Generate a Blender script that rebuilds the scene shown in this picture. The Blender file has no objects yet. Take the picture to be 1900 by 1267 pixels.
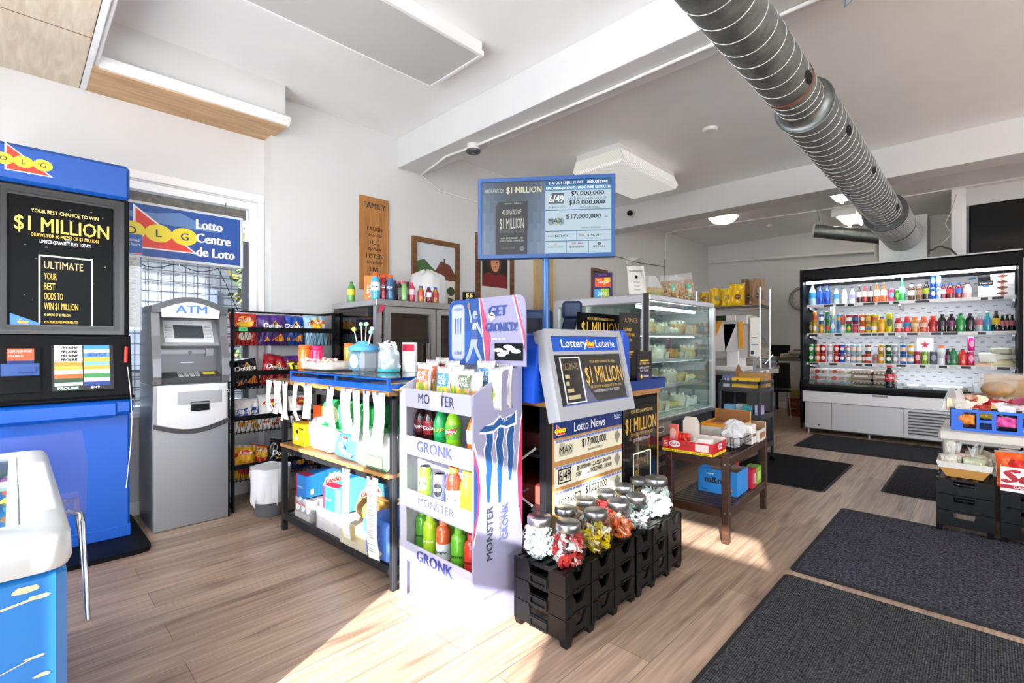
import bpy, math, random
from mathutils import Vector, Matrix
random.seed(7)
SC = bpy.context.scene
COL = SC.collection
PI = math.pi
R = math.radians
# ---------------------------------------------------------------- camera (17 mm lens, level)
TH = R(44.2); FPX = 900.0; CAMH = 1.2; Y0 = 637.0
cam = bpy.data.cameras.new('camera'); cam_ob = bpy.data.objects.new('camera', cam); COL.objects.link(cam_ob)
cam.sensor_width = 36.0; cam.lens = FPX / 1900 * 36.0; cam.shift_y = (Y0 - 633.5) / 1900; cam.clip_start = 0.05
cam_ob.location = (0, 0, CAMH); cam_ob.rotation_euler = (R(90), 0, TH)
SC.camera = cam_ob
# ---------------------------------------------------------------- daylight: sky, sun, exposure
world = bpy.data.worlds.new('sky'); SC.world = world; world.use_nodes = True
wn = world.node_tree.nodes; wl = world.node_tree.links
bg = wn['Background']; bg.inputs['Strength'].default_value = 4.6
tcw = wn.new('ShaderNodeTexCoord'); sep = wn.new('ShaderNodeSeparateXYZ'); rampw = wn.new('ShaderNodeValToRGB')
wl.new(tcw.outputs['Generated'], sep.inputs[0]); wl.new(sep.outputs['Z'], rampw.inputs[0]); wl.new(rampw.outputs[0], bg.inputs['Color'])
rampw.color_ramp.elements[0].position = 0.0; rampw.color_ramp.elements[0].color = (0.95, 0.97, 1.0, 1)
rampw.color_ramp.elements[1].position = 0.6; rampw.color_ramp.elements[1].color = (0.66, 0.82, 1.0, 1)
SUN_AZ = (-0.42, 0.907); SUN_EL = R(24)
sl = bpy.data.lights.new('sun', 'SUN'); sun = bpy.data.objects.new('sun', sl); COL.objects.link(sun)
sl.energy = 12.0; sl.angle = R(0.6); sl.color = (1.0, 0.965, 0.91)
_sd = Vector((SUN_AZ[0] * math.cos(SUN_EL), SUN_AZ[1] * math.cos(SUN_EL), -math.sin(SUN_EL)))
sun.rotation_euler = _sd.to_track_quat('-Z', 'Y').to_euler(); sun.location = (3, -8, 6)
vs = SC.view_settings
SC.display_settings.display_device = 'sRGB'
vs.view_transform = 'Standard'; vs.look = 'None'; vs.gamma = 1.0; vs.use_curve_mapping = False
vs.exposure = 0.92
cy = SC.cycles
cy.use_denoising = True; cy.max_bounces = 8; cy.diffuse_bounces = 5; cy.glossy_bounces = 4
cy.transmission_bounces = 6; cy.transparent_max_bounces = 24; cy.caustics_reflective = False; cy.caustics_refractive = False
cy.sample_clamp_indirect = 6.0

# ---------------------------------------------------------------- a photo pixel seen on a known plane -> world point
_c, _s = math.cos(TH), math.sin(TH)
def P(px, py, X=None, Y=None, Z=None):
    l = (px - 950) / FPX; v = (Y0 - py) / FPX
    rx = l * _c - _s; ry = l * _s + _c
    D = (Z - CAMH) / v if Z is not None else (X / rx if X is not None else Y / ry)
    return Vector((D * rx, D * ry, CAMH + D * v))

# ---------------------------------------------------------------- materials
MATS = {}
def srgb(h):
    if isinstance(h, str):
        h = h.lstrip('#'); t = [int(h[i:i + 2], 16) / 255 for i in (0, 2, 4)]
    else: t = h
    return tuple(((x / 12.92) if x <= .04045 else ((x + .055) / 1.055) ** 2.4) for x in t) + (1,)
def mat(name, col, rough=.5, metal=0, emit=0, spec=.5, noise=0, nscale=40, coat=0, bump=0, alpha=1, trans=0, dark=False):
    if name in MATS: return MATS[name]
    m = bpy.data.materials.new(name); m.use_nodes = True
    nt = m.node_tree; b = nt.nodes['Principled BSDF']
    c = srgb(col)
    b.inputs['Base Color'].default_value = c
    b.inputs['Roughness'].default_value = rough; b.inputs['Metallic'].default_value = metal
    b.inputs['Specular IOR Level'].default_value = spec; b.inputs['Coat Weight'].default_value = coat
    b.inputs['Coat Roughness'].default_value = .08
    if trans: b.inputs['Transmission Weight'].default_value = trans
    if alpha < 1: b.inputs['Alpha'].default_value = alpha
    if emit:
        b.inputs['Base Color'].default_value = (0.02, 0.02, 0.02, 1) if dark else c; b.inputs['Emission Color'].default_value = c; b.inputs['Emission Strength'].default_value = emit
    if noise or bump:
        tc = nt.nodes.new('ShaderNodeTexCoord'); n = nt.nodes.new('ShaderNodeTexNoise')
        n.inputs['Scale'].default_value = nscale; n.inputs['Detail'].default_value = 4
        nt.links.new(tc.outputs['Object'], n.inputs['Vector'])
        if noise:
            mx = nt.nodes.new('ShaderNodeMixRGB'); mx.blend_type = 'MULTIPLY'
            mx.inputs[1].default_value = c
            rp = nt.nodes.new('ShaderNodeValToRGB'); k = 1 - noise
            rp.color_ramp.elements[0].position = .3; rp.color_ramp.elements[0].color = (k, k, k, 1)
            rp.color_ramp.elements[1].position = .7; rp.color_ramp.elements[1].color = (1, 1, 1, 1)
            nt.links.new(n.outputs['Fac'], rp.inputs[0]); nt.links.new(rp.outputs[0], mx.inputs[2]); mx.inputs[0].default_value = 1
            nt.links.new(mx.outputs[0], b.inputs['Base Color'])
        if bump:
            bp = nt.nodes.new('ShaderNodeBump'); bp.inputs['Strength'].default_value = bump; bp.inputs['Distance'].default_value = .01
            nt.links.new(n.outputs['Fac'], bp.inputs['Height']); nt.links.new(bp.outputs[0], b.inputs['Normal'])
    MATS[name] = m
    return m
def thin_glass(name, tint='#ffffff', refl=.9, rough=.0, fac=None):
    """clear sheet: lets the view through straight, mirrors at grazing angles"""
    if name in MATS: return MATS[name]
    m = bpy.data.materials.new(name); m.use_nodes = True; nt = m.node_tree; nt.nodes.clear()
    out = nt.nodes.new('ShaderNodeOutputMaterial'); mx = nt.nodes.new('ShaderNodeMixShader')
    tr = nt.nodes.new('ShaderNodeBsdfTransparent'); gl = nt.nodes.new('ShaderNodeBsdfGlossy')
    tr.inputs[0].default_value = srgb(tint); gl.inputs['Roughness'].default_value = rough; gl.inputs[0].default_value = (refl, refl, refl, 1)
    if fac is None:
        fr = nt.nodes.new('ShaderNodeFresnel'); fr.inputs[0].default_value = 1.45
        geo = nt.nodes.new('ShaderNodeNewGeometry')
        mr = nt.nodes.new('ShaderNodeMapRange'); mr.inputs['To Min'].default_value = 1.45; mr.inputs['To Max'].default_value = 1 / 1.45
        nt.links.new(geo.outputs['Backfacing'], mr.inputs['Value']); nt.links.new(mr.outputs[0], fr.inputs['IOR'])
        nt.links.new(fr.outputs[0], mx.inputs[0])
    else: mx.inputs[0].default_value = fac
    nt.links.new(tr.outputs[0], mx.inputs[1]); nt.links.new(gl.outputs[0], mx.inputs[2]); nt.links.new(mx.outputs[0], out.inputs[0])
    MATS[name] = m
    return m
def film(name, col='#ffffff', op=.25, rough=.15):
    """crinkled clear film: mostly see-through, a little white, glossy"""
    if name in MATS: return MATS[name]
    m = bpy.data.materials.new(name); m.use_nodes = True; nt = m.node_tree; nt.nodes.clear()
    out = nt.nodes.new('ShaderNodeOutputMaterial'); mx = nt.nodes.new('ShaderNodeMixShader')
    tr = nt.nodes.new('ShaderNodeBsdfTransparent'); pb = nt.nodes.new('ShaderNodeBsdfPrincipled')
    pb.inputs['Base Color'].default_value = srgb(col); pb.inputs['Roughness'].default_value = rough
    mx.inputs[0].default_value = op
    nt.links.new(tr.outputs[0], mx.inputs[1]); nt.links.new(pb.outputs[0], mx.inputs[2]); nt.links.new(mx.outputs[0], out.inputs[0])
    MATS[name] = m
    return m
def C(h, rough=.45, **k):
    """a plain paint / print / plastic colour"""
    nm = 'colour_%s_%d%s' % (h.lstrip('#'), int(rough * 100), ''.join('_%s%g' % (a, b) for a, b in sorted(k.items())))
    return mat(nm, h, rough, **k)

# ---------------------------------------------------------------- text outlines
_TX = {}
def text_mesh(s, bold=0, shear=0, space=1):
    key = (s, bold, shear, space)
    if key in _TX: return _TX[key]
    cu = bpy.data.curves.new('t', 'FONT'); cu.body = s; cu.offset = bold; cu.shear = shear; cu.resolution_u = 2; cu.space_character = space
    ob = bpy.data.objects.new('t', cu)
    me = bpy.data.meshes.new_from_object(ob)
    vsx = [(v.co.x, v.co.y) for v in me.vertices]; fs = [tuple(p.vertices) for p in me.polygons]
    bpy.data.meshes.remove(me); bpy.data.objects.remove(ob); bpy.data.curves.remove(cu)
    x0 = min(v[0] for v in vsx); x1 = max(v[0] for v in vsx); y0 = min(v[1] for v in vsx); y1 = max(v[1] for v in vsx)
    _TX[key] = (vsx, fs, x0, x1, y0, y1)
    return _TX[key]

def plane(o, r, up):
    o = Vector(o); r = Vector(r).normalized(); up = Vector(up).normalized(); n = r.cross(up)
    return lambda u, v, off=0: o + r * u + up * v + n * off
def cylw(r, z0=0, a0=-PI / 2):
    """wrap on a vertical cylinder about the local origin; u runs along the arc, centred facing angle a0"""
    return lambda u, v, off=0: Vector(((r + off) * math.cos(a0 + u / r), (r + off) * math.sin(a0 + u / r), z0 + v))
def ell(cx, cy, rx, ry, n=20):
    return [(cx + rx * math.cos(2 * PI * i / n), cy + ry * math.sin(2 * PI * i / n)) for i in range(n)]
def rrect(x0, y0, x1, y1, r, n=5):
    return [(cx + r * math.cos(R(a0 + k * 90 / n)), cy_ + r * math.sin(R(a0 + k * 90 / n))) for cx, cy_, a0 in ((x1 - r, y1 - r, 0), (x0 + r, y1 - r, 90), (x0 + r, y0 + r, 180), (x1 - r, y0 + r, 270)) for k in range(n + 1)]
def rect(x0, y0, x1, y1): return [(x0, y0), (x1, y0), (x1, y1), (x0, y1)]

class MB:
    """collects shapes, then links them as ONE mesh object"""
    def __init__(s):
        s.v = []; s.f = []; s.mi = []; s.sm = []; s.mats = []; s.M = None; s.k = 0
    def _m(s, m):
        if m not in s.mats: s.mats.append(m)
        return s.mats.index(m)
    def add(s, vs, fs, m, smooth=False):
        o = len(s.v); k = s._m(m)
        if s.M is not None: vs = [s.M @ Vector(p) for p in vs]
        s.v.extend([tuple(p) for p in vs])
        for f in fs:
            s.f.append(tuple(i + o for i in f)); s.mi.append(k); s.sm.append(smooth)
        return s
    def box(s, x0, y0, z0, x1, y1, z1, m, ch=0):
        if x0 > x1: x0, x1 = x1, x0
        if y0 > y1: y0, y1 = y1, y0
        if z0 > z1: z0, z1 = z1, z0
        e = (s.k % 9) * .00012; s.k += 1      # touching faces of neighbouring shapes never coincide
        x0 -= e; y0 -= e; z0 -= e; x1 += e; y1 += e; z1 += e
        ch = min(ch, (x1 - x0) * .45, (y1 - y0) * .45, (z1 - z0) * .45)
        if ch <= 0:
            vs = [(x, y, z) for x in (x0, x1) for y in (y0, y1) for z in (z0, z1)]
            return s.add(vs, [(0, 1, 3, 2), (4, 6, 7, 5), (0, 4, 5, 1), (2, 3, 7, 6), (0, 2, 6, 4), (1, 5, 7, 3)], m)
        lo = (x0, y0, z0); hi = (x1, y1, z1); vs = []; idx = {}
        for sx in (0, 1):
            for sy in (0, 1):
                for sz in (0, 1):
                    b = [(lo, hi)[q][i] for i, q in enumerate((sx, sy, sz))]; d = [ch if q == 0 else -ch for q in (sx, sy, sz)]
                    for ax in range(3):
                        p = [b[i] + (0 if i == ax else d[i]) for i in range(3)]
                        idx[(sx, sy, sz, ax)] = len(vs); vs.append(tuple(p))
        fs = []
        def q(*ks): fs.append(tuple(idx[k] for k in ks))
        for a in (0, 1):
            q((a, 0, 0, 0), (a, 1, 0, 0), (a, 1, 1, 0), (a, 0, 1, 0)); q((0, a, 0, 1), (1, a, 0, 1), (1, a, 1, 1), (0, a, 1, 1)); q((0, 0, a, 2), (1, 0, a, 2), (1, 1, a, 2), (0, 1, a, 2))
            for b in (0, 1):
                q((0, a, b, 1), (1, a, b, 1), (1, a, b, 2), (0, a, b, 2)); q((a, 0, b, 0), (a, 1, b, 0), (a, 1, b, 2), (a, 0, b, 2)); q((a, b, 0, 0), (a, b, 1, 0), (a, b, 1, 1), (a, b, 0, 1))
                for c in (0, 1): q((a, b, c, 0), (a, b, c, 1), (a, b, c, 2))
        cx = Vector(((x0 + x1) / 2, (y0 + y1) / 2, (z0 + z1) / 2)); out = []
        for f in fs:
            a, b, c = (Vector(vs[i]) for i in f[:3])
            n = (b - a).cross(c - a); out.append(f if n.dot((a + c) / 2 - cx) > 0 else f[::-1])
        return s.add(vs, out, m)
    def obox(s, o, ax, ay, az, m, ch=0):
        """box spanned by three edge vectors from corner o"""
        o = Vector(o); ax = Vector(ax); ay = Vector(ay); az = Vector(az)
        k = MB(); k.box(0, 0, 0, ax.length, ay.length, az.length, m, ch)
        ux, uy, uz = ax.normalized(), ay.normalized(), az.normalized()
        return s.add([o + ux * p[0] + uy * p[1] + uz * p[2] for p in k.v], k.f, m)
    def prism(s, poly, a, b, m, W=None, cap=True, smooth=False):
        """2-D outline in the W frame (default XY), from offset a to b along its normal"""
        W = W or (lambda u, v, off=0: Vector((u, v, off)))
        e = (s.k % 9) * .00012; s.k += 1; a, b = (a - e, b + e) if a < b else (a + e, b - e)
        cu = sum(p[0] for p in poly) / len(poly); cv = sum(p[1] for p in poly) / len(poly)
        poly = [(u + math.copysign(e, u - cu), v + math.copysign(e, v - cv)) for u, v in poly]
        n = len(poly); vs = [W(u, v, a) for u, v in poly] + [W(u, v, b) for u, v in poly]
        fs = [(i, (i + 1) % n, n + (i + 1) % n, n + i) for i in range(n)]
        s.add(vs, fs, m, smooth)
        if cap: s.add(vs, [tuple(range(n))[::-1], tuple(range(n, 2 * n))], m)
        return s
    def frame(s, W, u0, v0, u1, v1, t, a, b, m):
        """picture-frame of four bars of width t inside the rectangle"""
        for (p, q, x, y) in ((u0, v0, u1, v0 + t), (u0, v1 - t, u1, v1), (u0, v0 + t, u0 + t, v1 - t), (u1 - t, v0 + t, u1, v1 - t)):
            s.prism(rect(p, q, x, y), a, b, m, W)
        return s
    def lathe(s, prof, m, n=16, c=(0, 0, 0), smooth=True, axis=None, sx=1, sy=1):
        vs = []; fs = []; mm = []
        k = len(prof)
        for (r, z) in prof:
            for i in range(n):
                a = 2 * PI * i / n; vs.append(Vector((r * math.cos(a) * sx, r * math.sin(a) * sy, z)))
        for j in range(k - 1):
            for i in range(n):
                fs.append((j * n + i, j * n + (i + 1) % n, (j + 1) * n + (i + 1) % n, (j + 1) * n + i))
        if axis is not None:
            q = Vector((0, 0, 1)).rotation_difference(Vector(axis)).to_matrix(); vs = [q @ p for p in vs]
        vs = [p + Vector(c) for p in vs]
        if isinstance(m, (list, tuple)):
            o = len(s.v); pv = vs if s.M is None else [s.M @ p for p in vs]
            s.v.extend([tuple(p) for p in pv])
            for j in range(k - 1):
                kk = s._m(m[j])
                for f in fs[j * n:(j + 1) * n]: s.f.append(tuple(i + o for i in f)); s.mi.append(kk); s.sm.append(smooth)
        else: s.add(vs, fs, m, smooth)
        if prof[0][0] > 1e-6: s.add(vs[:n], [tuple(range(n))[::-1]], m[0] if isinstance(m, (list, tuple)) else m)
        if prof[-1][0] > 1e-6: s.add(vs[-n:], [tuple(range(n))], m[-1] if isinstance(m, (list, tuple)) else m)
        return s
    def cyl(s, p0, p1, r, m, n=12, r1=None, smooth=True):
        p0 = Vector(p0); p1 = Vector(p1); d = p1 - p0
        return s.lathe([(r, 0), (r if r1 is None else r1, d.length)], m, n, p0, smooth, d)
    def tube(s, pts, r, m, n=8, closed=False, cap=True):
        pts = [Vector(p) for p in pts]; k = len(pts); vs = []; fs = []
        prev = None
        for i, p in enumerate(pts):
            a = pts[i - 1] if (i > 0 or closed) else p; b = pts[(i + 1) % k] if (i < k - 1 or closed) else p
            t = (b - a); t = t.normalized() if t.length > 1e-9 else Vector((0, 0, 1))
            if prev is None:
                e = Vector((0, 0, 1)) if abs(t.z) < .9 else Vector((1, 0, 0)); x = t.cross(e).normalized()
            else:
                x = prev - t * prev.dot(t); x = x.normalized() if x.length > 1e-6 else prev
            prev = x; y = t.cross(x); rr = r[i] if isinstance(r, (list, tuple)) else r
            for j in range(n):
                g = 2 * PI * j / n; vs.append(p + (x * math.cos(g) + y * math.sin(g)) * rr)
        for i in range(k if closed else k - 1):
            for j in range(n):
                q = (i + 1) % k; fs.append((i * n + j, i * n + (j + 1) % n, q * n + (j + 1) % n, q * n + j))
        s.add(vs, fs, m, True)
        if cap and not closed: s.add(vs[:n], [tuple(range(n))[::-1]], m); s.add(vs[-n:], [tuple(range(n))], m)
        return s
    def ball(s, c, r, m, n=12, k=8, sx=1, sy=1, sz=1):
        pr = [(max(1e-7, r * math.sin(PI * j / k)), -r * math.cos(PI * j / k) * sz) for j in range(k + 1)]
        return s.lathe(pr, m, n, c, True, None, sx, sy)
    def grid(s, fn, nu, nv, m, smooth=True, flip=False):
        """fn(u,v) with u,v in 0..1; m is a material or m(u,v)"""
        vs = [fn(i / nu, j / nv) for j in range(nv + 1) for i in range(nu + 1)]
        by = {}
        for j in range(nv):
            for i in range(nu):
                a = j * (nu + 1) + i; f = (a, a + 1, a + nu + 2, a + nu + 1)
                mm = m((i + .5) / nu, (j + .5) / nv) if callable(m) else m
                by.setdefault(mm, []).append(f[::-1] if flip else f)
        o = len(s.v); pv = [Vector(p) for p in vs] if s.M is None else [s.M @ Vector(p) for p in vs]
        s.v.extend([tuple(p) for p in pv])
        for mm, fl in by.items():
            k = s._m(mm)
            for f in fl: s.f.append(tuple(q + o for q in f)); s.mi.append(k); s.sm.append(smooth)
        return s
    def patch(s, poly, W, m, off=.001, rings=1):
        """printed colour area on a surface frame; rings>1 follows a curved surface"""
        n = len(poly); off += (s.k % 6) * .00012; s.k += 1
        if rings <= 1: return s.add([W(u, v, off) for u, v in poly], [tuple(range(n))], m)
        cx = sum(p[0] for p in poly) / n; cyy = sum(p[1] for p in poly) / n
        pl = []
        for i in range(n):
            a, b = poly[i], poly[(i + 1) % n]; L = max(1, rings if n < 8 else 1)
            for q in range(L): pl.append((a[0] + (b[0] - a[0]) * q / L, a[1] + (b[1] - a[1]) * q / L))
        n = len(pl); vs = []
        for q in range(rings, 0, -1):
            for (u, v) in pl: vs.append(W(cx + (u - cx) * q / rings, cyy + (v - cyy) * q / rings, off))
        vs.append(W(cx, cyy, off)); fs = []
        for q in range(rings - 1):
            for i in range(n): fs.append((q * n + i, q * n + (i + 1) % n, (q + 1) * n + (i + 1) % n, (q + 1) * n + i))
        for i in range(n): fs.append(((rings - 1) * n + i, (rings - 1) * n + (i + 1) % n, rings * n))
        return s.add(vs, fs, m, True)
    def text(s, t, W, u, v, h, m, w=None, al='C', bold=.0, shear=0, off=.0016, space=1, rot=0):
        """lettering of height h (width w) printed at u,v of the frame"""
        vs, fs, x0, x1, y0, y1 = text_mesh(t, 0, shear, space)
        _, _, _, _, q0, q1 = text_mesh('H', 0)
        k = h / (q1 - q0); kx = k if w is None else w / (x1 - x0)
        ww = (x1 - x0) * kx; bu = u - (ww / 2 if al == 'C' else (ww if al == 'R' else 0))
        cr, sr = math.cos(rot), math.sin(rot); pv = []; pv2 = []; pv3 = []
        for (x, y) in vs:
            a = bu + (x - x0) * kx; b = v + y * k
            if rot: da, db = a - u, b - v; a = u + da * cr - db * sr; b = v + da * sr + db * cr
            pv.append(W(a, b, off))
            if bold: d = bold * kx * 1.6; pv2.append(W(a + d, b + d * .3, off + .0003)); pv3.append(W(a - d, b - d * .3, off + .0006))
        if bold: s.add(pv2, fs, m); s.add(pv3, fs, m)
        return s.add(pv, fs, m)
    def build(s, name, parent=None, loc=None, rot=None, weld=False):
        me = bpy.data.meshes.new(name)
        me.from_pydata(s.v, [], s.f); me.update()
        for mm in s.mats: me.materials.append(mm)
        me.polygons.foreach_set('material_index', s.mi); me.polygons.foreach_set('use_smooth', s.sm)
        ob = bpy.data.objects.new(name, me); COL.objects.link(ob)
        if parent: ob.parent = parent
        if loc is not None: ob.location = loc
        if rot is not None: ob.rotation_euler = rot if not isinstance(rot, (int, float)) else (0, 0, rot)
        return ob
def tag(o, label=None, cat=None, group=None, kind=None):
    if label: o['label'] = label
    if cat: o['category'] = cat
    if group: o['group'] = group
    if kind: o['kind'] = kind
    return o
def thing(name, label, cat, loc=(0, 0, 0), rz=0, group=None):
    o = bpy.data.objects.new(name, None); COL.objects.link(o); o.empty_display_size = .05
    o.location = loc; o.rotation_euler = (0, 0, rz)
    return tag(o, label, cat, group)
def struct(o): o['kind'] = 'structure'; return o
def copy_tree(o, loc=None, rz=None, label=None, parent=None):
    c = o.copy(); COL.objects.link(c)
    if parent: c.parent = parent
    if loc is not None: c.location = loc
    if rz is not None: c.rotation_euler = (0, 0, rz)
    if label: c['label'] = label
    for ch in list(o.children): copy_tree(ch, parent=c)
    return c
ORD = 'first second third fourth fifth sixth seventh eighth ninth tenth eleventh twelfth thirteenth fourteenth fifteenth sixteenth seventeenth eighteenth nineteenth twentieth'.split()
# ================================================================ the room
WHITE = mat('wall_paint', '#d6d6d5', .65, noise=.04, nscale=3)
CEILM = mat('ceiling_paint', '#f3f3f2', .5, noise=.05, nscale=2.5, bump=.15)
TRIMW = mat('white_trim_paint', '#ececec', .35)
def plank_floor():
    m = bpy.data.materials.new('vinyl_plank_floor'); m.use_nodes = True; nt = m.node_tree; b = nt.nodes['Principled BSDF']
    tc = nt.nodes.new('ShaderNodeTexCoord'); mp = nt.nodes.new('ShaderNodeMapping')
    nt.links.new(tc.outputs['Object'], mp.inputs[0]); mp.inputs['Rotation'].default_value = (0, 0, R(90))
    br = nt.nodes.new('ShaderNodeTexBrick'); br.offset = .37; br.inputs['Scale'].default_value = 1
    br.inputs['Brick Width'].default_value = 1.22; br.inputs['Row Height'].default_value = .18; br.inputs['Mortar Size'].default_value = .0016
    br.inputs['Color1'].default_value = srgb('#b7a08d'); br.inputs['Color2'].default_value = srgb('#9f8876'); br.inputs['Mortar'].default_value = srgb('#75665a')
    br.inputs['Bias'].default_value = 0.0
    nt.links.new(mp.outputs[0], br.inputs[0])
    m2 = nt.nodes.new('ShaderNodeMapping'); nt.links.new(tc.outputs['Object'], m2.inputs[0]); m2.inputs['Scale'].default_value = (60, 2.2, 1)
    n = nt.nodes.new('ShaderNodeTexNoise'); n.inputs['Scale'].default_value = 1; n.inputs['Detail'].default_value = 6; n.inputs['Distortion'].default_value = .6
    nt.links.new(m2.outputs[0], n.inputs[0])
    rp = nt.nodes.new('ShaderNodeValToRGB'); rp.color_ramp.elements[0].position = .32; rp.color_ramp.elements[0].color = (.66, .62, .58, 1)
    rp.color_ramp.elements[1].position = .66; rp.color_ramp.elements[1].color = (1.10, 1.06, 1.02, 1)
    nt.links.new(n.outputs[0], rp.inputs[0])
    mx = nt.nodes.new('ShaderNodeMixRGB'); mx.blend_type = 'MULTIPLY'; mx.inputs[0].default_value = 1
    nt.links.new(br.outputs[0], mx.inputs[1]); nt.links.new(rp.outputs[0], mx.inputs[2])
    m3 = nt.nodes.new('ShaderNodeMapping'); nt.links.new(tc.outputs['Object'], m3.inputs[0]); m3.inputs['Scale'].default_value = (9, 1.3, 1)
    n2 = nt.nodes.new('ShaderNodeTexNoise'); n2.inputs['Scale'].default_value = 1.4; n2.inputs['Detail'].default_value = 3; nt.links.new(m3.outputs[0], n2.inputs[0])
    rp2 = nt.nodes.new('ShaderNodeValToRGB'); rp2.color_ramp.elements[0].position = .3; rp2.color_ramp.elements[0].color = (.46, .41, .38, 1)
    rp2.color_ramp.elements[1].position = .44; rp2.color_ramp.elements[1].color = (1, 1, 1, 1)
    nt.links.new(n2.outputs[0], rp2.inputs[0])
    mx2 = nt.nodes.new('ShaderNodeMixRGB'); mx2.blend_type = 'MULTIPLY'; mx2.inputs[0].default_value = .85
    nt.links.new(mx.outputs[0], mx2.inputs[1]); nt.links.new(rp2.outputs[0], mx2.inputs[2])
    nt.links.new(mx2.outputs[0], b.inputs['Base Color']); b.inputs['Roughness'].default_value = .38; b.inputs['Specular IOR Level'].default_value = .35
    bp = nt.nodes.new('ShaderNodeBump'); bp.inputs['Strength'].default_value = .12; bp.inputs['Distance'].default_value = .004
    nt.links.new(n.outputs[0], bp.inputs['Height']); nt.links.new(bp.outputs[0], b.inputs['Normal'])
    return m
XW, XW2, YB, XR, YF, ZC = -4.25, -4.10, 10.03, 6.2, -1.0, 3.2
b = MB(); b.box(XW - .3, YF - .2, -.1, XR + .2, YB + .2, 0, plank_floor()); struct(b.build('floor'))
b = MB(); b.box(XW - .3, YF - .2, ZC, XR + .2, YB + .2, ZC + .12, CEILM); struct(b.build('ceiling'))
# left wall: window section, then the thicker section past the jog
b = MB()
WY0, WY1, WZ0, WZ1 = -.55, 1.385, .70, 2.34
b.box(XW - .2, YF, 0, XW, WY0, ZC, WHITE); b.box(XW - .2, WY0, 0, XW, WY1, WZ0, WHITE); b.box(XW - .2, WY0, WZ1, XW, WY1, ZC, WHITE)
b.box(XW - .2, WY1, 0, XW, 1.442, ZC, WHITE); b.box(XW - .2, 1.442, 0, XW2, YB + .2, ZC, WHITE)
struct(b.build('wall_left'))
b = MB(); b.box(XW2, YB, 0, XR, YB + .2, ZC, WHITE); struct(b.build('wall_back'))
# shop front behind the camera: display window, transom over the door, wide window further along
b = MB()
AX0, AX1, AZ0, AZ1 = -1.93, -.05, .12, 2.10
b.box(XW - .2, YF - .12, 0, -3.1, YF, ZC, WHITE); b.box(-3.1, YF - .12, 0, AX0, YF, .3, WHITE); b.box(AX0 - .08, YF - .12, .3, AX0, YF, ZC, WHITE); b.box(-3.1, YF - .12, 2.6, AX0 - .08, YF, ZC, WHITE); b.box(AX0, YF - .12, 0, AX1, YF, AZ0, WHITE)
b.box(AX0, YF - .12, AZ1, 1.0, YF, AZ1 + .10, WHITE); b.box(AX0, YF - .12, 3.05, 1.0, YF, ZC, WHITE); b.box(AX1, YF - .12, 0, 1.0, YF, 1.87, WHITE)
b.box(1.0, YF - .12, 0, 3.3, YF, ZC, WHITE); b.box(2.6, YF - .12, 0, XR, YF, .3, WHITE); b.box(3.3, YF - .12, 3.0, XR, YF, ZC, WHITE)
b.box(-1.17, YF - .12, AZ0, -1.03, YF, AZ1, WHITE); b.box(-1.03, YF - .12, 1.40, AX1, YF, 1.57, WHITE); b.box(-1.03, YF - .12, 1.94, AX1, YF, AZ1, WHITE)  # unseen mullion added to shade the freezer end; bars band the display's sunlight
struct(b.build('wall_front'))
FROST = bpy.data.materials.new('added_frosted_film'); FROST.use_nodes = True  # unseen frosted panels, added behind the camera to brighten the front left
_n = FROST.node_tree; _n.nodes.clear(); _o = _n.nodes.new('ShaderNodeOutputMaterial'); _t = _n.nodes.new('ShaderNodeBsdfTranslucent'); _d = _n.nodes.new('ShaderNodeBsdfDiffuse'); _m = _n.nodes.new('ShaderNodeMixShader')
_t.inputs[0].default_value = (.97, .97, .98, 1); _d.inputs[0].default_value = (.9, .9, .9, 1); _m.inputs[0].default_value = .12
_n.links.new(_t.outputs[0], _m.inputs[1]); _n.links.new(_d.outputs[0], _m.inputs[2]); _n.links.new(_m.outputs[0], _o.inputs[0])
b = MB(); b.box(-3.1, YF - .07, .3, AX0 - .08, YF - .068, 2.6, FROST); b.box(AX0, YF - .07, AZ1 + .10, -.45, YF - .068, 3.05, FROST); b.box(-.45, YF - .10, AZ1 + .10, 1.0, YF - .02, 3.05, WHITE); o = struct(b.build('added_frosted_window')); o['label'] = 'added frosted panels behind the camera that brighten the front left'
b = MB(); b.box(XR, YF, 0, XR + .15, YB, .5, WHITE); b.box(XR, YF, 3.0, XR + .15, YB, ZC, WHITE); b.box(XR, 3.6, .5, XR + .15, YB, 3.0, WHITE); b.box(XR, YF, .5, XR + .15, -.5, 3, WHITE)
struct(b.build('wall_right'))
b = MB(); b.box(XW, YF, 0, XW + .015, 1.442, .10, TRIMW, .004); b.box(XW2, 1.46, 0, XW2 + .015, YB, .10, TRIMW, .004); struct(b.build('baseboard_left'))
b = MB(); b.box(XW2 + .02, YB - .015, 0, XR, YB, .10, TRIMW, .004); struct(b.build('baseboard_back'))
# ceiling beams
b = MB(); b.box(XW2, 2.61, 2.91, XR, 2.90, ZC, WHITE, .004); o = struct(b.build('trim_1')); o['label'] = 'white ceiling beam above the lottery counter'
b = MB(); b.box(XW2, 6.20, 2.88, XR, 6.50, ZC, WHITE, .004); o = struct(b.build('trim_2')); o['label'] = 'white ceiling beam further back'
b = MB(); b.box(-.30, 8.45, 0, -.16, 8.6, ZC, TRIMW); o = struct(b.build('trim_3')); o['label'] = 'white post behind the drinks cooler'
b = MB(); b.box(-.30, 8.62, 0, 3.5, 8.75, ZC, WHITE); struct(b.build('wall_partition'))
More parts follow.
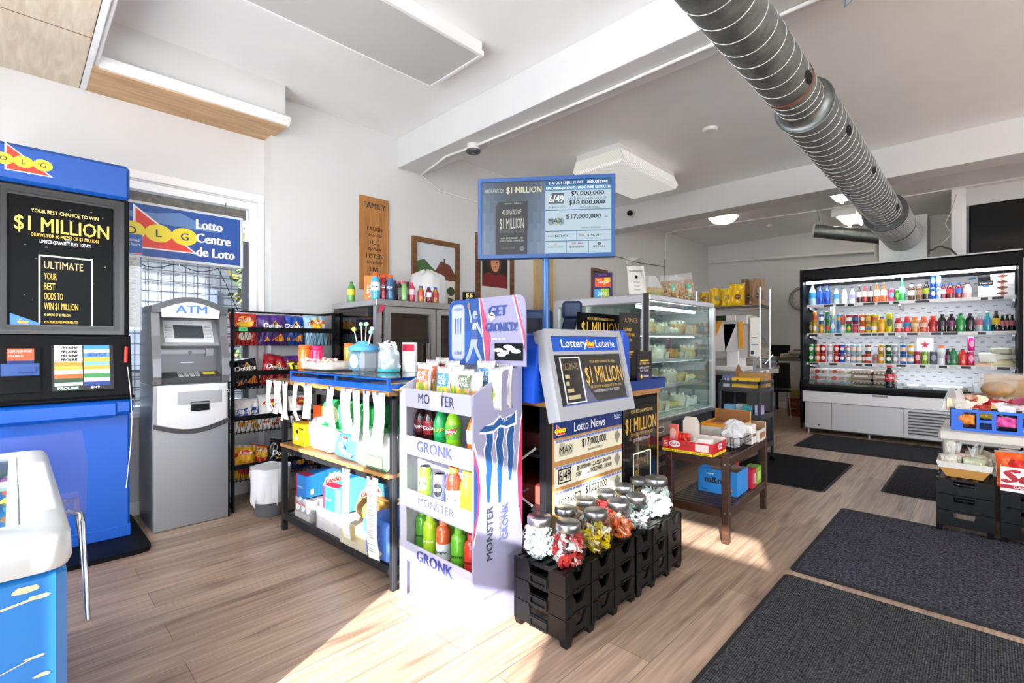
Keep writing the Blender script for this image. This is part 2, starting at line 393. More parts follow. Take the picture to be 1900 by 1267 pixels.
# dropped soffit over the window: plywood underside, white edge
def wood(name, c1, c2, sc, rough=.5, stain=0):
    m = bpy.data.materials.new(name); m.use_nodes = True; nt = m.node_tree; bb = nt.nodes['Principled BSDF']
    tc = nt.nodes.new('ShaderNodeTexCoord'); mp = nt.nodes.new('ShaderNodeMapping'); mp.inputs['Scale'].default_value = sc
    nt.links.new(tc.outputs['Object'], mp.inputs[0]); n = nt.nodes.new('ShaderNodeTexNoise'); n.inputs['Scale'].default_value = 1.0
    n.inputs['Detail'].default_value = 6; n.inputs['Distortion'].default_value = .8; nt.links.new(mp.outputs[0], n.inputs[0])
    rp = nt.nodes.new('ShaderNodeValToRGB'); rp.color_ramp.elements[0].position = .3; rp.color_ramp.elements[0].color = srgb(c1)
    rp.color_ramp.elements[1].position = .7; rp.color_ramp.elements[1].color = srgb(c2); nt.links.new(n.outputs[0], rp.inputs[0])
    src = rp.outputs[0]
    if stain:
        n2 = nt.nodes.new('ShaderNodeTexNoise'); n2.inputs['Scale'].default_value = 2.2; nt.links.new(tc.outputs['Object'], n2.inputs[0])
        r2 = nt.nodes.new('ShaderNodeValToRGB'); r2.color_ramp.elements[0].position = .4; r2.color_ramp.elements[0].color = (1, 1, 1, 1); r2.color_ramp.elements[1].position = .75; r2.color_ramp.elements[1].color = (.72, .74, .75, 1)
        nt.links.new(n2.outputs[0], r2.inputs[0]); mx = nt.nodes.new('ShaderNodeMixRGB'); mx.blend_type = 'MULTIPLY'; mx.inputs[0].default_value = stain
        nt.links.new(src, mx.inputs[1]); nt.links.new(r2.outputs[0], mx.inputs[2]); src = mx.outputs[0]
    nt.links.new(src, bb.inputs['Base Color']); bb.inputs['Roughness'].default_value = rough
    MATS[name] = m
    return m
PLY = wood('plywood', '#d2bea4', '#e8d9c2', (4, 30, 4), .55, .7)
PLY2 = wood('plywood_strip', '#b48c5e', '#d6b185', (30, 3, 4), .5, .3)
b = MB(); ZS = 2.87
b.box(XW, YF, ZS, -1.3, .30, ZS + .02, PLY); b.box(XW, YF, ZS + .02, -1.3, .30, ZC, WHITE)
b.box(XW + .02, .30, ZS - .005, -1.3, .335, ZS + .05, TRIMW, .004); b.box(XW + .02, .335, ZS + .012, -1.3, .36, ZS + .05, TRIMW, .004); b.box(XW + .02, .30, ZS - .004, -1.3, .303, ZS + .02, C('#3b2622'))
for xx in (-3.5, -2.7, -1.9): b.box(xx, YF, ZS - .001, xx + .004, .30, ZS + .001, C('#6f5b47'))
b.box(XW, .335, ZS, -3.86, 1.47, ZS + .02, PLY2); b.box(XW, .36, ZS + .02, -3.88, 1.47, ZC, WHITE)
b.box(-3.88, .36, ZS + .005, -3.835, 1.49, ZS + .07, TRIMW, .006); b.box(-3.88, .36, ZS + .035, -3.825, 1.495, ZS + .075, TRIMW, .006)
o = struct(b.build('soffit')); o['label'] = 'plywood soffit over the window'
# ---- window
b = MB(); VINYL = mat('white_vinyl', '#f2f4f6', .3)
x0, x1 = XW - .10, XW - .02
Wl = plane((XW - .06, 0, 0), (0, 1, 0), (0, 0, 1))
b.frame(Wl, WY0, WZ0, WY1, WZ1, .055, -.05, .05, VINYL); b.box(XW - .09, .36, WZ0, XW - .04, .40, WZ1, VINYL)
b.box(XW - .19, WY0, WZ0 - .02, XW + .02, WY1, WZ0 + .015, VINYL, .005)
w = struct(b.build('window_1')); w['label'] = 'window in the side wall behind the cash machine'
b = MB(); b.box(XW - .072, WY0 + .05, WZ0 + .05, XW - .068, WY1 - .05, WZ1 - .05, thin_glass('window_glass')); b.build('pane', w)
b = MB(); b.box(XW - .064, WY0 + .06, WZ1 - .14, XW - .062, WY1 - .06, WZ1 - .06, C('#77746c', .8, noise=.4, nscale=30)); b.build('shade_strip', w)
g = MB(); STEEL = mat('grille_steel', '#5b5f66', .45, .6)
yy = WY0 + .08
while yy < WY1 - .05: g.box(XW - .020, yy - .0022, .72, XW - .0155, yy + .0022, 2.0, STEEL); yy += .076
zz = .74
while zz < 2.01: g.box(XW - .0155, WY0 + .06, zz - .0022, XW - .011, WY1 - .06, zz + .0022, STEEL); zz += .076
g.box(XW - .025, WY1 - .10, .70, XW - .008, WY1 - .06, 2.02, STEEL); g.box(XW - .025, WY0 + .06, 2.0, XW - .008, WY1 - .06, 2.02, STEEL)
g.build('security_grille', w)
b = MB(); b.box(XW, WY1 + .005, .1, XW + .02, WY1 + .055, WZ1 + .009, TRIMW, .004); b.box(XW, WY0, WZ1 + .01, XW + .02, WY1 + .055, WZ1 + .07, TRIMW, .004)
struct(b.build('trim_4'))
# ---- outdoors seen through the window
b = MB(); b.box(-22, -25, -.35, XW - .35, 30, -.12, C('#3f433e', .9, noise=.3, nscale=2)); o = struct(b.build('ground_outside'))
SID = mat('pale_siding', '#44484f', .7)
b = MB(); b.box(-11, -4, -.12, -9.3, 6.4, 3.0, SID)
for i in range(18): b.box(-9.3, -4, .0 + i * .165, -9.285, 6.4, .015 + i * .165, C('#363a40', .7))
b.box(-9.3, 1.2, .8, -9.25, 2.4, 2.1, C('#5f6676', .2)); b.box(-9.3, 3.4, -.1, -9.2, 4.3, 2.0, C('#3f5a8a', .4)); b.box(-11.2, -4.2, 3.0, -9.0, 6.6, 3.15, C('#9aa0a8'))
tag(b.build('neighbour_house'), 'pale sided house seen through the window grille', 'house')
def tree(x, y, h, c1, c2, label, seed):
    rr = random.Random(seed)
    t = thing('street_tree', label, 'tree', (x, y, -.12), 0)
    k = MB(); bark = C('#6b5a4a', .9, noise=.4)
    k.tube([(0, 0, 0), (.05, .03, h * .35), (-.04, .05, h * .6), (.02, 0, h * .85)], [.16, .13, .09, .04], bark, 8)
    for i in range(5):
        a = rr.uniform(0, 6.28); k.tube([(0, 0, h * .35 + i * .25), (math.cos(a) * .7, math.sin(a) * .7, h * .5 + i * .3)], [.05, .02], bark, 6)
    k.build('trunk', t)
    k = MB(); l1, l2 = C(c1, .7), C(c2, .7)
    for i in range(3800):
        a = rr.uniform(0, 6.28); q = rr.random() ** .5 * h * .33; z = h * .62 + rr.gauss(0, 1) * h * .2
        if z < h * .15: continue
        c = Vector((math.cos(a) * q, math.sin(a) * q, z)); u = Vector((rr.gauss(0, 1), rr.gauss(0, 1), rr.gauss(0, 1))).normalized() * .06; v = u.orthogonal().normalized() * .038
        k.add([c - u, c + v, c + u, c - v], [(0, 1, 2, 3)], l1 if rr.random() < .55 else l2)
    k.build('foliage', t)
tree(-7.4, 3.3, 3.6, '#33471f', '#7d7426', 'green and yellow autumn tree beyond the window bars', 1)
tree(-14.8, 1.0, 6.6, '#2a3d22', '#4a5f30', 'tall green tree behind the pale house outside', 2)
tree(-14.8, -6.5, 6.4, '#2a3d22', '#4f6030', 'second green tree over the pale house roof outside', 3)
# ================================================================ shared printing
BLUE = C('#0b4a9c', .4); BLK = C('#0e0f12', .5, spec=.12); BLKG = C('#08090a', .3, spec=.08); GOLD = C('#f2c24a', .4); GOLD2 = C('#f7d976', .4)
RED = C('#e5331f', .4); YEL = C('#f6df2e', .4); WHT = C('#f4f4f4', .4); NAVY = C('#14306b', .35); PAPER = C('#f1efe8', .7); GREY = C('#9a9ca0', .5)
CHROME = mat('chrome', '#d9dbde', .12, 1); STL = mat('brushed_steel', '#a9abae', .32, 1, noise=.12, nscale=60)
CARD = wood('corrugated_card', '#a98a63', '#bf9f78', (6, 6, 40), .8)
FW = lambda y=0, x=0, z=0: plane((x, y, z), (1, 0, 0), (0, 0, 1))
LEFTW = R(90)      # turned to face away from the left wall
def olg(b, W, u, v, s, off=.001, dark='#21324a', letters=True):
    b.patch([(u - s * .62, v - s * .5), (u + s * 1.02, v - s * .5), (u - s * .62, v + s * .78)], W, WHT, off)
    b.patch([(u - s * .56, v - s * .46), (u + s * .90, v - s * .46), (u - s * .56, v + s * .67)], W, RED, off + .0006)
    for i, ch in enumerate('OLG'):
        c = u + (i - 1) * s * .66; b.patch(ell(c, v, s * .345, s * .27, 22), W, YEL, off + .0012)
        if letters: b.text(ch, W, c, v - s * .11, s * .22, C(dark), None, off=off + .0018, bold=.012)
def million_poster(b, W, w, h, tall=True, glow=0):
    """black lottery poster with gold lettering, w x h, origin lower-left corner"""
    b.prism(rect(0, 0, w, h), 0, .003, BLKG, W); o = .0036
    GOLD, GOLD2 = (C('#f2c24a', .4, emit=glow), C('#f7d976', .4, emit=glow)) if glow else (globals()['GOLD'], globals()['GOLD2'])  # kiosk print given its own emission, to read as backlit
    rr = random.Random(int(w * 1000))
    if tall:
        b.text('YOUR BEST CHANCE TO WIN', W, w * .52, h * .865, h * .026, GOLD2, w * .66, off=o)
        b.text('$1 MILLION', W, w * .5, h * .725, h * .105, GOLD, w * .92, off=o, bold=.008)
        b.text('DRAWS FOR 40 PRIZES OF $1 MILLION', W, w * .52, h * .685, h * .025, GOLD, w * .66, off=o)
        b.text('LIMITED QUANTITY PLAY TODAY!', W, w * .52, h * .64, h * .025, WHT, w * .5, off=o, bold=.01)
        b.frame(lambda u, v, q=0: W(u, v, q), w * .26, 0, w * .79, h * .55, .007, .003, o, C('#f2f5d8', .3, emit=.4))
        b.patch(rect(w * .275, 0, w * .775, h * .54), W, C('#15191c', .4, spec=.08), o)
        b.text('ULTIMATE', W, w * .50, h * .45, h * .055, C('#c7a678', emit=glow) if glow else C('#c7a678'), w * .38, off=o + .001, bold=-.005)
        for i, t in enumerate(('YOUR', 'BEST', 'ODDS TO', 'WIN $1 MILLION')):
            b.text(t, W, w * .31, h * (.365 - i * .075), h * .05, GOLD, w * (.12, .105, .18, .33)[i], 'L', off=o + .001)
        b.text('40 DRAWS OF $1 MILLION', W, w * .31, h * .09, h * .018, GOLD2, w * .25, 'L', off=o + .001)
        b.text('VOS MEILLEURES PROBABILITES', W, w * .31, h * .035, h * .018, GOLD, w * .33, 'L', off=o + .001)
        b.patch([(0, 0), (w * .40, 0), (0, h * .105)], W, C('#3e7fd6'), o + .0005); olg(b, W, w * .115, h * .04, w * .05, o + .001, letters=False)
        for i in range(26):
            q = w * rr.uniform(.003, .014) * (2.6 if i < 4 else 1); cu, cv = rr.uniform(.04, .96) * w, rr.uniform(.58 if i < 14 else .05, .98) * h
            b.patch(ell(cu, cv, q, q * .7, 10), W, C(rr.choice(('#5c6470', '#6f6272', '#48566b', '#857868'))), o - .0003)
    else:
        b.text('YOUR BEST CHANCE TO WIN', W, w * .5, h * .80, h * .07, GOLD2, w * .6, off=o)
        b.text('$1 MILLION', W, w * .5, h * .36, h * .38, GOLD, w * .84, off=o, bold=.004)
# ================================================================ lottery self-service kiosk
t = thing('lottery_kiosk', 'tall blue lottery kiosk with black poster screen and round-letter logo by the window', 'kiosk', (-3.75, -.096, 0), LEFTW)
b = MB(); b.prism([(-.16, -.30), (.60, -.30), (.645, -.285), (.66, -.24), (.66, .45), (-.16, .45)], 0, .028, BLK); b.build('base_plate', t)
b = MB(); BL2 = C('#0f58bc', .4)
b.box(0, .0, .028, .595, .46, .86, BL2, .012); b.box(-.004, -.012, .028, .600, .1, .10, BL2, .006); b.box(.0, -.075, .77, .605, .1, .875, BL2, .025); b.box(.02, -.085, .762, .535, -.03, .865, BL2, .02); b.build('cabinet', t)
b = MB(); Wsd = lambda u, v, off=0: Vector((off, u, v))
b.prism([(-.085, .875), (-.085, .905), (-.01, 1.245), (.42, 1.245), (.42, .875)], 0, .596, BLK, Wsd); b.box(-.004, -.1, .868, .606, .02, .898, BLK, .012); b.build('console', t)
Wc = plane((0, -.086, .905), (1, 0, 0), Vector((0, .075, .34)))      # sloping console face
b = MB(); b.prism(rect(.045, .03, .20, .28), -.005, .012, BLK, Wc); b.prism(rect(.05, .12, .195, .185), .01, .03, C('#2c4f8f'), Wc)
b.prism(rect(.072, .19, .175, .27), .01, .014, C('#e2552f'), Wc); b.prism(rect(.072, .19, .175, .205), .012, .015, NAVY, Wc)
b.text('SCAN YOUR TICKET', Wc, .123, .25, .012, WHT, .09, off=.0155); b.text('STILL $852.11', Wc, .105, .226, .01, WHT, .055, off=.0155); b.prism(rect(.115, .135, .18, .165), .025, .04, C('#23468a'), Wc)
b.build('ticket_scanner', t)
b = MB(); b.prism(rect(.243, .03, .51, .29), -.002, .006, C('#1b1c20', .2), Wc)
cols = ['#e9e9e6', '#e9e9e6', '#dcdcd8', '#e9e9e6', '#f0923a', '#f3b04a', '#d8d3cc', '#e8682c', '#2d4a35', '#cfd6cf']; cols2 = ['#3c8fd0', '#d5e4b5', '#5f95ce', '#efb04b', '#7fb2dd', '#f3a53e', '#cde0ef', '#3d8a4e', '#e9ecef', '#1f3d86']
for i in range(10):
    b.prism(rect(.255, .265 - i * .0235, .372, .288 - i * .0235), .005, .012 - i * .0006, C(cols[i]), Wc); b.prism(rect(.378, .265 - i * .0235, .492, .288 - i * .0235), .005, .012 - i * .0006, C(cols2[i]), Wc)
for i in (0, 1, 2, 3): b.text('PROLINE', Wc, .318, .268 - i * .0235, .014, BLK, .07, off=.0125, bold=.03)
b.prism(rect(.255, .03, .372, .056), .006, .014, C('#22352a'), Wc); b.text('PROLINE', Wc, .31, .036, .014, WHT, .085, off=.0145, bold=.03)
b.text('GROUP PLAY', Wc, .435, .222, .02, C('#2a66b8'), .085, off=.0125, bold=.03); b.text('6/49', Wc, .425, .036, .013, WHT, .04, off=.0145); b.build('slip_holder', t)
b = MB(); b.prism(rect(.552, .20, .582, .27), 0, .012, BLK, Wc); b.build('pen_holder', t)
b = MB(); b.cyl(Wc(.566, .18, .02), Wc(.570, .275, .028), .009, RED, 8); b.build('red_pen', t)
b = MB()
pts = []
for i in range(22):
    q = i / 21; pts.append((.57 + .03 * math.sin(q * 3.1) - q * .05, -.10 - .05 * math.sin(q * 3.1) - .33 * q ** 2.4, 1.06 - .64 * q + .0 * q))
b.tube(pts, .0022, WHT, 5); b.build('pen_cord', t)
b = MB(); b.box(0, 0, 1.245, .592, .40, 2.07, BLK, .006); W = FW(0)
b.frame(W, .012, 1.252, .565, 2.055, .05, 0, .012, C('#1d1d22', .25)); b.frame(W, .05, 1.275, .54, 2.04, .02, 0, .018, C('#0b0b0d', .3)); b.build('poster_frame', t)
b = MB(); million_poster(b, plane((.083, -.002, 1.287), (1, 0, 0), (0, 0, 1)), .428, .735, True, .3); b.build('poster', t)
b = MB(); b.box(-.003, -.012, 2.07, .594, .42, 2.279, BLUE, .018); b.build('header', t)
b = MB(); olg(b, FW(-.013), .135, 2.185, .115); b.build('logo', t)
# prize report booklet hanging on the kiosk's side
t = thing('prize_report', 'unclaimed prize report list in a clear hanging sleeve beside the kiosk', 'notice', (-3.95, .505, 1.285), LEFTW)
b = MB(); b.box(-.03, 0, .49, .085, .006, .625, C('#1a5cae')); b.text('Unclaimed', FW(-.001), .03, .578, .018, WHT, .075); b.text('Prize Report', FW(-.001), .03, .55, .018, WHT, .085); b.patch(rect(-.025, .495, .0, .505), FW(-.001), RED); b.patch(rect(.05, .495, .08, .505), FW(-.001), RED); b.build('header_card', t)
b = MB(); b.box(-.012, .002, .02, .072, .005, .49, PAPER)
for i in range(60): b.patch(rect(-.006, .03 + i * .0075, random.uniform(.03, .065), .033 + i * .0075), FW(.0015), C('#b9b4a8'))
b.box(.076, .002, .03, .08, .005, .48, C('#3c62b8')); b.build('list_sheet', t)
b = MB(); b.box(-.03, -.004, 0, .085, -.002, .5, thin_glass('clear_sleeve', '#f4f6f8')); b.build('sleeve', t)
# ================================================================ cash machine
t = thing('atm', 'grey cash machine with blue letters on its arched top under the window', 'cash machine', (-3.75, .611, 0), LEFTW)
AG = mat('atm_grey_metal', '#919397', .36, .7, noise=.06, nscale=90); AL = C('#c4c6ca', .3, metal=.5); AD = C('#4b4d52', .35, metal=.5); AM = C('#74767b', .35, metal=.6)
b = MB(); b.box(0, 0, 0, .432, .44, .935, AG, .006); b.box(.425, -.004, .0, .436, .1, .935, BLK, .002); b.build('lower_cabinet', t)
b = MB(); n = 14
low = [(.02 + .392 * i / n, .70 - .05 * math.sin(PI * i / n) - .012) for i in range(n + 1)]
b.prism(low + [(.412, .93), (.02, .93)], .0, .014, AL, FW()); lo2 = [(.005 + .42 * i / n, .695 - .052 * math.sin(PI * i / n) - .012) for i in range(n + 1)]
b.prism([(p[0], p[1] - .024) for p in lo2] + [(p[0], p[1] + .004) for p in lo2[::-1]], 0, .022, C('#2a2b2e', .3), FW())
b.prism(rect(.13, .80, .385, .885), .013, .016, C('#8f9196', .3, metal=.6), FW()); b.prism(rect(.205, .755, .305, .815), .013, .034, BLK, FW()); b.box(.2, -.04, .80, .31, -.01, .812, AM, .003); b.build('dispenser_panel', t)
b = MB(); b.patch(rect(.15, .633, .172, .645), FW(-.002), YEL); b.build('sticker', t)
b = MB(); b.cyl((.415, -.006, .875), (.415, -.02, .875), .011, CHROME, 12); b.cyl((.415, -.02, .875), (.415, -.022, .875), .005, BLK, 8); b.build('lock', t)
b = MB()
side = [(.0, .935), (-.012, .985), (.0, 1.10), (.035, 1.25), (.055, 1.40), (.08, 1.445), (.42, 1.445), (.44, .935)]
b.prism(side, 0, .045, AM, Wsd); b.prism(side, .387, .432, AM, Wsd)
out = [(.0, 1.40)] + [(.432 * i / n, 1.44 + .068 * math.sin(PI * i / n)) for i in range(n + 1)] + [(.432, 1.40)]
Wt = FW(.05); b.prism(out, -.38, .018, AD, Wt); b.box(.02, .28, .94, .412, .44, 1.45, AM); b.build('hood', t)
b = MB(); hd = [(.055, 1.37)] + [(.05 + .332 * i / n, 1.422 + .05 * math.sin(PI * i / n)) for i in range(n + 1)] + [(.377, 1.37)]
Wh = FW(.05); b.prism(hd, .0, .022, C('#d9dce0', .3), Wh); b.text('ATM', Wh, .217, 1.40, .05, C('#1c6fd2', .3), .175, off=.0235, bold=.015); b.build('header_sign', t)
Ws = plane((.045, .06, 1.185), (1, 0, 0), (0, .10, .19))
b = MB(); b.prism(rect(0, 0, .342, .205), -.12, .0, C('#a7a9ad', .3, metal=.4), Ws); b.prism(rect(.03, .02, .312, .185), 0, .008, C('#c9ccd1', .3), Ws); b.text('systems', Ws, .17, .165, .01, AD, .05, off=.009)
for i in range(4):
    b.prism(rect(.038, .055 + i * .025, .075, .068 + i * .025), .006, .014, AL, Ws); b.prism(rect(.262, .055 + i * .025, .30, .068 + i * .025), .006, .014, AL, Ws)
b.build('screen_bezel', t)
b = MB(); b.prism(rect(.085, .05, .255, .15), .004, .010, C('#3f4448', .1), Ws); b.build('screen', t)
Wk = plane((.045, .005, .975), (1, 0, 0), (0, .10, .035))
b = MB(); b.box(.045, .10, 1.0, .387, .28, 1.19, C('#5b5d61', .35, metal=.5)); b.prism(rect(0, 0, .342, .11), -.05, 0, C('#56585c', .4, metal=.4), Wk)
b.prism(rect(.06, 1.13, .36, 1.155), -.10, -.085, AM, FW()); b.cyl((.22, .088, 1.14), (.22, .082, 1.14), .012, AD, 10); b.prism(rect(.31, 1.115, .355, 1.165), -.10, -.075, AM, FW()); b.prism(rect(.17, 1.07, .24, 1.075), -.1, -.096, AL, FW()); b.build('card_recess', t)
b = MB()
for i in range(4):
    for j in range(3): b.prism(rect(.10 + i * .032, .018 + j * .026, .124 + i * .032, .037 + j * .026), 0, .006, AL, Wk)
b.build('keypad', t)
b = MB(); b.prism(rect(.245, .045, .315, .085), 0, .002, C('#d8c52f'), Wk); b.build('notice_label', t)
# ================================================================ hanging lottery sign in the window
t = thing('hanging_sign', 'blue and white lottery centre sign hung inside the window', 'sign', (-4.2, .15, 1.79), LEFTW)
b = MB(); b.box(0, 0, 0, 1.12, .035, .40, C('#d5d7da', .4), .006); b.build('case', t)
b = MB(); W = FW(-.001); b.patch(rect(.02, .02, 1.095, .38), W, BLUE); b.patch([(.02, .31), (.55, .33), (.70, .36), (.95, .25), (.6, .26), (.3, .30)], W, C('#5f86bd'), .0012); b.patch([(.75, .02), (1.095, .02), (1.095, .15), (.9, .14)], W, C('#0f4596'), .0012)
olg(b, W, .57, .19, .235, .002); 
for i, s_ in enumerate(('Lotto', 'Centre', 'de Loto')): b.text(s_, W, .80, .265 - i * .102, .068, WHT, (.17, .225, .255)[i], 'L', off=.003, bold=.03)
b.build('face', t)
b = MB(); b.tube([(1.0, .015, .40), (1.0, .015, .50)], .003, STEEL, 5); b.tube([(.15, .015, .40), (.15, .015, .50)], .003, STEEL, 5); b.build('chain', t)
# string of fairy lights draped across the grille
b = MB(); pts = [(-4.255 + .018, .55 + i * .05, 1.79 - .05 * abs(math.sin(i * .55)) - (.0 if i < 11 else (i - 11) * .10)) for i in range(17)]
b.tube(pts, .003, BLK, 5)
for i in range(0, 17, 2): b.ball((pts[i][0] + .004, pts[i][1], pts[i][2] - .008), .006, C('#d8d8c8', .2), 6, 4)
tag(b.build('string_light'), 'dark string of fairy lights drooping across the window grille', 'string light')
# ================================================================ snack rack and crisp bags
RKX = -3.8
t = thing('snack_rack', 'black wire snack rack of crisp bags between the cash machine and the steel fridge', 'rack', (RKX, 1.075, 0), LEFTW)
b = MB()
for x in (0, .74):
    for y in (0, .27): b.box(x, y, 0, x + .018, y + .018, 1.45, BLK)
    b.box(x, .0, 1.43, x + .018, .288, 1.448, BLK); b.box(x, .0, .03, x + .018, .288, .05, BLK)
b.box(0, .27, 1.43, .758, .288, 1.448, BLK); b.build('frame', t)
RZ = (1.30, .985, .665, .32)
for z in RZ:
    b = MB(); b.box(.012, -.014, z - .018, .748, -.004, z + .018, BLK, .002)
    zb = z - .115
    for i in range(26):
        x = .02 + i * .029; b.tube([(x, -.004, z - .01), (x + .012, .01, zb), (x + .006, .27, zb - .0)], .0018, BLK, 4, cap=False); b.tube([(x + .012, .01, zb), (x + .027, -.004, z - .01)], .0018, BLK, 4, cap=False)
    for y in (.06, .14, .22): b.tube([(.012, y, zb), (.75, y, zb)], .002, BLK, 4, cap=False)
    for q in (.04, .09): b.tube([(.012, .275, zb + q), (.75, .275, zb + q)], .002, BLK, 4, cap=False)
    b.build('wire_shelf', t)
b = MB(); b.box(.04, -.017, 1.288, .095, -.0145, 1.316, C('#3fae5a')); b.text('3.99', FW(-.0172), .067, 1.296, .012, BLK); b.build('price_tag', t)
def bag_surface(w, h, d, seed, full=1.0):
    rr = random.Random(seed); ph = [rr.uniform(0, 6.28) for _ in range(6)]
    def pos(u, v, off=0, sgn=-1):
        a = max(-1, min(1, 2 * u / w)); q = max(0, min(1, v / h))
        pr = (1 - abs(a) ** 3.2) ** .8 * max(0, math.sin(PI * q)) ** .55
        wr = .010 * math.sin(9 * a + ph[0] + 5 * q) * (1 - pr * .5) + .006 * math.sin(17 * q + ph[1] + 4 * a) + .005 * math.sin(13 * a - 11 * q + ph[2])
        wr *= min(1, 6 * min(q, 1 - q)) * min(1, 4 * (1 - abs(a)))
        x = u * (1 - .07 * math.sin(PI * q)); edge = .003 * math.sin(40 * a) * (1 if q > .9 or q < .1 else 0)
        return Vector((x, sgn * (d / 2 * pr * full + wr * (d / .08)) + edge + (off * sgn), v))
    return pos
def snack_bag(label, loc, rz, w, h, d, base, decor, lean=0, roll=0, seed=1, group='crisp bags on the wire rack', back=None, name='crisp_bag', cat='crisp bag'):
    t = thing(name, label, cat, loc, 0, group); t.rotation_euler = Matrix.Rotation(rz, 3, 'Z').to_euler()
    M = Matrix.Rotation(rz, 3, 'Z') @ Matrix.Rotation(lean, 3, 'X') @ Matrix.Rotation(roll, 3, 'Y'); t.rotation_euler = M.to_euler()
    S = bag_surface(w, h, d, seed); b = MB(); bm_ = C(base, .22)
    b.grid(lambda u, v: S((u - .5) * w, v * h), 18, 16, bm_); b.grid(lambda u, v: S((u - .5) * w, v * h, 0, 1), 18, 16, C(back or base, .22), flip=True)
    b.build('pouch', t)
    b = MB(); decor(b, lambda u, v, off=0: S(u, v, off)); b.build('print', t)
    b = MB(); b.grid(lambda u, v: S((u - .5) * w, h * .955 + v * h * .045, .0012), 18, 1, C('#c9ccd2', .2, metal=.6)); b.build('seal', t)
    return t
def d_lays(main, word='Lays', sub='#d8442b'):
    def f(b, S, w=.19, h=.24):
        b.patch(ell(0, .165, .062, .045, 20), S, C('#f2b92d'), .002, 5); b.patch([(-.075, .150), (-.03, .175), (.03, .18), (.075, .165), (.07, .19), (.02, .205), (-.04, .20), (-.07, .18)], S, C('#cf2a26'), .003, 4)
        b.text(word, S, 0, .172, .026, WHT, .085, off=.0045, bold=.02, shear=.15)
        b.patch(ell(.0, .06, .055, .03, 16), S, C(main), .002, 4); b.text('Potato Chips', S, 0, .115, .011, C(sub), .08, off=.003)
    return f
def d_dori(chip='#e8932e', word='Doritos'):
    def f(b, S, w=.2, h=.24):
        b.patch([(-.05, .10), (.055, .115), (.015, .185)], S, C('#e0a32c'), .002, 4); b.patch([(-.04, .107), (.04, .119), (.012, .172)], S, C('#2a2622'), .003, 4)
        b.text(word, S, 0, .125, .034, WHT, .15, off=.0045, bold=.02, shear=.12); b.patch([(-.02, .03), (.07, .02), (.055, .085)], S, C(chip, .5), .002, 4); b.patch([(-.075, .02), (-.03, .03), (-.05, .06)], S, C(chip, .5), .002, 3)
    return f
def d_takis(b, S):
    b.text('Takis', S, -.005, .115, .055, C('#d9e021'), .16, off=.004, bold=.03, shear=-.05); b.patch([(-.09, .04), (.08, .03), (.09, .075), (-.08, .095)], S, C('#d2601f'), .002, 4); b.text('FUEGO', S, .02, .055, .016, WHT, .07, off=.004)
    b.patch([(-.1, .19), (.1, .185), (.1, .235), (-.1, .235)], S, C('#5b2a86'), .002, 4)
def d_cheetos(b, S):
    b.patch(ell(.0, .185, .085, .035, 20), S, C('#b91d20'), .002, 5); b.text('Cheetos', S, 0, .172, .034, C('#f3c72b'), .14, off=.0045, bold=.03, shear=.1); b.text('KETCHUP', S, .01, .145, .014, C('#c02a22'), .08, off=.003)
    for i in range(5):
        q = [(-.06, .05), (-.02, .085), (.03, .06), (.06, .10), (.0, .03)][i]; b.patch(ell(q[0], q[1], .03, .011, 10), S, C('#c8521f'), .002, 2)
def d_ruff(b, S):
    b.patch([(-.09, .10), (.09, .12), (.09, .175), (-.09, .16)], S, C('#28479d'), .002, 4); b.text('Ruffles', S, 0, .125, .03, WHT, .14, off=.0045, bold=.03, shear=.2)
    for q in ((-.04, .05), (.03, .07), (.05, .03)): b.patch(ell(q[0], q[1], .032, .02, 12), S, C('#d89a3b'), .002, 3)
RX = lambda y: RKX - y
def onrack(label, yl, shelf, base, decor, w=.19, h=.245, d=.085, dy=.10, lean=-.22, roll=0, seed=1, back=None):
    return snack_bag(label, (RX(dy), 1.075 + yl, RZ[shelf] - .112), LEFTW, w, h, d, base, decor, lean, roll, seed, back=back)
onrack('red and white potato crisp bag beside the green price tag', .11, 0, '#c2342b', d_lays('#e9dfd0'), seed=2, lean=-.15)
onrack('purple tortilla chip bag on the rack top shelf', .315, 0, '#4a2a78', d_dori(), w=.225, seed=3)
onrack('deep blue tortilla chip bag next to the purple one', .47, 0, '#1747a3', d_dori(), w=.18, seed=4, dy=.115, roll=.05)
onrack('pale blue crisp bag with yellow sun, back of the top shelf', .585, 0, '#7db6df', d_lays('#7db6df'), w=.18, seed=6, dy=.19, roll=-.08)
onrack('pale blue potato crisp bag at the fridge end of the top shelf', .645, 0, '#9ccbe8', d_lays('#9ccbe8'), w=.19, seed=5, dy=.085)
onrack('black tortilla chip bag with orange chip on second shelf', .135, 1, '#15161b', d_dori('#e07b26'), w=.19, h=.22, seed=7, roll=-.12)
onrack('dark red tortilla chip bag tilted on second shelf', .305, 1, '#9e1826', d_dori('#ee7a22'), w=.20, h=.25, seed=8, roll=.22)
onrack('orange brown rolled tortilla bag with lime letters', .50, 1, '#6b3320', d_takis, w=.22, h=.23, seed=9)
onrack('second lime lettered bag, half behind the candy tray', .645, 1, '#5a2b20', d_takis, w=.18, h=.22, seed=10, dy=.14)
onrack('white puffed corn snack bag with orange swirls on third shelf', .13, 2, '#e7e4e2', d_ruff, w=.20, seed=11)
onrack('white and red cheese puff bag with yellow letters', .32, 2, '#e9e6e4', d_cheetos, w=.22, h=.27, seed=12)
onrack('second white cheese puff bag behind the shelf leg', .54, 2, '#e0dcd8', d_cheetos, w=.20, seed=13)
onrack('yellow and red potato crisp bag on the lowest shelf', .10, 3, '#d8a21f', d_lays('#c8332b'), w=.17, h=.24, seed=14, roll=.12)
onrack('red crisp bag squeezed between yellow and black bags', .20, 3, '#c83a1e', d_lays('#e0902a'), w=.16, h=.23, seed=15, roll=.3, dy=.16)
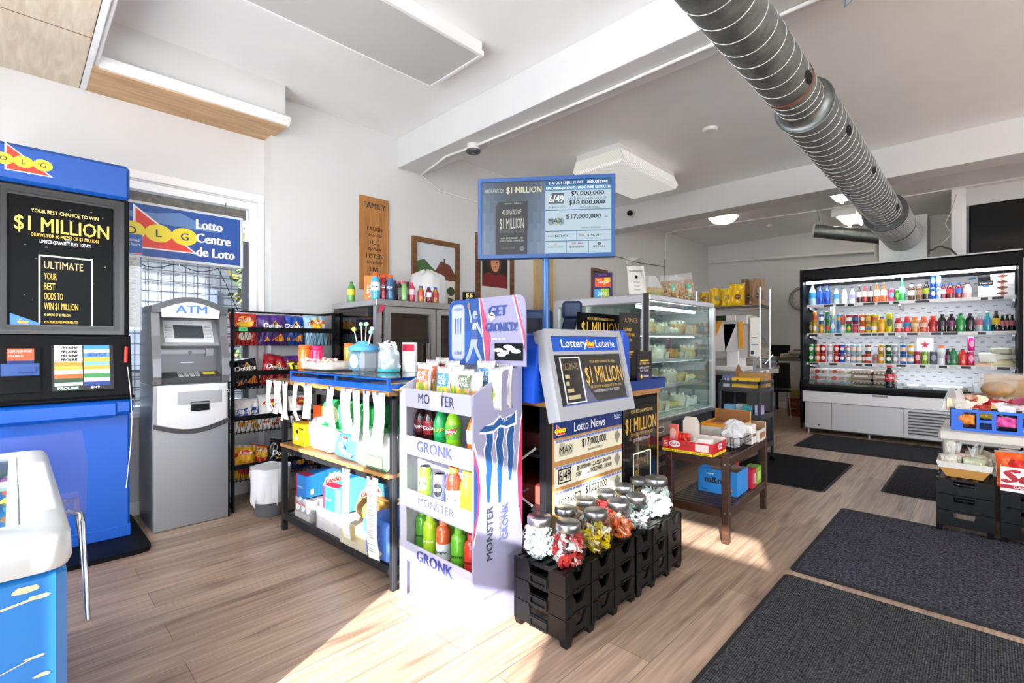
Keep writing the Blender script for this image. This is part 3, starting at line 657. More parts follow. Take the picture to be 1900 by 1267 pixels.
onrack('black tortilla chip bag on the lowest shelf', .345, 3, '#16171d', d_dori('#dd7a2c'), w=.20, h=.26, seed=16, roll=.25)
onrack('dark blue ridged crisp bag on the lowest shelf', .55, 3, '#1d3578', d_ruff, w=.20, seed=17)
# ================================================================ waste bin
t = thing('waste_bin', 'grey waste bin with a white liner below the snack rack', 'bin', (-3.62, 1.27, 0))
b = MB(); b.lathe([(.098, 0), (.105, .01), (.126, .30), (.13, .305), (.13, .325), (.122, .325)], C('#6b6e73', .35), 24); b.build('bucket', t)
b = MB(); rr = random.Random(4)
def liner(u, v):
    a = u * 2 * PI; drop = .20 + .10 * max(0, math.cos(a + .6)) ** 3 - .08 * (math.sin(a * 2.5) > .2)
    r = .134 + .007 * math.sin(9 * a + 3 * v) * v + .012 * v * math.sin(4 * a); q = v * drop
    return Vector(((r - .03 * q) * math.cos(a), (r - .03 * q) * math.sin(a), .332 - q + .006 * math.sin(5 * a) * (1 - v)))
b.grid(liner, 48, 10, film('bin_liner', '#f2f3f6', .88, .3)); b.lathe([(.12, .10), (.128, .332)], film('bin_liner'), 24); b.build('liner', t)
# ================================================================ chest freezer (near corner) and clear chair
FX0, FX1, FY0, FY1, FZ = -2.74, -1.52, -.62, .088, .775
t = thing('chest_freezer', 'scratched blue ice cream chest freezer with glass lids in the near corner', 'freezer', (FX0, FY0, 0))
L_, D_ = FX1 - FX0, FY1 - FY0
b = MB(); FB = mat('freezer_blue', '#1f6db2', .35); CH = C('#cbb896', .7)
b.box(0, 0, .0, L_, D_, FZ - .085, FB, .02)
Wf = plane((L_ + .0005, 0, 0), (0, 1, 0), (0, 0, 1))
rr = random.Random(3)
for (u, v, a, c_) in ((.64, .655, .03, .010), (.66, .633, .022, .006), (.655, .50, .02, .004), (.665, .455, .016, .005), (.66, .40, .016, .012), (.665, .375, .02, .008), (.67, .345, .022, .011), (.66, .22, .012, .006)):
    b.patch([(u + a * math.cos(k * .785) * rr.uniform(.6, 1.1), v + c_ * math.sin(k * .785) * rr.uniform(.6, 1.1)) for k in range(8)], Wf, CH, .0006)
b.patch([(.35, .585), (.50, .605), (.65, .628), (.65, .633), (.5, .611), (.35, .589)], Wf, CH, .0006); b.patch([(.58, .478), (.66, .50), (.66, .503), (.58, .480)], Wf, CH, .0006)
b.build('cabinet', t)
b = MB(); RIM = C('#b4b8b9', .3)
def rim_ring(z, ins, rad):
    q = []; x0, y0, x1, y1 = ins, ins, L_ - ins, D_ - ins
    for (cx, cyy, a0) in ((x1 - rad, y1 - rad, 0), (x0 + rad, y1 - rad, 90), (x0 + rad, y0 + rad, 180), (x1 - rad, y0 + rad, 270)):
        for k in range(6): a = R(a0 + k * 18); q.append((cx + rad * math.cos(a), cyy + rad * math.sin(a), z))
    return q
rings = [rim_ring(FZ - .09, -.004, .05), rim_ring(FZ - .075, -.010, .05), rim_ring(FZ - .02, -.008, .05), rim_ring(FZ - .003, .004, .05), rim_ring(FZ, .02, .05), rim_ring(FZ + .002, .075, .03), rim_ring(FZ - .03, .082, .03), rim_ring(FZ - .40, .085, .03)]
vs = [p for q in rings for p in q]; n = len(rings[0]); fs = []
for j in range(len(rings) - 1):
    for i in range(n): fs.append((j * n + i, j * n + (i + 1) % n, (j + 1) * n + (i + 1) % n, (j + 1) * n + i))
b.add(vs, fs, RIM, True); b.add(rings[-1], [tuple(range(n))], C('#e8ecee')); b.build('rim', t)
for k in range(2):
    b = MB(); x0 = .085 + k * .50; z = FZ - .015 + k * .008; b.box(x0, .085, z, x0 + .55, D_ - .085, z + .004, thin_glass('lid_glass', '#eef6f4')); b.build('glass_lid', t)
    b = MB()
    for (p0, p1) in (((x0, .08), (x0 + .02, D_ - .08)), ((x0 + .53, .08), (x0 + .55, D_ - .08)), ((x0 + .021, .08), (x0 + .529, .10)), ((x0 + .021, D_ - .10), (x0 + .529, D_ - .08))): b.box(p0[0], p0[1], z - .003, p1[0], p1[1], z + .007, C('#bfc6c8', .3))
    b.build('lid_frame', t)
rr = random.Random(9); ict = 0
kinds = [('#f0d24a', 'yellow'), ('#e85a9a', 'pink'), ('#e9e4da', 'cream'), ('#3f7fd0', 'blue'), ('#d23b34', 'red'), ('#69b14e', 'green'), ('#8a5a3a', 'brown')]
for i in range(7):
    for j in range(5):
        col, cn = kinds[(i * 3 + j * 2) % 7]
        b = MB(); w_, l_ = .055, .115
        b.grid(lambda u, v: Vector(((u - .5) * l_, (v - .5) * w_, .03 * (1 - abs(2 * u - 1) ** 4) * (1 - abs(2 * v - 1) ** 3) + .001)), 8, 5, C(col, .25)); b.box(-l_ / 2, -w_ / 2, -.012, l_ / 2, w_ / 2, .002, C(col, .25)); b.patch(ell(0, 0, .03, .014, 10), lambda u, v, off=0: Vector((u, v, .033)), WHT)
        o = b.build('ice_cream_bar', None, (FX0 + .17 + i * .145 + rr.uniform(-.01, .01), FY0 + .15 + j * .118 + rr.uniform(-.01, .01), FZ - .095 - rr.uniform(0, .01)), rr.uniform(-.5, .5))
        rows = 'front second third fourth back'.split()
        tag(o, '%s wrapped ice cream bar in the chest freezer, %s across and %s along' % (cn, ORD[j], ORD[i]), 'ice cream', 'ice creams in the chest freezer')
b = MB(); b.box(.09, .09, FZ - .36, L_ - .09, D_ - .09, FZ - .12, C('#e4e9ec', .5)); b.build('basket_floor', t)
t = thing('acrylic_chair', 'clear purple-tinted acrylic chair with chrome legs behind the chest freezer', 'chair', (-3.09, .02, 0))
ACR = film('purple_acrylic', '#7f86cc', .24, .05)
b = MB()
def seat(u, v):
    y = (u - .5) * .42; 
    if v < .5: q = v / .5; x = -.24 + q * .42; z = .445 - .02 * math.sin(q * PI) + .02 * (1 - q) * 0
    else: q = (v - .5) / .5; x = .18 + .12 * math.sin(q * 1.2) * q + .02; z = .445 + .385 * q
    return Vector((x + .03 * math.cos((u - .5) * PI) * (v > .5) * (v - .5) * 2, y * (1 - .12 * (v > .8) * (v - .8) * 5), z))
b.grid(seat, 10, 16, ACR); b.grid(lambda u, v: seat(u, v) + Vector((.0, 0, -.006)), 10, 16, ACR, flip=True); b.build('seat_shell', t)
for (x, y, sx, sy) in ((.30, .205, .15, .195), (-.26, .245, -.18, .195), (.30, -.20, .15, -.195), (-.26, -.20, -.18, -.195)):
    b = MB(); b.tube([(x, y, 0), (x + (sx - x) * .85, y + (sy - y) * .85, .39), (sx, sy, .425), (sx * .6, sy * .8, .432)], .0115, CHROME, 10); b.build('leg', t)
b = MB(); b.tube([(-.108, .156, .428), (.09, .156, .428), (.09, -.156, .428), (-.108, -.156, .428)], .009, CHROME, 8, True); b.build('seat_frame', t)
# ================================================================ bottles, cans, cartons
PROF = {
 'soda': [(.86, 0), (1, .03), (1, .20), (.92, .32), (.97, .42), (1, .58), (.93, .68), (.70, .80), (.42, .89), (.40, .92)],
 'sport': [(.9, 0), (1, .04), (.97, .20), (.90, .30), (1, .40), (1, .62), (.95, .70), (.78, .79), (.60, .84), (.60, .87)],
 'water': [(.9, 0), (1, .03), (1, .55), (.97, .62), (.8, .74), (.5, .86), (.36, .91), (.36, .93)],
 'glass': [(.92, 0), (1, .03), (1, .48), (.86, .60), (.52, .74), (.38, .84), (.36, .95)],
 'juice': [(.95, 0), (1, .03), (1, .60), (.9, .70), (.62, .82), (.46, .87), (.46, .88)],
 'prime': [(.9, 0), (1, .03), (1, .72), (.92, .79), (.62, .84), (.55, .86)],
 'jar': [(.95, 0), (1, .03), (1, .78), (.9, .84), (.85, .86)],
}
_BM = {}
def drink_mesh(style, h, r, col, lab, cap, lz, txt, tcol, n, deco):
    key = (style, h, r, col, lab, cap, lz, txt, tcol, n, deco)
    if key in _BM: return _BM[key]
    parts = []
    if style == 'can':
        b = MB(); b.lathe([(.80 * r, 0), (r, .06 * h), (r, .92 * h), (.84 * r, .97 * h)], C(col, .22, metal=.35), n); parts.append(('body', b))
        b = MB(); b.lathe([(.85 * r, .965 * h), (.85 * r, h), (.76 * r, h), (.74 * r, .97 * h), (0, .97 * h)], CHROME, n); parts.append(('lid', b))
        if lab:
            W = cylw(r, 0); b = MB()
            if deco == 'ball':
                b.patch(ell(0, .55 * h, .8 * r, .8 * r, 14), W, WHT, .0006, 3); b.patch([(.8 * r * math.cos(a), .58 * h + .8 * r * math.sin(a)) for a in [PI * i / 8 for i in range(9)]], W, C('#c8102e'), .0012, 3)
            elif deco == 'band': b.lathe([(r + .0007, .3 * h), (r + .0007, .7 * h)], C(lab), n)
            else: b.patch(ell(0, .52 * h, .75 * r, .22 * h, 12), W, C(lab), .0006, 3)
            if txt: b.text(txt, W, 0, .47 * h, .11 * h, C(tcol), 1.2 * r, off=.0018, bold=.01)
            parts.append(('print', b))
    elif style == 'carton':
        b = MB(); b.box(-r, -r, 0, r, r, .74 * h, C(col, .4)); Wy = plane((0, 0, 0), (1, 0, 0), (0, 0, 1))
        vs = [(-r, -r, .74 * h), (r, -r, .74 * h), (r, r, .74 * h), (-r, r, .74 * h), (-r, 0, .92 * h), (r, 0, .92 * h)]; b.add(vs, [(0, 1, 5, 4), (2, 3, 4, 5), (1, 2, 5), (3, 0, 4)], C(cap, .4)); b.box(-r, -.003, .92 * h, r, .003, h, C(cap, .4)); parts.append(('body', b))
        b = MB(); W = plane((0, -r, 0), (1, 0, 0), (0, 0, 1)); b.patch(rect(-r, .52 * h, r, .74 * h), W, C(cap), .0006); b.patch(ell(0, .5 * h, .45 * r, .05 * h), W, C(lab), .0012)
        if txt: b.text(txt, W, 0, .6 * h, .07 * h, C(tcol), 1.5 * r, off=.002, bold=.01)
        parts.append(('print', b))
    else:
        pr = PROF[style]; zc = pr[-1][1]
        b = MB(); b.lathe([(q * r, z * h) for q, z in pr], C(col, .12, coat=.5), n); parts.append(('body', b))
        ck = pr[-1][0]; b = MB(); b.lathe([(ck * r * 1.08, zc * h), (ck * r * 1.08, h * .995), (ck * r * .9, h)], C(cap, .4), n); parts.append(('cap', b))
        if lab:
            a, z2 = lz or (.34, .64); b = MB()
            def rad(z):
                for (r0, z0), (r1, z1) in zip(pr, pr[1:]):
                    if z0 <= z <= z1: return r * (r0 + (r1 - r0) * (z - z0) / max(1e-6, z1 - z0))
                return r
            zs = [a + (z2 - a) * i / 5 for i in range(6)]
            b.lathe([(rad(z) + .0012, z * h) for z in zs], C(lab, .35), n)
            W = lambda u, v, off=0: cylw(r + .001, 0)(u, v, off - (r - rad(min(z2, max(a, v / h)))))
            if deco == 'flash': b.patch([(-.9 * r, (a + .06) * h), (.3 * r, (a + .12) * h), (.9 * r, (z2 - .04) * h), (-.4 * r, (z2 - .1) * h)], W, C('#c8202c'), .0006, 3)
            if txt: b.text(txt, W, 0, ((a + z2) / 2 - .035) * h, .075 * h, C(tcol), 1.5 * r, off=.002, bold=.01, shear=.1)
            parts.append(('label', b))
    _BM[key] = [(nm, bb, None) for nm, bb in parts]
    return _BM[key]
_SH = {}
def drink(label, loc, style, h, r, col, lab=None, cap='#e9e9e9', lz=None, txt=None, tcol='#ffffff', n=14, group=None, rz=0, deco=None, name=None, cat=None):
    nm = name or {'can': 'drink_can', 'carton': 'milk_carton', 'jar': 'glass_jar'}.get(style, 'drink_bottle')
    t = thing(nm, label, cat or {'can': 'can', 'carton': 'carton'}.get(style, 'bottle'), loc, rz, group)
    key = (style, h, r, col, lab, cap, lz, txt, tcol, n, deco)
    if key not in _SH: _SH[key] = [bb.build(pn, t) for pn, bb, _ in drink_mesh(*key)]
    else:
        for o in _SH[key]:
            c = o.copy(); COL.objects.link(c); c.parent = t
    return t
def box_thing(name, label, cat, loc, rz, sx, sy, sz, col, prints=None, group=None, ch=.003, rough=.5):
    """closed printed carton; local origin front-lower-left corner"""
    t = thing(name, label, cat, loc, rz, group); b = MB(); b.box(0, 0, 0, sx, sy, sz, C(col, rough) if isinstance(col, str) else col, ch); b.build('carton', t)
    if prints: b = MB(); prints(b, FW(), plane((sx, 0, 0), (0, 1, 0), (0, 0, 1)), plane((0, 0, sz), (1, 0, 0), (0, 1, 0))); b.build('print', t)
    return t
# ================================================================ shelf unit
SO, SR = Vector((-3.245, 1.205, 0)), R(3.3)
SM = Matrix.Translation(SO) @ Matrix.Rotation(SR, 4, 'Z')
def S2(x, y, z): return SM @ Vector((x, y, z))
SHW = wood('shelf_board', '#5d4632', '#8a6a48', (2, 30, 30), .5)
CHIPB = mat('chipboard_edge', '#c28a48', .8, noise=.35, nscale=250)
t = thing('shelf_unit', 'metal framed shelf unit with wooden boards stacked with drink packs', 'shelf', SO, SR)
DM = mat('dark_metal', '#2b2c30', .45, .4)
SL, SDp = 1.205, .47
for (x, y) in ((0, 0), (SL - .028, 0), (0, SDp - .03), (SL - .028, SDp - .03)):
    b = MB(); b.box(x, y, 0, x + .028, y + .03, .93, DM, .002); b.build('leg', t)
b = MB(); b.box(-.10, -.02, .945, SL, SDp + .01, .968, SHW); b.box(-.10, -.0215, .945, SL, -.02, .968, CHIPB); b.build('top_board', t)
b = MB(); b.box(.028, -.02, .548, SL - .0, SDp, .566, SHW); b.box(.028, -.0215, .548, SL, -.02, .566, CHIPB); b.build('middle_board', t)
b = MB()
for z in (.905, .508, .075): b.box(.028, 0, z, SL - .028, .022, z + .04, DM); b.box(.028, SDp - .022, z, SL - .028, SDp, z + .04, DM); b.box(0, .03, z, .022, SDp - .03, z + .04, DM); b.box(SL - .022, .03, z, SL, SDp - .03, z + .04, DM)
b.build('rails', t)
b = MB()
for i in range(13): b.box(.05 + i * .09, .02, .095, .075 + i * .09, SDp - .02, .112, C('#8d8f94', .35, metal=.5))
b.build('slats', t)
def canada(word):
    def f(b, Fw, Sd, Tp):
        b.patch(rect(0, .0, .13, .13), Fw, C('#2d7fcb')); b.patch(rect(.0, .0, .02, .13), Fw, C('#c22a4c'), .0015); b.text('CANADA', Fw, .06, .055, .012, WHT, .07, off=.002)
        b.patch([(.12, .02), (.26, .02), (.27, .06), (.25, .105), (.19, .12), (.13, .105), (.11, .06)], Sd, C('#e7d9b0')); b.patch([(.15, .115), (.155, .13), (.17, .12), (.19, .132), (.205, .12), (.225, .13), (.23, .115)], Sd, WHT)
        b.text('CANADA', Sd, .19, .068, .024, C('#b3203f'), .125, off=.002, bold=.02); b.text('DRY', Sd, .19, .035, .024, C('#b3203f'), .07, off=.002, bold=.02); b.text(word, Sd, .335, .09, .016, WHT, .11, off=.002)
        b.patch(rect(.03, .02, .05, .05), Sd, WHT); b.patch(rect(.0, .0, .13, .06), Tp, C('#a92642'))
    return f
cz = .112
bx = lambda name, label, x, y, z, *a, rz=0, **k: box_thing(name, label, 'box', S2(x, y, z), SR + rz, *a, **k)
bx('drink_carton', 'deep blue soda carton with red end on a tray of silver cans', .14, .03, cz + .135, .13, .40, .135, '#2272c4', canada('CLUB SODA'))
def can_pack(label, x, y, z, nx, ny, col, wrap, lab=None, h=.122, r=.033, deco=None, op=.25, rows=1, txt=None):
    """a shrink-wrapped tray: its cans are the pack's parts"""
    t = thing('can_pack', label, 'pack', S2(x, y, z), SR)
    b = MB(); b.box(0, 0, 0, nx * 2 * r, ny * 2 * r, .035, C('#b9b2a6', .7)); b.build('tray', t)
    for i in range(nx):
        for j in range(ny):
            for (pn, bb, _) in drink_mesh('can', h, r, col, lab, '#ffffff', None, txt, '#ffffff', 10, deco):
                if i == 0 and j == 0: o = bb.build('can' if pn == 'body' else 'can_' + pn, t); can_pack.p[pn] = o
                else: o = can_pack.p[pn].copy(); COL.objects.link(o); o.parent = t
                o.location = (r + i * 2 * r, r + j * 2 * r, .003)
    b = MB(); b.box(-.003, -.003, 0, nx * 2 * r + .003, ny * 2 * r + .003, h + .004, film(wrap[0], wrap[1], wrap[2]), .01); b.build('wrap', t)
    return t
can_pack.p = {}
can_pack('clear wrapped tray of silver cola cans on the slatted bottom shelf', .12, .03, cz, 3, 5, '#b9bcc2', ('film_clear', '#ffffff', .18), '#d5d8dd', deco='ball')
can_pack('white wrapped cola can tray under the light blue carton', .42, .02, cz, 4, 5, '#dfe2e8', ('film_white', '#ffffff', .45), '#ffffff', deco='ball')
bx('drink_carton', 'light blue soda carton with its end torn open', .50, .02, cz + .135, .19, .40, .135, '#5aa6de', canada('DIET'))
can_pack('yellow and white wrapped lemon drink tray beside the blue pack', .72, .0, cz, 4, 5, '#e6d9a0', ('film_yellow', '#fff4cf', .55), '#e8c93c')
def pepsi_pack(b, Fw, Sd, Tp):
    for W in (Fw, Sd):
        b.patch([(.05, .09), (.09, .05), (.17, .03), (.19, .05), (.12, .075), (.10, .12), (.07, .14)], W, C('#f0ede2')); b.patch([(.095, .09), (.12, .08), (.13, .10), (.11, .115)], W, C('#1b4fae'))
        b.patch(ell(.12, .155, .022, .022, 16), W, WHT, .0016); b.patch([(.12 + .022 * math.cos(a), .157 + .022 * math.sin(a)) for a in [PI * i / 8 for i in range(9)]], W, C('#d0342f'), .002)
bx('drink_pack', 'blue wrapped bottle pack with carry handle on the bottom shelf', .93, .0, cz, .24, .36, .20, '#4f86dd', pepsi_pack, ch=.02, rough=.3)
b = MB()
b.grid(lambda u, v: Vector((.13 * math.cos(u * 2 * PI) * math.sin(PI * v) ** .6, .09 * math.sin(u * 2 * PI) * math.sin(PI * v) ** .6, .05 - .05 * math.cos(PI * v) + .006 * math.sin(9 * u * 2 * PI))), 24, 10, mat('bread_brown', '#b98a4c', .6, noise=.4, nscale=30))
tag(b.build('bread_loaf', None, S2(.84, .14, cz + .128), SR), 'brown bread loaf in clear wrap between cartons on the bottom shelf', 'bread')
# middle board
mz = .567
bx('tea_box', 'yellow box with a small black crest at the shelf leg', .12, .015, mz, .16, .10, .135, '#e8d413', lambda b, Fw, Sd, Tp: (b.patch(ell(.07, .085, .011, .013), Fw, BLK), b.patch(rect(.04, .03, .08, .055), Fw, C('#d8dad0')), b.text('12', Fw, .145, .012, .012, BLK), b.patch(rect(.09, .105, .15, .109), Fw, BLK)))
bx('orange_carton', 'orange carton standing behind the yellow box', .14, .14, mz, .20, .14, .235, '#ef6a2a', lambda b, Fw, Sd, Tp: b.patch(rect(.02, .03, .08, .13), Fw, C('#f7c9a0')))
def puffy(name, label, cat, loc, rz, sx, sy, sz, m, seed=1, group=None, prints=None, k=.012):
    """soft wrapped pack: rounded block with slack, creased skin"""
    rr = random.Random(seed); ph = [rr.uniform(0, 6) for _ in range(4)]
    t = thing(name, label, cat, loc, rz, group); b = MB()
    def f(u, v):
        a = 2 * PI * u; c = lambda q: math.copysign(abs(q) ** .35, q)
        s_ = math.sin(PI * v) ** .3 if 0 < v < 1 else 0
        w = 1 + k / sx * (math.sin(7 * a + ph[0] + 6 * v) + math.sin(11 * v + ph[1] + 3 * a))
        return Vector((sx / 2 + sx / 2 * c(math.cos(a)) * s_ * w, sy / 2 + sy / 2 * c(math.sin(a)) * s_ * w, sz / 2 - sz / 2 * c(math.cos(PI * v))))
    b.grid(f, 40, 16, m); b.build('wrap', t)
    if prints: b = MB(); prints(b, FW(-.004), plane((sx + .004, 0, 0), (0, 1, 0), (0, 0, 1)), plane((0, 0, sz + .003), (1, 0, 0), (0, 1, 0))); b.build('print', t)
    return t
def gift(b, Fw, Sd, Tp):
    b.patch([(.05, .06), (.10, .045), (.17, .06), (.16, .064), (.10, .052), (.06, .066)], Fw, C('#b99a72')); b.patch([(.0, .10), (.02, .19), (.03, .19), (.012, .10)], Fw, C('#b5b0c4'))
puffy('tissue_pack', 'white wrapped tissue pack on the middle board', 'pack', S2(.35, .01, mz), SR, .25, .22, .20, C('#eceaf0', .35), 3, prints=gift)
puffy('drink_pack', 'blue wrapped cola pack below the green lemon-lime pack', 'pack', S2(.63, .0, mz), SR, .30, .34, .135, C('#4a86de', .25), 5, prints=lambda b, Fw, Sd, Tp: pepsi_pack(b, lambda u, v, o=0: Fw(u + .03, v * .75, o), Sd, Tp))
def lime(b, Fw, Sd, Tp):
    b.patch(ell(.14, .10, .085, .055, 18), Fw, C('#ead9c4')); b.patch([(.0, .03), (.10, .05), (.22, .02), (.30, .03), (.3, .06), (.2, .05)], Fw, C('#12843f')); b.text('7UP', Fw, .34, .05, .05, WHT, .07, off=.004, bold=.02)
puffy('drink_pack', 'bright green lemon-lime soda pack with white label spot', 'pack', S2(.50, -.005, mz + .138), SR, .46, .32, .175, C('#2fae58', .25), 7, prints=lime)
t = thing('ginger_ale_pack', 'clear wrapped green ginger ale bottles at the display end', 'pack', S2(.893, -.012, mz), SR)
for i in range(4):
    for j in range(3):
        for (pn, bb, _) in drink_mesh('soda', .21, .033, '#3f9e5a', '#f0f4ea', '#2b8a46', None, None, '#ffffff', 10, None):
            if i == 0 and j == 0: o = bb.build('bottle' if pn == 'body' else 'bottle_' + pn, t); can_pack.p['g' + pn] = o
            else: o = can_pack.p['g' + pn].copy(); COL.objects.link(o); o.parent = t
            o.location = (.035 + i * .068, .035 + j * .068, .004)
b = MB(); b.box(0, -.003, 0, .278, .21, .19, film('film_white'), .02); b.patch(rect(.02, .02, .25, .07), FW(-.005), C('#cfe8b9')); b.build('wrap', t)
# hanging till slips
def slip(x, w, l, yaw, curl, label, z0=.962, seed=0):
    rr = random.Random(seed); t = thing('till_slip', label, 'slip', S2(x, -.032, z0), SR + yaw, 'till slips clipped along the shelf edge'); b = MB()
    b.grid(lambda u, v: Vector(((u - .5) * w * (1 - .12 * math.sin(PI * v)) + .02 * curl * v * v, -.012 * math.sin(PI * v) * curl - .012 + .006 * math.sin(7 * v + seed) * v, -l * v)), 3, 12, PAPER)
    b.build('paper', t); b = MB()
    for k in range(int(l / .011)):
        if rr.random() < .6: z = -.02 - k * .011; q = rr.uniform(.2, .42) * w; b.box(-q, -.0155 - .012 * math.sin(PI * (-z / l)) * curl - .0, z, q * rr.uniform(.2, .9), -.0148 - .012 * math.sin(PI * (-z / l)) * curl, z + .003, C('#b6b2a6')) if -z < l - .02 else None
    b.build('printing', t); b = MB(); b.box(-.008, -.018, -.012, .008, .012, .006, CHROME); b.build('clip', t)
sl_ = [(-.085, .055, .20, .1, .4), (-.04, .05, .19, -.2, 1), (.015, .055, .21, .1, -.6), (.08, .055, .20, .0, .8), (.125, .05, .24, -.15, -.5), (.155, .045, .23, .2, .6), (.30, .07, .22, -.1, 1.2), (.43, .075, .20, .15, -.8), (.70, .07, .215, 0, .5), (.86, .09, .23, .1, .7), (.955, .08, .26, -.1, -.3), (1.05, .055, .22, 0, .4), (1.15, .085, .27, .15, -.6)]
for i, a in enumerate(sl_): slip(*a, 'white till slip clipped on the shelf edge, %s from the snack rack end' % ORD[i], seed=i)
slip(.86, .07, .36, 0, .4, 'long white till slip below the middle board, beside the bread loaf', .545, 31); slip(1.10, .085, .40, .1, .3, 'widest white till slip below the middle board near the leg', .545, 32)
# ================================================================ ticket case on the shelf top
t = thing('ticket_case', 'blue edged clear scratch ticket case on the shelf top', 'case', S2(.17, -.02, .968), SR)
ACB = C('#1c5fc4', .2, coat=.5); CW, CD, CHh = 1.03, .46, .062
b = MB(); b.box(0, 0, 0, CW, CD, .006, C('#c9d6ea', .3))
for (x0, y0, x1, y1) in ((0, 0, CW, .008), (0, CD - .008, CW, CD - .004), (0, 0, .01, CD), (CW - .01, 0, CW, CD), (.535, 0, .55, CD)): b.box(x0, y0, .0, x1, y1, .03, ACB)
for x in (0, .535, CW - .012): b.box(x, -.002, .0, x + .014, .01, CHh, ACB)
b.box(0, -.001, CHh - .008, CW, .004, CHh, ACB); b.build('tray', t)
b = MB(); b.box(.0, .0, CHh, CW, CD, CHh + .004, thin_glass('case_glass', '#e4f0f4')); b.box(.01, .001, .02, CW - .01, .003, CHh - .008, thin_glass('case_glass')); b.build('glass', t)
b = MB(); rr = random.Random(5)
for i in range(11):
    for j in range(4):
        b.box(.02 + i * .097, .02 + j * .11, .007, .105 + i * .097, .12 + j * .11, .009, C(rr.choice(('#d9d0c0', '#b9484c', '#e0d8cf', '#7a9aca', '#d8b35a', '#c8c3bd', '#8f8fa6')))); b.box(.035 + i * .097, .04 + j * .11, .009, .085 + i * .097, .07 + j * .11, .0095, C(rr.choice(('#a04a3a', '#e8d050', '#46618f', '#f0f0ee'))))
o = b.build('tickets', t); o['kind'] = 'stuff'
cz2 = .968 + CHh + .005
# candy on the case
def candy_jar(label, x, y, col, capc, h=.10, r=.035):
    return drink(label, S2(x, y, cz2), 'jar', h, r, col, None, capc, name='candy_jar', cat='jar', n=12)
t = thing('lollipop_jar', 'clear square lollipop jar with wide blue lid on the ticket case', 'jar', S2(.60, .22, cz2), SR)
b = MB(); b.box(-.075, -.06, 0, .075, .06, .125, film('jar_plastic', '#e6f2fa', .35, .1), .022); b.build('jar', t)
b = MB(); b.patch(ell(0, .06, .045, .042, 18), plane((0, -.0615, 0), (1, 0, 0), (0, 0, 1)), C('#dbe7f0')); b.frame(plane((0, -.061, 0), (1, 0, 0), (0, 0, 1)), -.052, .012, .052, .112, .006, 0, .001, C('#4fa4dc')); b.build('label', t)
b = MB(); b.lathe([(.085, .120), (.088, .13), (.085, .145), (.06, .158), (.032, .168), (.03, .178), (0, .18)], C('#58aee8', .3), 24); b.build('lid', t)
for i, (a, r_, hh, c_) in enumerate(((200, .05, .10, '#d6e36a'), (150, .03, .13, '#a9d8a8'), (80, .02, .13, '#b6e0b4'), (20, .045, .10, '#bfe2c2'), (-20, .07, .08, '#9ad4c0'))):
    x, y = math.cos(R(a)) * r_, math.sin(R(a)) * r_ * .5
    b = MB(); b.tube([(x, y, .15), (x * 1.7, y * 1.7, .15 + hh)], .003, WHT, 6); b.ball((x * 1.7, y * 1.7, .15 + hh), .014, C(c_, .3), 12, 8); b.build('lollipop', t)
candy_jar('orange candy bottle with orange cap on the candy tray', .115, .10, '#f47f2a', '#f0641e', .155, .042); candy_jar('hot pink candy bottle in the candy tray', .235, .12, '#e21f66', '#e01a63', .15, .038); candy_jar('small yellow candy jar with an orange cap behind', .25, .33, '#d8b542', '#ef7a22', .165, .032)
puffy('candy_tray', 'clear bag of mixed pastel candy beside the orange bottle', 'candy', S2(.10, .06, cz2), SR, .38, .22, .055, mat('pastel_candy', '#eadfd2', .3, noise=.3, nscale=45), 12, k=.006)
rr = random.Random(21); b = MB()
for i in range(70): b.ball((rr.uniform(.03, .34), rr.uniform(.0, .1), .055 + rr.uniform(-.02, .014)), rr.uniform(.008, .014), C(rr.choice(('#f4c2c8', '#f7e9b0', '#cfe8c8', '#f2f0ee', '#ee7a96', '#d8dff0'))), 6, 4)
o = b.build('loose_candy', None, S2(.10, .06, cz2), SR); tag(o, 'loose pastel sweets heaped in the clear candy bag', 'candy', kind='stuff')
t = thing('sweet_jar', 'clear jar of white wrapped sweets with a teal base', 'jar', S2(.80, .26, cz2), SR)
b = MB(); b.lathe([(.055, 0), (.062, .01), (.062, .11), (.05, .12), (.05, .15)], film('jar_plastic'), 16); b.build('jar', t); b = MB(); b.lathe([(.063, .004), (.064, .02)], C('#3fb5bf', .4), 16); b.build('base_band', t)
b = MB(); rr = random.Random(8)
for i in range(60): c = Vector((rr.uniform(-.045, .045), rr.uniform(-.045, .045), .012 + rr.uniform(0, .16))); u = Vector((rr.gauss(0, 1), rr.gauss(0, 1), rr.gauss(0, 1))).normalized() * .022; v = u.orthogonal().normalized() * .012; b.add([c - u, c - v, c + u, c + v], [(0, 1, 2, 3)], C(rr.choice(('#f2f2f4', '#dfe5ea', '#e9eef2'))))
o = b.build('wrapped_sweets', t); o['kind'] = 'stuff'
t = thing('paper_cup_sign', 'small red and white sign tilted behind the sweet jar', 'sign', S2(.88, .34, cz2 + .0), SR, None)
b = MB(); b.box(-.06, 0, 0, .06, .015, .17, C('#efeff0')); b.patch(rect(-.055, .12, .055, .16), FW(-.0005), C('#b61f3a')); b.build('card', t)
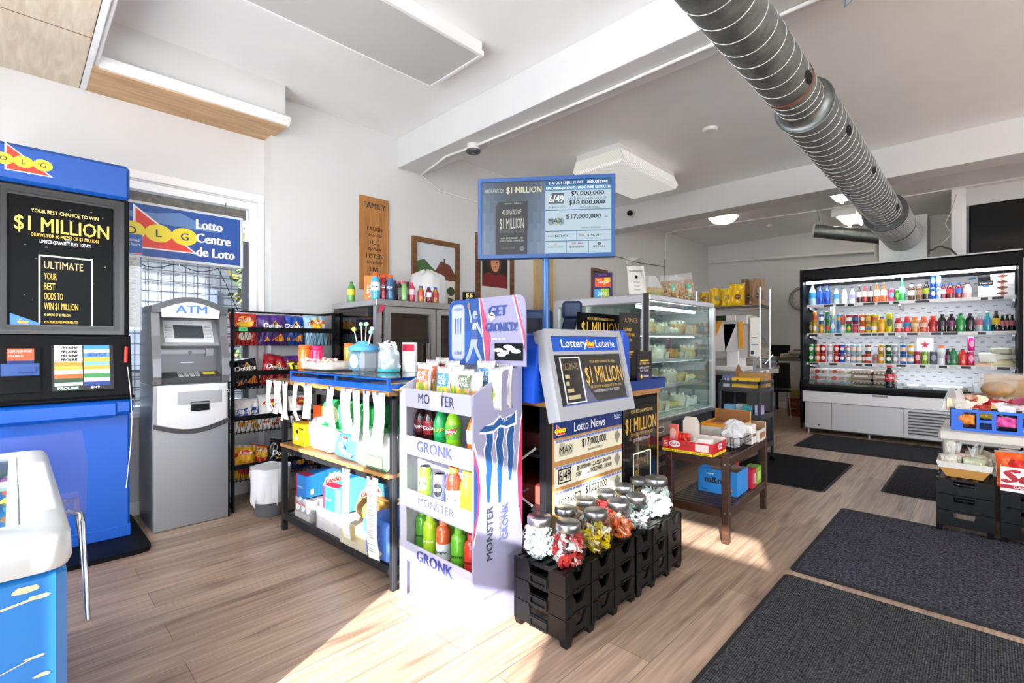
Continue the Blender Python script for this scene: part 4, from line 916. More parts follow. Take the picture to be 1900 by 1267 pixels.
# ================================================================ glass fridge by the wall
FRX0, FRX1, FRY0, FRY1, FRH = -3.92, -3.2, 1.86, 2.86, 1.53
t = thing('glass_fridge', 'steel framed glass door fridge against the wall with bottles on top', 'fridge', (FRX0, FRY0, 0))
FL, FD = FRX1 - FRX0, FRY1 - FRY0
b = MB(); ALU = mat('aluminium', '#b8babd', .35, .85, noise=.1, nscale=20)
for (x, y) in ((0, 0), (FL - .045, 0), (0, FD - .045), (FL - .045, FD - .045)): b.box(x, y, 0, x + .045, y + .045, FRH - .05, ALU)
b.box(0, 0, FRH - .05, FL, FD, FRH, ALU, .006); b.box(.001, .001, 0, FL - .001, FD - .001, .55, ALU); b.box(.01, FD - .02, .5, FL - .01, FD - .002, FRH - .04, C('#2c2723', .6)); b.box(.002, .01, .5, .02, FD - .01, FRH - .04, C('#2c2723', .6)); b.build('cabinet', t)
Wx = plane((FL, 0, 0), (0, 1, 0), (0, 0, 1))
for (y0, y1) in ((.06, .52), (.53, .97)):
    b = MB(); b.frame(Wx, y0, .58, y1, FRH - .055, .045, 0, .025, ALU); b.prism(rect(y1 - .09, .95, y1 - .07, 1.2), .025, .045, ALU, Wx); b.build('door', t)
    b2 = MB(); b2.box(FL - .002, y0 + .04, .62, FL + .004, y1 - .04, FRH - .10, thin_glass('door_glass', '#b9b0a2', fac=.10)); b2.build('door_glass', t)
b = MB(); b.box(.05, -.002, .58, FL - .05, .004, FRH - .06, thin_glass('door_glass')); b.build('side_glass', t)
for z in (.80, 1.03, 1.24):
    b = MB(); b.box(.03, .03, z, FL - .06, FD - .03, z + .012, C('#8d8a84', .5)); b.build('inner_shelf', t)
b = MB()
for z in (.8, 1.24): b.text('2', Wx, .03, z, .03, BLK, off=.026)
b.build('marker_number', t)
b = MB(); b.patch([(.0, 1.42), (.03, 1.43), (.06, 1.475), (.02, 1.49)], Wx, C('#c23a5e'), .027); b.build('sticker', t)
rr = random.Random(14)
for i, z in enumerate((.812, 1.042, 1.252)):
    for j in range(3):
        hh = rr.uniform(.13, .18)
        tag(MB().box(0, 0, 0, .42, .24, hh, C(rr.choice(('#a58a68', '#8f7556', '#b69a74')), .8), .004).build('cardboard_box', None, (FRX0 + .16, FRY0 + .08 + j * .285, z + .001)), 'brown cardboard box inside the glass fridge, %s shelf, %s from the corner' % (('low', 'middle', 'top')[i], ORD[j]), 'box', 'boxes inside the glass fridge')
# on top of it
FT = FRH + .001
def ontop(label, px, yb, style, h, r, col, lab=None, cap='#e9e9e9', dz=0, **k):
    p = P(px, yb, X=FRX1 - r - .012)
    if p.y < FRY0 + r + .012: p = P(px, yb, Y=FRY0 + r + .012)
    sc_ = 1 + dz / 3.3; p.x *= sc_; p.y *= sc_
    return drink(label, (p.x, p.y, FT), style, h, r, col, lab, cap, **k)
SPOTS = []
ontop('small green ginger ale bottle alone at the fridge corner', 652, 556, 'soda', .165, .030, '#4fa043', '#e7d23a', '#1f7a36', rz=R(40))
p = P(668, 553, Z=FT)
def osign(b, Fw, Sd, Tp):
    b.text('2 FOR', Fw, .06, .115, .022, WHT, .07, off=.002, bold=.02); b.text('$2.22', Fw, .06, .07, .035, WHT, .08, off=.002, bold=.02); b.text('+TX', Fw, .06, .035, .02, WHT, .05, off=.002, bold=.02); b.patch(ell(.09, .16, .022, .024), Fw, C('#f6d08c'))
box_thing('price_box', 'orange price box standing behind the sports drinks', 'box', (-3.56, 1.96, FT), R(44), .125, .03, .215, '#f2801f', osign)
ontop('light blue sports drink with orange cap, at the orange box', 697, 550, 'sport', .20, .033, '#3fa6cf', '#d8ecf4', '#ee5a1e', txt='G', tcol='#14305a', rz=R(44))
ontop('red sports drink with orange cap between two blue ones', 711, 549, 'sport', .20, .033, '#a8202e', '#7d1622', '#ee5a1e', .06, txt='G', rz=R(44))
ontop('dark blue sports drink with orange cap', 724.5, 550.5, 'sport', .19, .032, '#27648f', '#1d4d75', '#ee5a1e', txt='G', rz=R(44))
ontop('navy capped bottle hidden behind the dark blue sports drink', 733, 550, 'juice', .165, .028, '#2c3550', '#26304c', '#1c2a55', .09)
ontop('dark vitamin drink with pink cap', 740.5, 552, 'juice', .155, .027, '#3d2530', '#5a6068', '#d8466a', .03)
ontop('green labelled vitamin drink with pink cap', 749.5, 553, 'juice', .155, .027, '#7fae6a', '#7fb36a', '#e0486a')
ontop('dark bottle with black cap behind the pink capped drinks', 757, 552, 'juice', .165, .027, '#2a2024', '#4a3a3a', '#1c1c20', .09)
ontop('pink labelled vitamin drink with pink cap', 764, 554, 'juice', .150, .027, '#b03046', '#e9c0c8', '#e0385e')
ontop('amber juice bottle with blue cap, beside the pink drink', 781, 556, 'juice', .13, .027, '#b5702a', '#c8482c', '#1d4aa8')
ontop('cranberry juice bottle with blue cap, middle of three', 795.5, 557, 'juice', .13, .027, '#7c1428', '#e9e9ee', '#1d4aa8')
ontop('apple juice bottle with blue cap at the plastic bag', 808, 558, 'juice', .13, .027, '#a8641f', '#b8323a', '#1d4aa8')
t = thing('plastic_bag', 'large white plastic bag slumped on the fridge below the landscape picture', 'bag', (-3.62, 2.62, FT), R(45))
b = MB(); rr = random.Random(2); phb = [rr.uniform(0, 6) for _ in range(5)]
def pbag(u, v):
    a = u * 2 * PI; q = v; r_ = .175 * (1 - .35 * q ** 3) * min(1, 1.0 + .1 * q) * (1 if q < .85 else (1 - (q - .85) / .15 * .75)); r_ *= 1 + .06 * math.sin(5 * a + phb[0] + 3 * q) + .04 * math.sin(11 * a + phb[1] - 5 * q)
    return Vector((r_ * math.cos(a), r_ * .7 * math.sin(a), .33 * q + .012 * math.sin(4 * a + phb[2]) * q))
b.grid(pbag, 40, 22, film('bag_white', '#eef0f2', .72, .2)); b.build('bag', t)
b = MB(); b.grid(lambda u, v: pbag(u, v * .8) * .93, 20, 10, C('#cfcac2', .6)); b.build('contents', t)
t = thing('price_card', 'small black price card with gold digits beside the plastic bag', 'sign', (-3.34, 2.80, FT), R(50)); b = MB(); b.box(0, 0, .03, .11, .006, .13, BLK); b.text('55', FW(-.001, 0, 0), .06, .08, .035, GOLD2, .06, bold=.02); b.text('CENT', FW(-.001), .06, .045, .022, GOLD2, .06); b.box(.02, -.02, 0, .09, .04, .032, BLK); b.build('card', t)
# ================================================================ wall pictures
t = thing('family_board', 'tall wooden FAMILY motto board on the wall', 'sign', (XW2 + .003, 2.206, 1.70), LEFTW)
b = MB(); b.box(0, -.02, 0, .295, 0, .86, wood('board_wood', '#9a6432', '#b98147', (30, 3, 3), .5)); b.build('board', t)
b = MB(); W = FW(-.0205); DKW = C('#2e1d10', .6)
b.text('FAMILY', W, .1475, .755, .05, DKW, .225, bold=.015)
for i, (a, c_) in enumerate((('LAUGH', 'loudly'), ('HUG', 'tightly'), ('LISTEN', 'carefully'), ('LIVE', 'bravely'), ('LOVE', 'deeply'))):
    z = .545 - i * .125; b.text(a, W, .1475, z, .038, DKW, (.155, .10, .175, .095, .10)[i], bold=.005); b.text(c_, W, .15, z - .052, .028, DKW, (.15, .145, .17, .145, .14)[i], shear=.45)
b.build('lettering', t)
def picture(name, label, y, z, w, h, fr, paint, mat_=.04, fcol='#5a3a1e'):
    t = thing(name, label, 'picture', (XW2 + .003, y, z), LEFTW); b = MB(); W = FW(0); b.frame(W, 0, 0, w, h, fr, 0, .03, wood('frame_' + fcol.strip('#'), fcol, '#7d5632', (6, 20, 20), .45)); b.build('frame', t)
    b = MB(); b.prism(rect(fr * .9, fr * .9, w - fr * .9, h - fr * .9), 0, .008, C('#e5e2da'), W); paint(b, FW(-.009), w, h, fr); b.build('print', t)
    return t
def landscape(b, W, w, h, f):
    b.patch(rect(f, f, w - f, h - f), W, C('#c9cfd4')); b.patch([(f, h * .70), (w * .25, h * .74), (w * .38, h * .66), (w * .5, h * .60), (w * .5, h * .2), (f, h * .2)], W, C('#47663a'), .0012); b.patch([(f, h * .55), (w * .3, h * .62), (w * .55, h * .52), (w * .55, h * .2), (f, h * .2)], W, C('#6d8a44'), .0015)
    b.patch([(w * .45, h * .58), (w * .6, h * .74), (w * .80, h * .70), (w - f, h * .58), (w - f, h * .5), (w * .5, h * .5)], W, C('#6b3a2c'), .0018); b.patch(rect(w * .5, h * .28, w - f, h * .52), W, C('#d8cfc4'), .0016); b.patch([(f, f), (w - f, f), (w - f, h * .25), (w * .6, h * .32), (f, h * .3)], W, C('#4a4a30'), .002); b.patch(ell(w * .82, h * .36, w * .09, h * .06, 10), W, C('#39502f'), .0022); b.patch(rect(w * .66, h * .66, w * .69, h * .78), W, C('#45302a'), .002)
picture('landscape_picture', 'framed hillside and red roof house picture above the bag', 2.772, 1.46, .60, .815, .05, landscape)
def portrait(b, W, w, h, f):
    b.patch(rect(f, f, w - f, h - f), W, C('#d9d5d0')); b.patch(rect(f + .04, f + .14, w - f - .04, h - f - .04), W, C('#1d1a16'), .0011)
    cx = w * .5; b.patch([(f + .045, f + .14), (w - f - .045, f + .14), (w * .82, h * .42), (cx, h * .50), (w * .2, h * .42)], W, C('#7d1b1f'), .0013)
    b.patch(ell(cx, h * .62, .105, .16, 20), W, C('#5b1d1e'), .0015); b.patch([(w * .18, h * .72), (w * .5, h * .66), (w * .84, h * .72), (w * .8, h * .80), (w * .5, h * .86), (w * .22, h * .80)], W, C('#9a2a2a'), .0018)
    b.patch(ell(cx, h * .595, .068, .10, 20), W, C('#c98f68'), .002); b.patch(ell(cx - .024, h * .61, .012, .006, 8), W, BLK, .0024); b.patch(ell(cx + .028, h * .61, .012, .006, 8), W, BLK, .0024); b.patch(ell(cx + .004, h * .545, .016, .006, 8), W, C('#8a3a34'), .0024); b.patch([(cx - .08, h * .52), (cx, h * .46), (cx + .08, h * .52), (cx + .07, h * .44), (cx - .07, h * .44)], W, C('#3b2624'), .0022)
picture('portrait_picture', 'framed portrait of a person in a red hat and robe', 3.62, 1.66, .60, .79, .055, portrait, fcol='#46200f')
def darkpic(b, W, w, h, f):
    b.patch(rect(f, f, w - f, h - f), W, C('#2a1f18')); b.patch([(w * .2, h * .5), (w * .45, h * .62), (w * .5, h * .3), (w * .3, h * .25)], W, C('#8a7a68'), .0012); b.patch([(w * .5, h * .7), (w * .7, h * .85), (w * .75, h * .6)], W, C('#b9a890'), .0012)
picture('dark_picture', 'small dark framed picture behind the colourful card stand', 5.86, 1.86, .40, .44, .04, darkpic)
b = MB(); b.box(0, -.03, 0, .36, 0, 1.62, wood('tan_panel', '#b59868', '#cbb080', (20, 3, 3), .6)); b.box(.36, -.035, 0, .40, 0, 1.62, C('#d9c79a', .6))
tag(b.build('tan_board', None, (XW2 + .003, 4.60, .9), LEFTW), 'tall tan board leaning on the wall behind the blue pole', 'board')
# ================================================================ energy drink floor display
t = thing('drink_display', 'lilac cardboard energy drink floor display with blue claw mark side', 'display stand', (-2.03, 1.31, 0))
LIL = C('#9695b2', .45); LILW = C('#c4c4d4', .45); MBL = C('#1f5590', .4); DNV = C('#24407e', .4); PNK = C('#d4325c', .4)
DW, DD = .537, .29
side = [(0, 0), (DD, 0), (DD, 1.10), (.20, 1.085), (0, .985)]
b = MB(); Wl_ = lambda u, v, off=0: Vector((off, u, v)); b.prism(side, 0, .012, LILW, Wl_); b.prism([(-.004, 0), (.0, 0), (.0, .985), (-.004, .985)], 0, .055, LILW, Wl_); b.build('side_panel', t)
b = MB(); b.prism(side, DW - .012, DW, LIL, Wl_)
W = plane((DW, 0, 0), (0, 1, 0), (0, 0, 1)); o = .0008
b.patch([(0, .36), (.035, .50), (.043, .60), (.035, .70), (0, .80)], W, C('#f2f2f6'), o); b.patch([(0, .39), (.03, .50), (.037, .60), (.029, .68), (0, .77)], W, PNK, o * 1.5); b.patch([(0, .43), (.018, .50), (.024, .60), (.016, .67), (0, .72)], W, DNV, o * 2)
b.patch([(DD, .34), (DD - .035, .50), (DD - .04, .62), (DD - .012, .86), (DD, .90)], W, C('#f2f2f6'), o); b.patch([(DD, .355), (DD - .028, .50), (DD - .033, .62), (DD - .008, .85), (DD, .88)], W, PNK, o * 1.5); b.patch([(DD, .37), (DD - .024, .50), (DD - .028, .62), (DD - .004, .84), (DD, .85)], W, DNV, o * 2)
def claw(u0, tp, bt, w, off, m):
    L = [(u0 - w * .55, tp), (u0 - w * .28, tp - .05), (u0 - w * .6, tp - .085), (u0 - w * .35, tp - .17), (u0 - w * .45, tp - .2), (u0 - .01, bt)]
    Rr = [(u0 + .004, bt), (u0 + w * .32, tp - .21), (u0 + w * .5, tp - .16), (u0 + w * .3, tp - .1), (u0 + w * .55, tp - .06), (u0 + w * .5, tp + .012)]
    for k in range(5): b.add([W(*L[k], off), W(*L[k + 1], off), W(*Rr[4 - k], off), W(*Rr[5 - k], off)], [(0, 1, 2, 3)], m)
for off, m, g in ((o * 1.2, C('#eeeef8'), .010), (o * 2, MBL, 0)):
    for u0, tp, bt in ((.085, .84, .53), (.150, .862, .515), (.215, .875, .60)): claw(u0, tp + g * .5, bt - g * 2, .042 + g, off, m)
    b.patch([(.03 - g * .4, .835 - g), (.06, .855), (.11, .855 + g), (.15, .885 + g), (.17, .86), (.20, .865), (.24 + g, .895 + g), (.245 + g, .85 - g), (.19, .84 - g), (.15, .85 - g), (.11, .83 - g), (.07, .83 - g)], W, m, off + .0009)
WR = lambda u, v, off=0: W(.14 + v, .46 + u, off)      # lettering that climbs the panel
def up(s_, y, z, h, w, m, **k): b.text(s_, lambda u, v, off=0: W(y - v, z + u, off), 0, 0, h, m, w, off=o * 3, **k)
up('MONSTER', .105, .40, .034, .225, C('#3b3f4a'), bold=.01); up('ENERGY', .155, .42, .012, .13, C('#7d8090'), bold=.01); up('GRONK', .195, .43, .034, .155, C('#5a63ae'), bold=.02)
b.text('MONSTERENERGY.COM', W, .13, .13, .012, C('#8f8fae'), .15, off=o * 2, rot=.02); b.frame(lambda u, v, q=0: W(u, v, q), .245, .145, .262, .162, .003, 0, .001, PNK)
b.patch(ell(.225, .92, .004, .005, 8), W, C('#55576a'), o * 2); b.build('side_panel', t)
b = MB(); b.box(.01, DD - .012, 0, DW - .01, DD, 1.10, LILW); b.box(.01, .03, .0, DW - .012, .04, .15, LILW); b.build('back_panel', t)
TZ = (.905, .683, .428, .178)
Wb = FW(-.004)
for i, z in enumerate(TZ):
    b = MB(); b.box(.012, .0, z, DW - .012, DD - .012, z + .012, LILW); b.build('tier', t)
    b = MB(); b.prism(rect(.05, z - .005, DW - .008, z + .082), -.004, .002, C('#a3a3bf', .4) if i % 2 == 0 else C('#b9b9cf', .4), Wb)
    if i == 0: b.text('MONSTER', Wb, .29, z + .02, .045, C('#3a3c4c'), .26, off=.004); b.patch([(.255, z + .0), (.33, z + .0), (.34, z + .08), (.25, z + .08)], Wb, C('#c4c4d4'), .006)
    elif i == 2: b.text('MONSTER', Wb, .29, z + .03, .035, C('#3f4152'), .26, off=.004); b.text('ENERGY', Wb, .31, z + .008, .012, C('#8a8ca0'), .12, off=.004)
    else: b.text('GRONK', Wb, .28, z + .02, .048, C('#3f4592'), .26, off=.004, bold=.025)
    b.build('tier_front', t)
# header card
b = MB(); Wh = FW(.215, .105, 1.10); HW, HH, rr_ = .525, .312, .045
poly = []
for (cx, cyy, a0) in ((HW - .002 - rr_, HH - rr_, 0), (rr_, HH - rr_, 90)):
    for k in range(7): a = R(a0 + k * 15); poly.append((cx + rr_ * math.cos(a), cyy + rr_ * math.sin(a)))
poly += [(0, 0), (HW, 0)]
b.prism(poly, -.006, 0, C('#8987a6', .4), Wh)
b.patch([(0, .0), (.275, .0), (.29, .12), (.27, .22), (.225, HH), (rr_, HH), (.012, HH - .015), (0, HH - rr_)], Wh, C('#1d4688'), .001); b.patch([(.02, .0), (.19, 0), (.22, .1), (.19, .16), (.08, .16)], Wh, C('#2452a0'), .0014)
for (a, c_, w_) in ((0, C('#b9b9c4'), .028), (.008, C('#b83c62'), .012)):
    b.patch([(.225 + a, HH - .001), (.225 + a + w_, HH - .001), (.298 + a, .12), (.285 + a, 0), (.27 + a, 0)], Wh, c_, .0016 + a * .1); b.patch([(.445 + a, HH - .001), (.445 + a + w_, HH - .001), (.522, .14), (.522, .06), (.50 + a, .14)], Wh, c_, .0016 + a * .1)
b.patch(rrect(.025, .02, .125, .29, .03), Wh, C('#8f99b4'), .002); b.patch(rrect(.031, .028, .119, .282, .025), Wh, C('#a3abc4'), .0024); b.patch(ell(.075, .266, .036, .010), Wh, C('#7f8aa6'), .0028)
for k in range(3): b.patch([(.05 + k * .02, .22), (.062 + k * .02, .225), (.060 + k * .02, .15), (.054 + k * .02, .14)], Wh, C('#4b5f96'), .0029)
b.text('GRONK', Wh, .075, .045, .016, C('#5a6ba6'), .06, off=.003, bold=.02)
PL, PD = C('#98a2bc', .4), C('#3c548f', .4)      # leaping ball player drawn on the card
for pl, m in (([(.155, .265), (.165, .262), (.182, .20), (.168, .195)], PL), ([(.18, .215), (.215, .215), (.222, .12), (.175, .12)], PD), ([(.215, .21), (.225, .19), (.262, .135), (.252, .128), (.21, .18)], PL), ([(.175, .125), (.222, .125), (.215, .085), (.25, .025), (.238, .012), (.205, .06), (.19, .085), (.165, .03), (.14, .005), (.13, .02), (.155, .06)], PL)): b.patch(pl, Wh, m, .003) if len(pl) < 5 else b.add([Wh(u, v, .003) for u, v in pl], [tuple(range(len(pl)))], m)
b.patch(ell(.202, .235, .018, .02, 12), Wh, PL, .0034); b.patch(ell(.208, .228, .009, .008, 8), Wh, PD, .0036); b.patch(ell(.157, .278, .010, .017, 10), Wh, C('#8a6a58'), .0034); b.text('87', Wh, .2, .165, .03, WHT, .03, off=.0036, bold=.02)
b.text('GET', Wh, .355, .225, .045, C('#2e4586'), .115, off=.003, bold=.04); b.text("GRONK'D!", Wh, .375, .155, .038, C('#2e4586'), .20, off=.003, bold=.04)
b.patch([(.29, .235), (.33, .245), (.34, .215), (.31, .20)], Wh, C('#e9e9f0'), .0036); b.text('enter to win', Wh, .36, .115, .012, C('#e6e6ee'), .09, off=.003, shear=.3)  # pale patch over GET is the tape's glint, painted on
b.patch(rect(.335, .025, .51, .10), Wh, BLK, .003)
for q in ((.36, .07), (.40, .06), (.44, .075), (.42, .085), (.38, .05), (.47, .065)): b.patch(ell(q[0], q[1], .03, .009, 8), Wh, WHT, .0036)
b.build('header_card', t)
# goods on the tiers
DG = 'goods on the drink display'
def pouch(label, px, yb, dy, w, h, top, low, word, seed):
    p = P(px, yb, Y=1.31 + dy); tt = snack_bag(label, (p.x, 1.31 + dy, TZ[0] + .012), R(8), w, h, .035, '#bdbab6', lambda b, S: (b.patch([(-w * .40, h * .5), (w * .40, h * .5), (w * .42, h * .84), (-w * .42, h * .84)], S, C(top), .002, 4), b.patch([(-w * .4, h * .06), (w * .4, h * .06), (w * .42, h * .5), (-w * .42, h * .5)], S, C(low), .002, 4), b.patch(ell(0, h * .36, w * .22, h * .15, 12), S, C('#7f9a2a'), .003, 3), b.text(word.split()[0], S, 0, h * .68, h * .10, WHT, w * .6, off=.004, bold=.01), b.text(word.split()[1], S, 0, h * .56, h * .10, WHT, w * .6, off=.004, bold=.01)), -.06, 0, seed, 'pickle pouches on the display top tier', name='pickle_pouch', cat='pouch')
    return tt
OR, BL_, BR_, GN = '#e0602a', '#2f86c4', '#a8422c', '#5d6f4a'
pouch('orange topped pickle pouch at the shelf unit end of the display', 785, 715, .07, .098, .19, OR, '#c9a52c', 'SOUR DILL', 1)
pouch('second orange topped pickle pouch tucked behind the first', 800, 712, .17, .09, .20, OR, '#c08a28', 'SOUR DILL', 2)
pouch('blue topped dill pickle pouch leaning at the display front', 822, 722, .06, .085, .175, BL_, '#d3b63a', 'DILL PICKLE', 3)
pouch('rust topped pickle pouch behind the blue one', 838, 700, .16, .085, .20, BR_, '#b0402c', 'HOT PICKLE', 4)
pouch('pale topped pickle pouch in mid row of the display', 846, 718, .08, .075, .185, '#d8d4d0', '#d2b42f', 'SOUR DILL', 5)
pouch('green grey pickle pouch with dark window in mid display', 863, 716, .07, .085, .17, GN, '#c77a2a', 'KOSHER PICKLE', 6)
pouch('second blue topped dill pickle pouch, taller, towards the claw panel', 899, 690, .15, .10, .205, BL_, '#b5a83a', 'DILL PICKLE', 7)
pouch('narrow white pickle pouch with red mark beside the claw panel', 884, 712, .07, .06, .16, '#e6e2e0', '#d0672e', 'HOT PICKLE', 8)
pouch('white pickle pouch at the claw panel, rear corner', 934, 690, .20, .085, .19, '#e8e4e4', '#d8d0d0', 'HOT PICKLE', 9)
pouch('small white pickle pouch with red mark, rear corner', 917, 690, .12, .075, .18, '#eceaea', '#dcd6d6', 'HOT PICKLE', 10)
pouch('rust topped pickle pouch at the display back', 818, 700, .22, .085, .21, BR_, '#b58a2c', 'HOT PICKLE', 11)
def tier(label, px, yb, k, dy, *a, **kw):
    p = P(px, yb, Y=1.31 + dy); return drink(label, (min(max(p.x, -1.985), -1.525), 1.31 + dy, TZ[k] + .012), *a, group=DG, rz=R(30), n=20, **kw)
tier('dark cola bottle with maroon label and black cap on the second tier', 782, 812, 1, .09, 'soda', .215, .036, '#24100e', '#5a1524', '#1b1b1e', txt='Pepper', tcol='#f0e6e6')
tier('dark cola bottle with red label and red cap on the second tier', 799, 818, 1, .085, 'soda', .215, .036, '#2a100e', '#8a1a26', '#c22030', txt='Cola')
tier('emerald lemon-lime bottle on the second tier', 819, 825, 1, .085, 'soda', .215, .036, '#1fa05a', '#27a862', '#1a8a4a', txt='UP', tcol='#f4d24a')
tier('neon green citrus soda bottle with red flash label', 842, 832, 1, .08, 'soda', .22, .038, '#8fdc22', '#5fae2e', '#3fae32', txt='DEW', tcol='#f4f4e8', deco='flash')
tier('orange drink bottle half hidden by the claw panel', 880, 830, 1, .10, 'soda', .20, .034, '#ef7a1e', '#e8e0d8', '#ef7a1e')
tier('bright green tall energy can on the third tier', 789, 915, 2, .09, 'can', .165, .031, '#8cc63f', '#d9eab8', txt='M', tcol='#3f6a2a')
tier('silver blue patterned energy can on the third tier', 816, 922, 2, .09, 'can', .15, .030, '#7d84b0', '#22242c', txt='STAR', tcol='#ffffff')
tier('red sports drink with orange cap on the third tier', 842, 935, 2, .085, 'sport', .20, .036, '#e8392b', '#e0e0e4', '#f06a2c', lz=(.12, .5), txt='G', tcol='#d83a2a')
tier('lime sports drink on the third tier at the claw panel', 868, 942, 2, .10, 'sport', .19, .036, '#c4dd2e', '#b6d422', '#cfe23a', lz=(.12, .5))
tier('green hydration bottle at the shelf unit end of the lowest tier', 781, 1007, 3, .10, 'prime', .195, .034, '#63b436', '#5aa832', '#74c043', lz=(.08, .68), txt='prime', tcol='#1a1a1c')
tier('lime yellow hydration bottle, second on the lowest tier', 799, 1016, 3, .085, 'prime', .195, .034, '#b9e032', '#b2d92c', '#c3e645', lz=(.08, .68), txt='prime', tcol='#f4f8e0')
tier('orange white and blue hydration bottle on the lowest tier', 823, 1026, 3, .085, 'prime', .195, .034, '#ec6a3e', '#eef0f2', '#f08a66', lz=(.08, .45), txt='prime', tcol='#1a1a1c')
tier('lime hydration bottle behind the orange and blue one', 838, 1020, 3, .17, 'prime', .195, .034, '#a8dc3a', '#a0d430', '#b6e24c', lz=(.08, .68), txt='prime', tcol='#1a1a1c')
tier('deep green hydration bottle at the display front edge', 852, 1046, 3, .075, 'prime', .195, .036, '#66b82e', '#5fb02a', '#6cbc34', lz=(.08, .68), txt='prime', tcol='#17320f')
tier('red hydration bottle half behind the claw panel', 876, 1052, 3, .08, 'prime', .185, .033, '#e0392f', '#d8342c', '#e2443a', lz=(.08, .68), txt='prime', tcol='#1a1a1c')
tier('green hydration bottle behind the red one', 868, 1030, 3, .19, 'prime', .195, .034, '#5cae30', '#55a62a', '#66b83a', lz=(.08, .68))
# ================================================================ lottery counter with jackpot board
KO = (-1.45, 1.725, 0)
OAK = wood('oak_panel', '#a9753f', '#c5955c', (3, 30, 3), .45)
t = thing('lottery_counter', 'wooden lottery counter with jackpot board facing the aisle', 'counter', KO, LEFTW)
KW, KD = 1.075, .52
b = MB(); b.box(.03, 0, 0, KW, .03, .925, OAK, .003); b.box(KW - .03, 0, 0, KW, KD, .925, OAK, .003); b.box(-.02, -.01, .905, KW, KD, .93, OAK, .003); b.box(.03, KD - .02, 0, KW, KD, .9, BLK); b.build('cabinet', t)
b = MB(); b.box(-.012, -.004, 0, .03, .035, .905, C('#26272b', .4, metal=.4)); b.box(-.01, KD - .04, 0, .03, KD, .905, C('#26272b', .4, metal=.4)); b.build('corner_post', t)
b = MB()
for z in (.10, .40, .66): b.box(.0, .035, z, .6, KD - .02, z + .015, C('#1b1b1e'))
b.build('inner_shelf', t)
b = MB(); b.tube([(.01, .08, .70), (-.015, .18, .62), (.0, .30, .55), (-.01, .2, .47), (.01, .1, .42)], .006, WHT, 6); b.tube([(.0, .12, .5), (-.012, .25, .43), (.01, .33, .38)], .005, C('#8b8d92'), 6); b.build('cables', t)
for lb, z_, h_, c_ in (('dusty red box on the open middle shelf inside the lottery counter', .416, .085, '#a3443f'), ('dark maroon box on the open top shelf inside the lottery counter', .676, .085, '#5b2a2c'), ('bright red box on the open bottom shelf inside the lottery counter', .116, .105, '#b8322c')): tag(MB().box(.06, .08, 0, .3, .4, h_, C(c_, .6)).build('stored_box', None, (KO[0], KO[1], z_), LEFTW), lb, 'box')
W = FW(-.0015)
b = MB(); b.prism(rect(.045, .752, .635, .895), 0, .006, C('#123372', .35), W); b.text('Lotto News', W, .33, .768, .044, WHT, .27, off=.007, bold=.01); olg(b, W, .085, .785, .042, .0065); b.text('Play Smart', W, .585, .80, .014, WHT, .065, off=.007); b.patch(rect(.555, .79, .615, .793), W, WHT, .007); b.build('header_strip', t)
CRM = C('#e6e0c6', .45)
def strip(z0, body):
    b = MB(); b.prism(rect(.05, z0, .635, z0 + .099), 0, .006, CRM, W)
    for k in range(22): b.patch(rect(.052 + k * .0265, z0 + .087, .074 + k * .0265, z0 + .098), W, C('#6d7fc0'), .007)
    b.patch([(.555, z0 + .055), (.585, z0 + .085), (.615, z0 + .055), (.585, z0 + .012)], W, C('#8f8d80'), .007); b.patch([(.559, z0 + .055), (.585, z0 + .080), (.611, z0 + .055), (.585, z0 + .018)], W, CRM, .0075); body(b, z0); b.build('jackpot_strip', t)
def s1(b, z):
    b.text('MAX', W, .13, z + .03, .035, BLK, .10, off=.008); b.text('LOTTO', W, .10, z + .068, .012, BLK, .04, off=.008, shear=.2)
    for k in range(3): b.patch(ell(.10 + k * .032, z + .045, .024, .028, 14), W, C('#b9b39c'), .0072)
    b.text('$17,000,000.', W, .37, z + .042, .038, BLK, .22, off=.008, bold=.008); b.text('$500,000 WINNERS X 2', W, .38, z + .015, .01, BLK, .13, off=.008)
def s2(b, z):
    b.frame(lambda u, v, q=0: W(u, v, q), .072, z + .015, .17, z + .083, .004, 0, .0075, BLK); b.text('6/49', W, .12, z + .028, .045, BLK, .085, off=.008, bold=.005)
    b.text('$5,000,000 CLASSIC DRAW', W, .37, z + .056, .02, BLK, .30, off=.008, bold=.005); b.text('$18,000,000 GOLD BALL DRAW', W, .37, z + .025, .022, BLK, .32, off=.008, bold=.005)
    b.patch([(.24, z + .02), (.33, z + .035), (.31, z + .06), (.26, z + .05)], W, C('#f2f0ea'), .0085)
def s3(b, z): b.text('LOTTARIO', W, .155, z + .03, .03, BLK, .16, off=.008); b.frame(lambda u, v, q=0: W(u, v, q), .205, z + .022, .245, z + .068, .003, 0, .0075, BLK); b.text('$1,020,000.', W, .39, z + .045, .038, BLK, .20, off=.008, bold=.008)
strip(.642, s1); strip(.517, s2); strip(.398, s3)
b = MB(); b.box(.645, -.008, .05, .655, .0, .9, BLK); million_poster(b, plane((.66, -.002, .16), (1, 0, 0), (0, 0, 1)), .385, .735); b.build('poster', t)
b = MB(); b.box(.645, -.012, .05, 1.05, -.009, .88, thin_glass('poster_cover', fac=.06)); b.build('poster_cover', t)
t = thing('leaflet_holder', 'clear acrylic leaflet holder on the counter poster', 'holder', (-1.435, 2.44, .50), LEFTW)
b = MB(); b.box(0, -.05, 0, .13, -.047, .20, thin_glass('acrylic', fac=.12)); b.box(0, -.05, 0, .13, .0, .004, thin_glass('acrylic')); b.box(0, -.05, 0, .003, .0, .2, thin_glass('acrylic')); b.box(.127, -.05, 0, .13, 0, .2, thin_glass('acrylic')); b.build('holder', t)
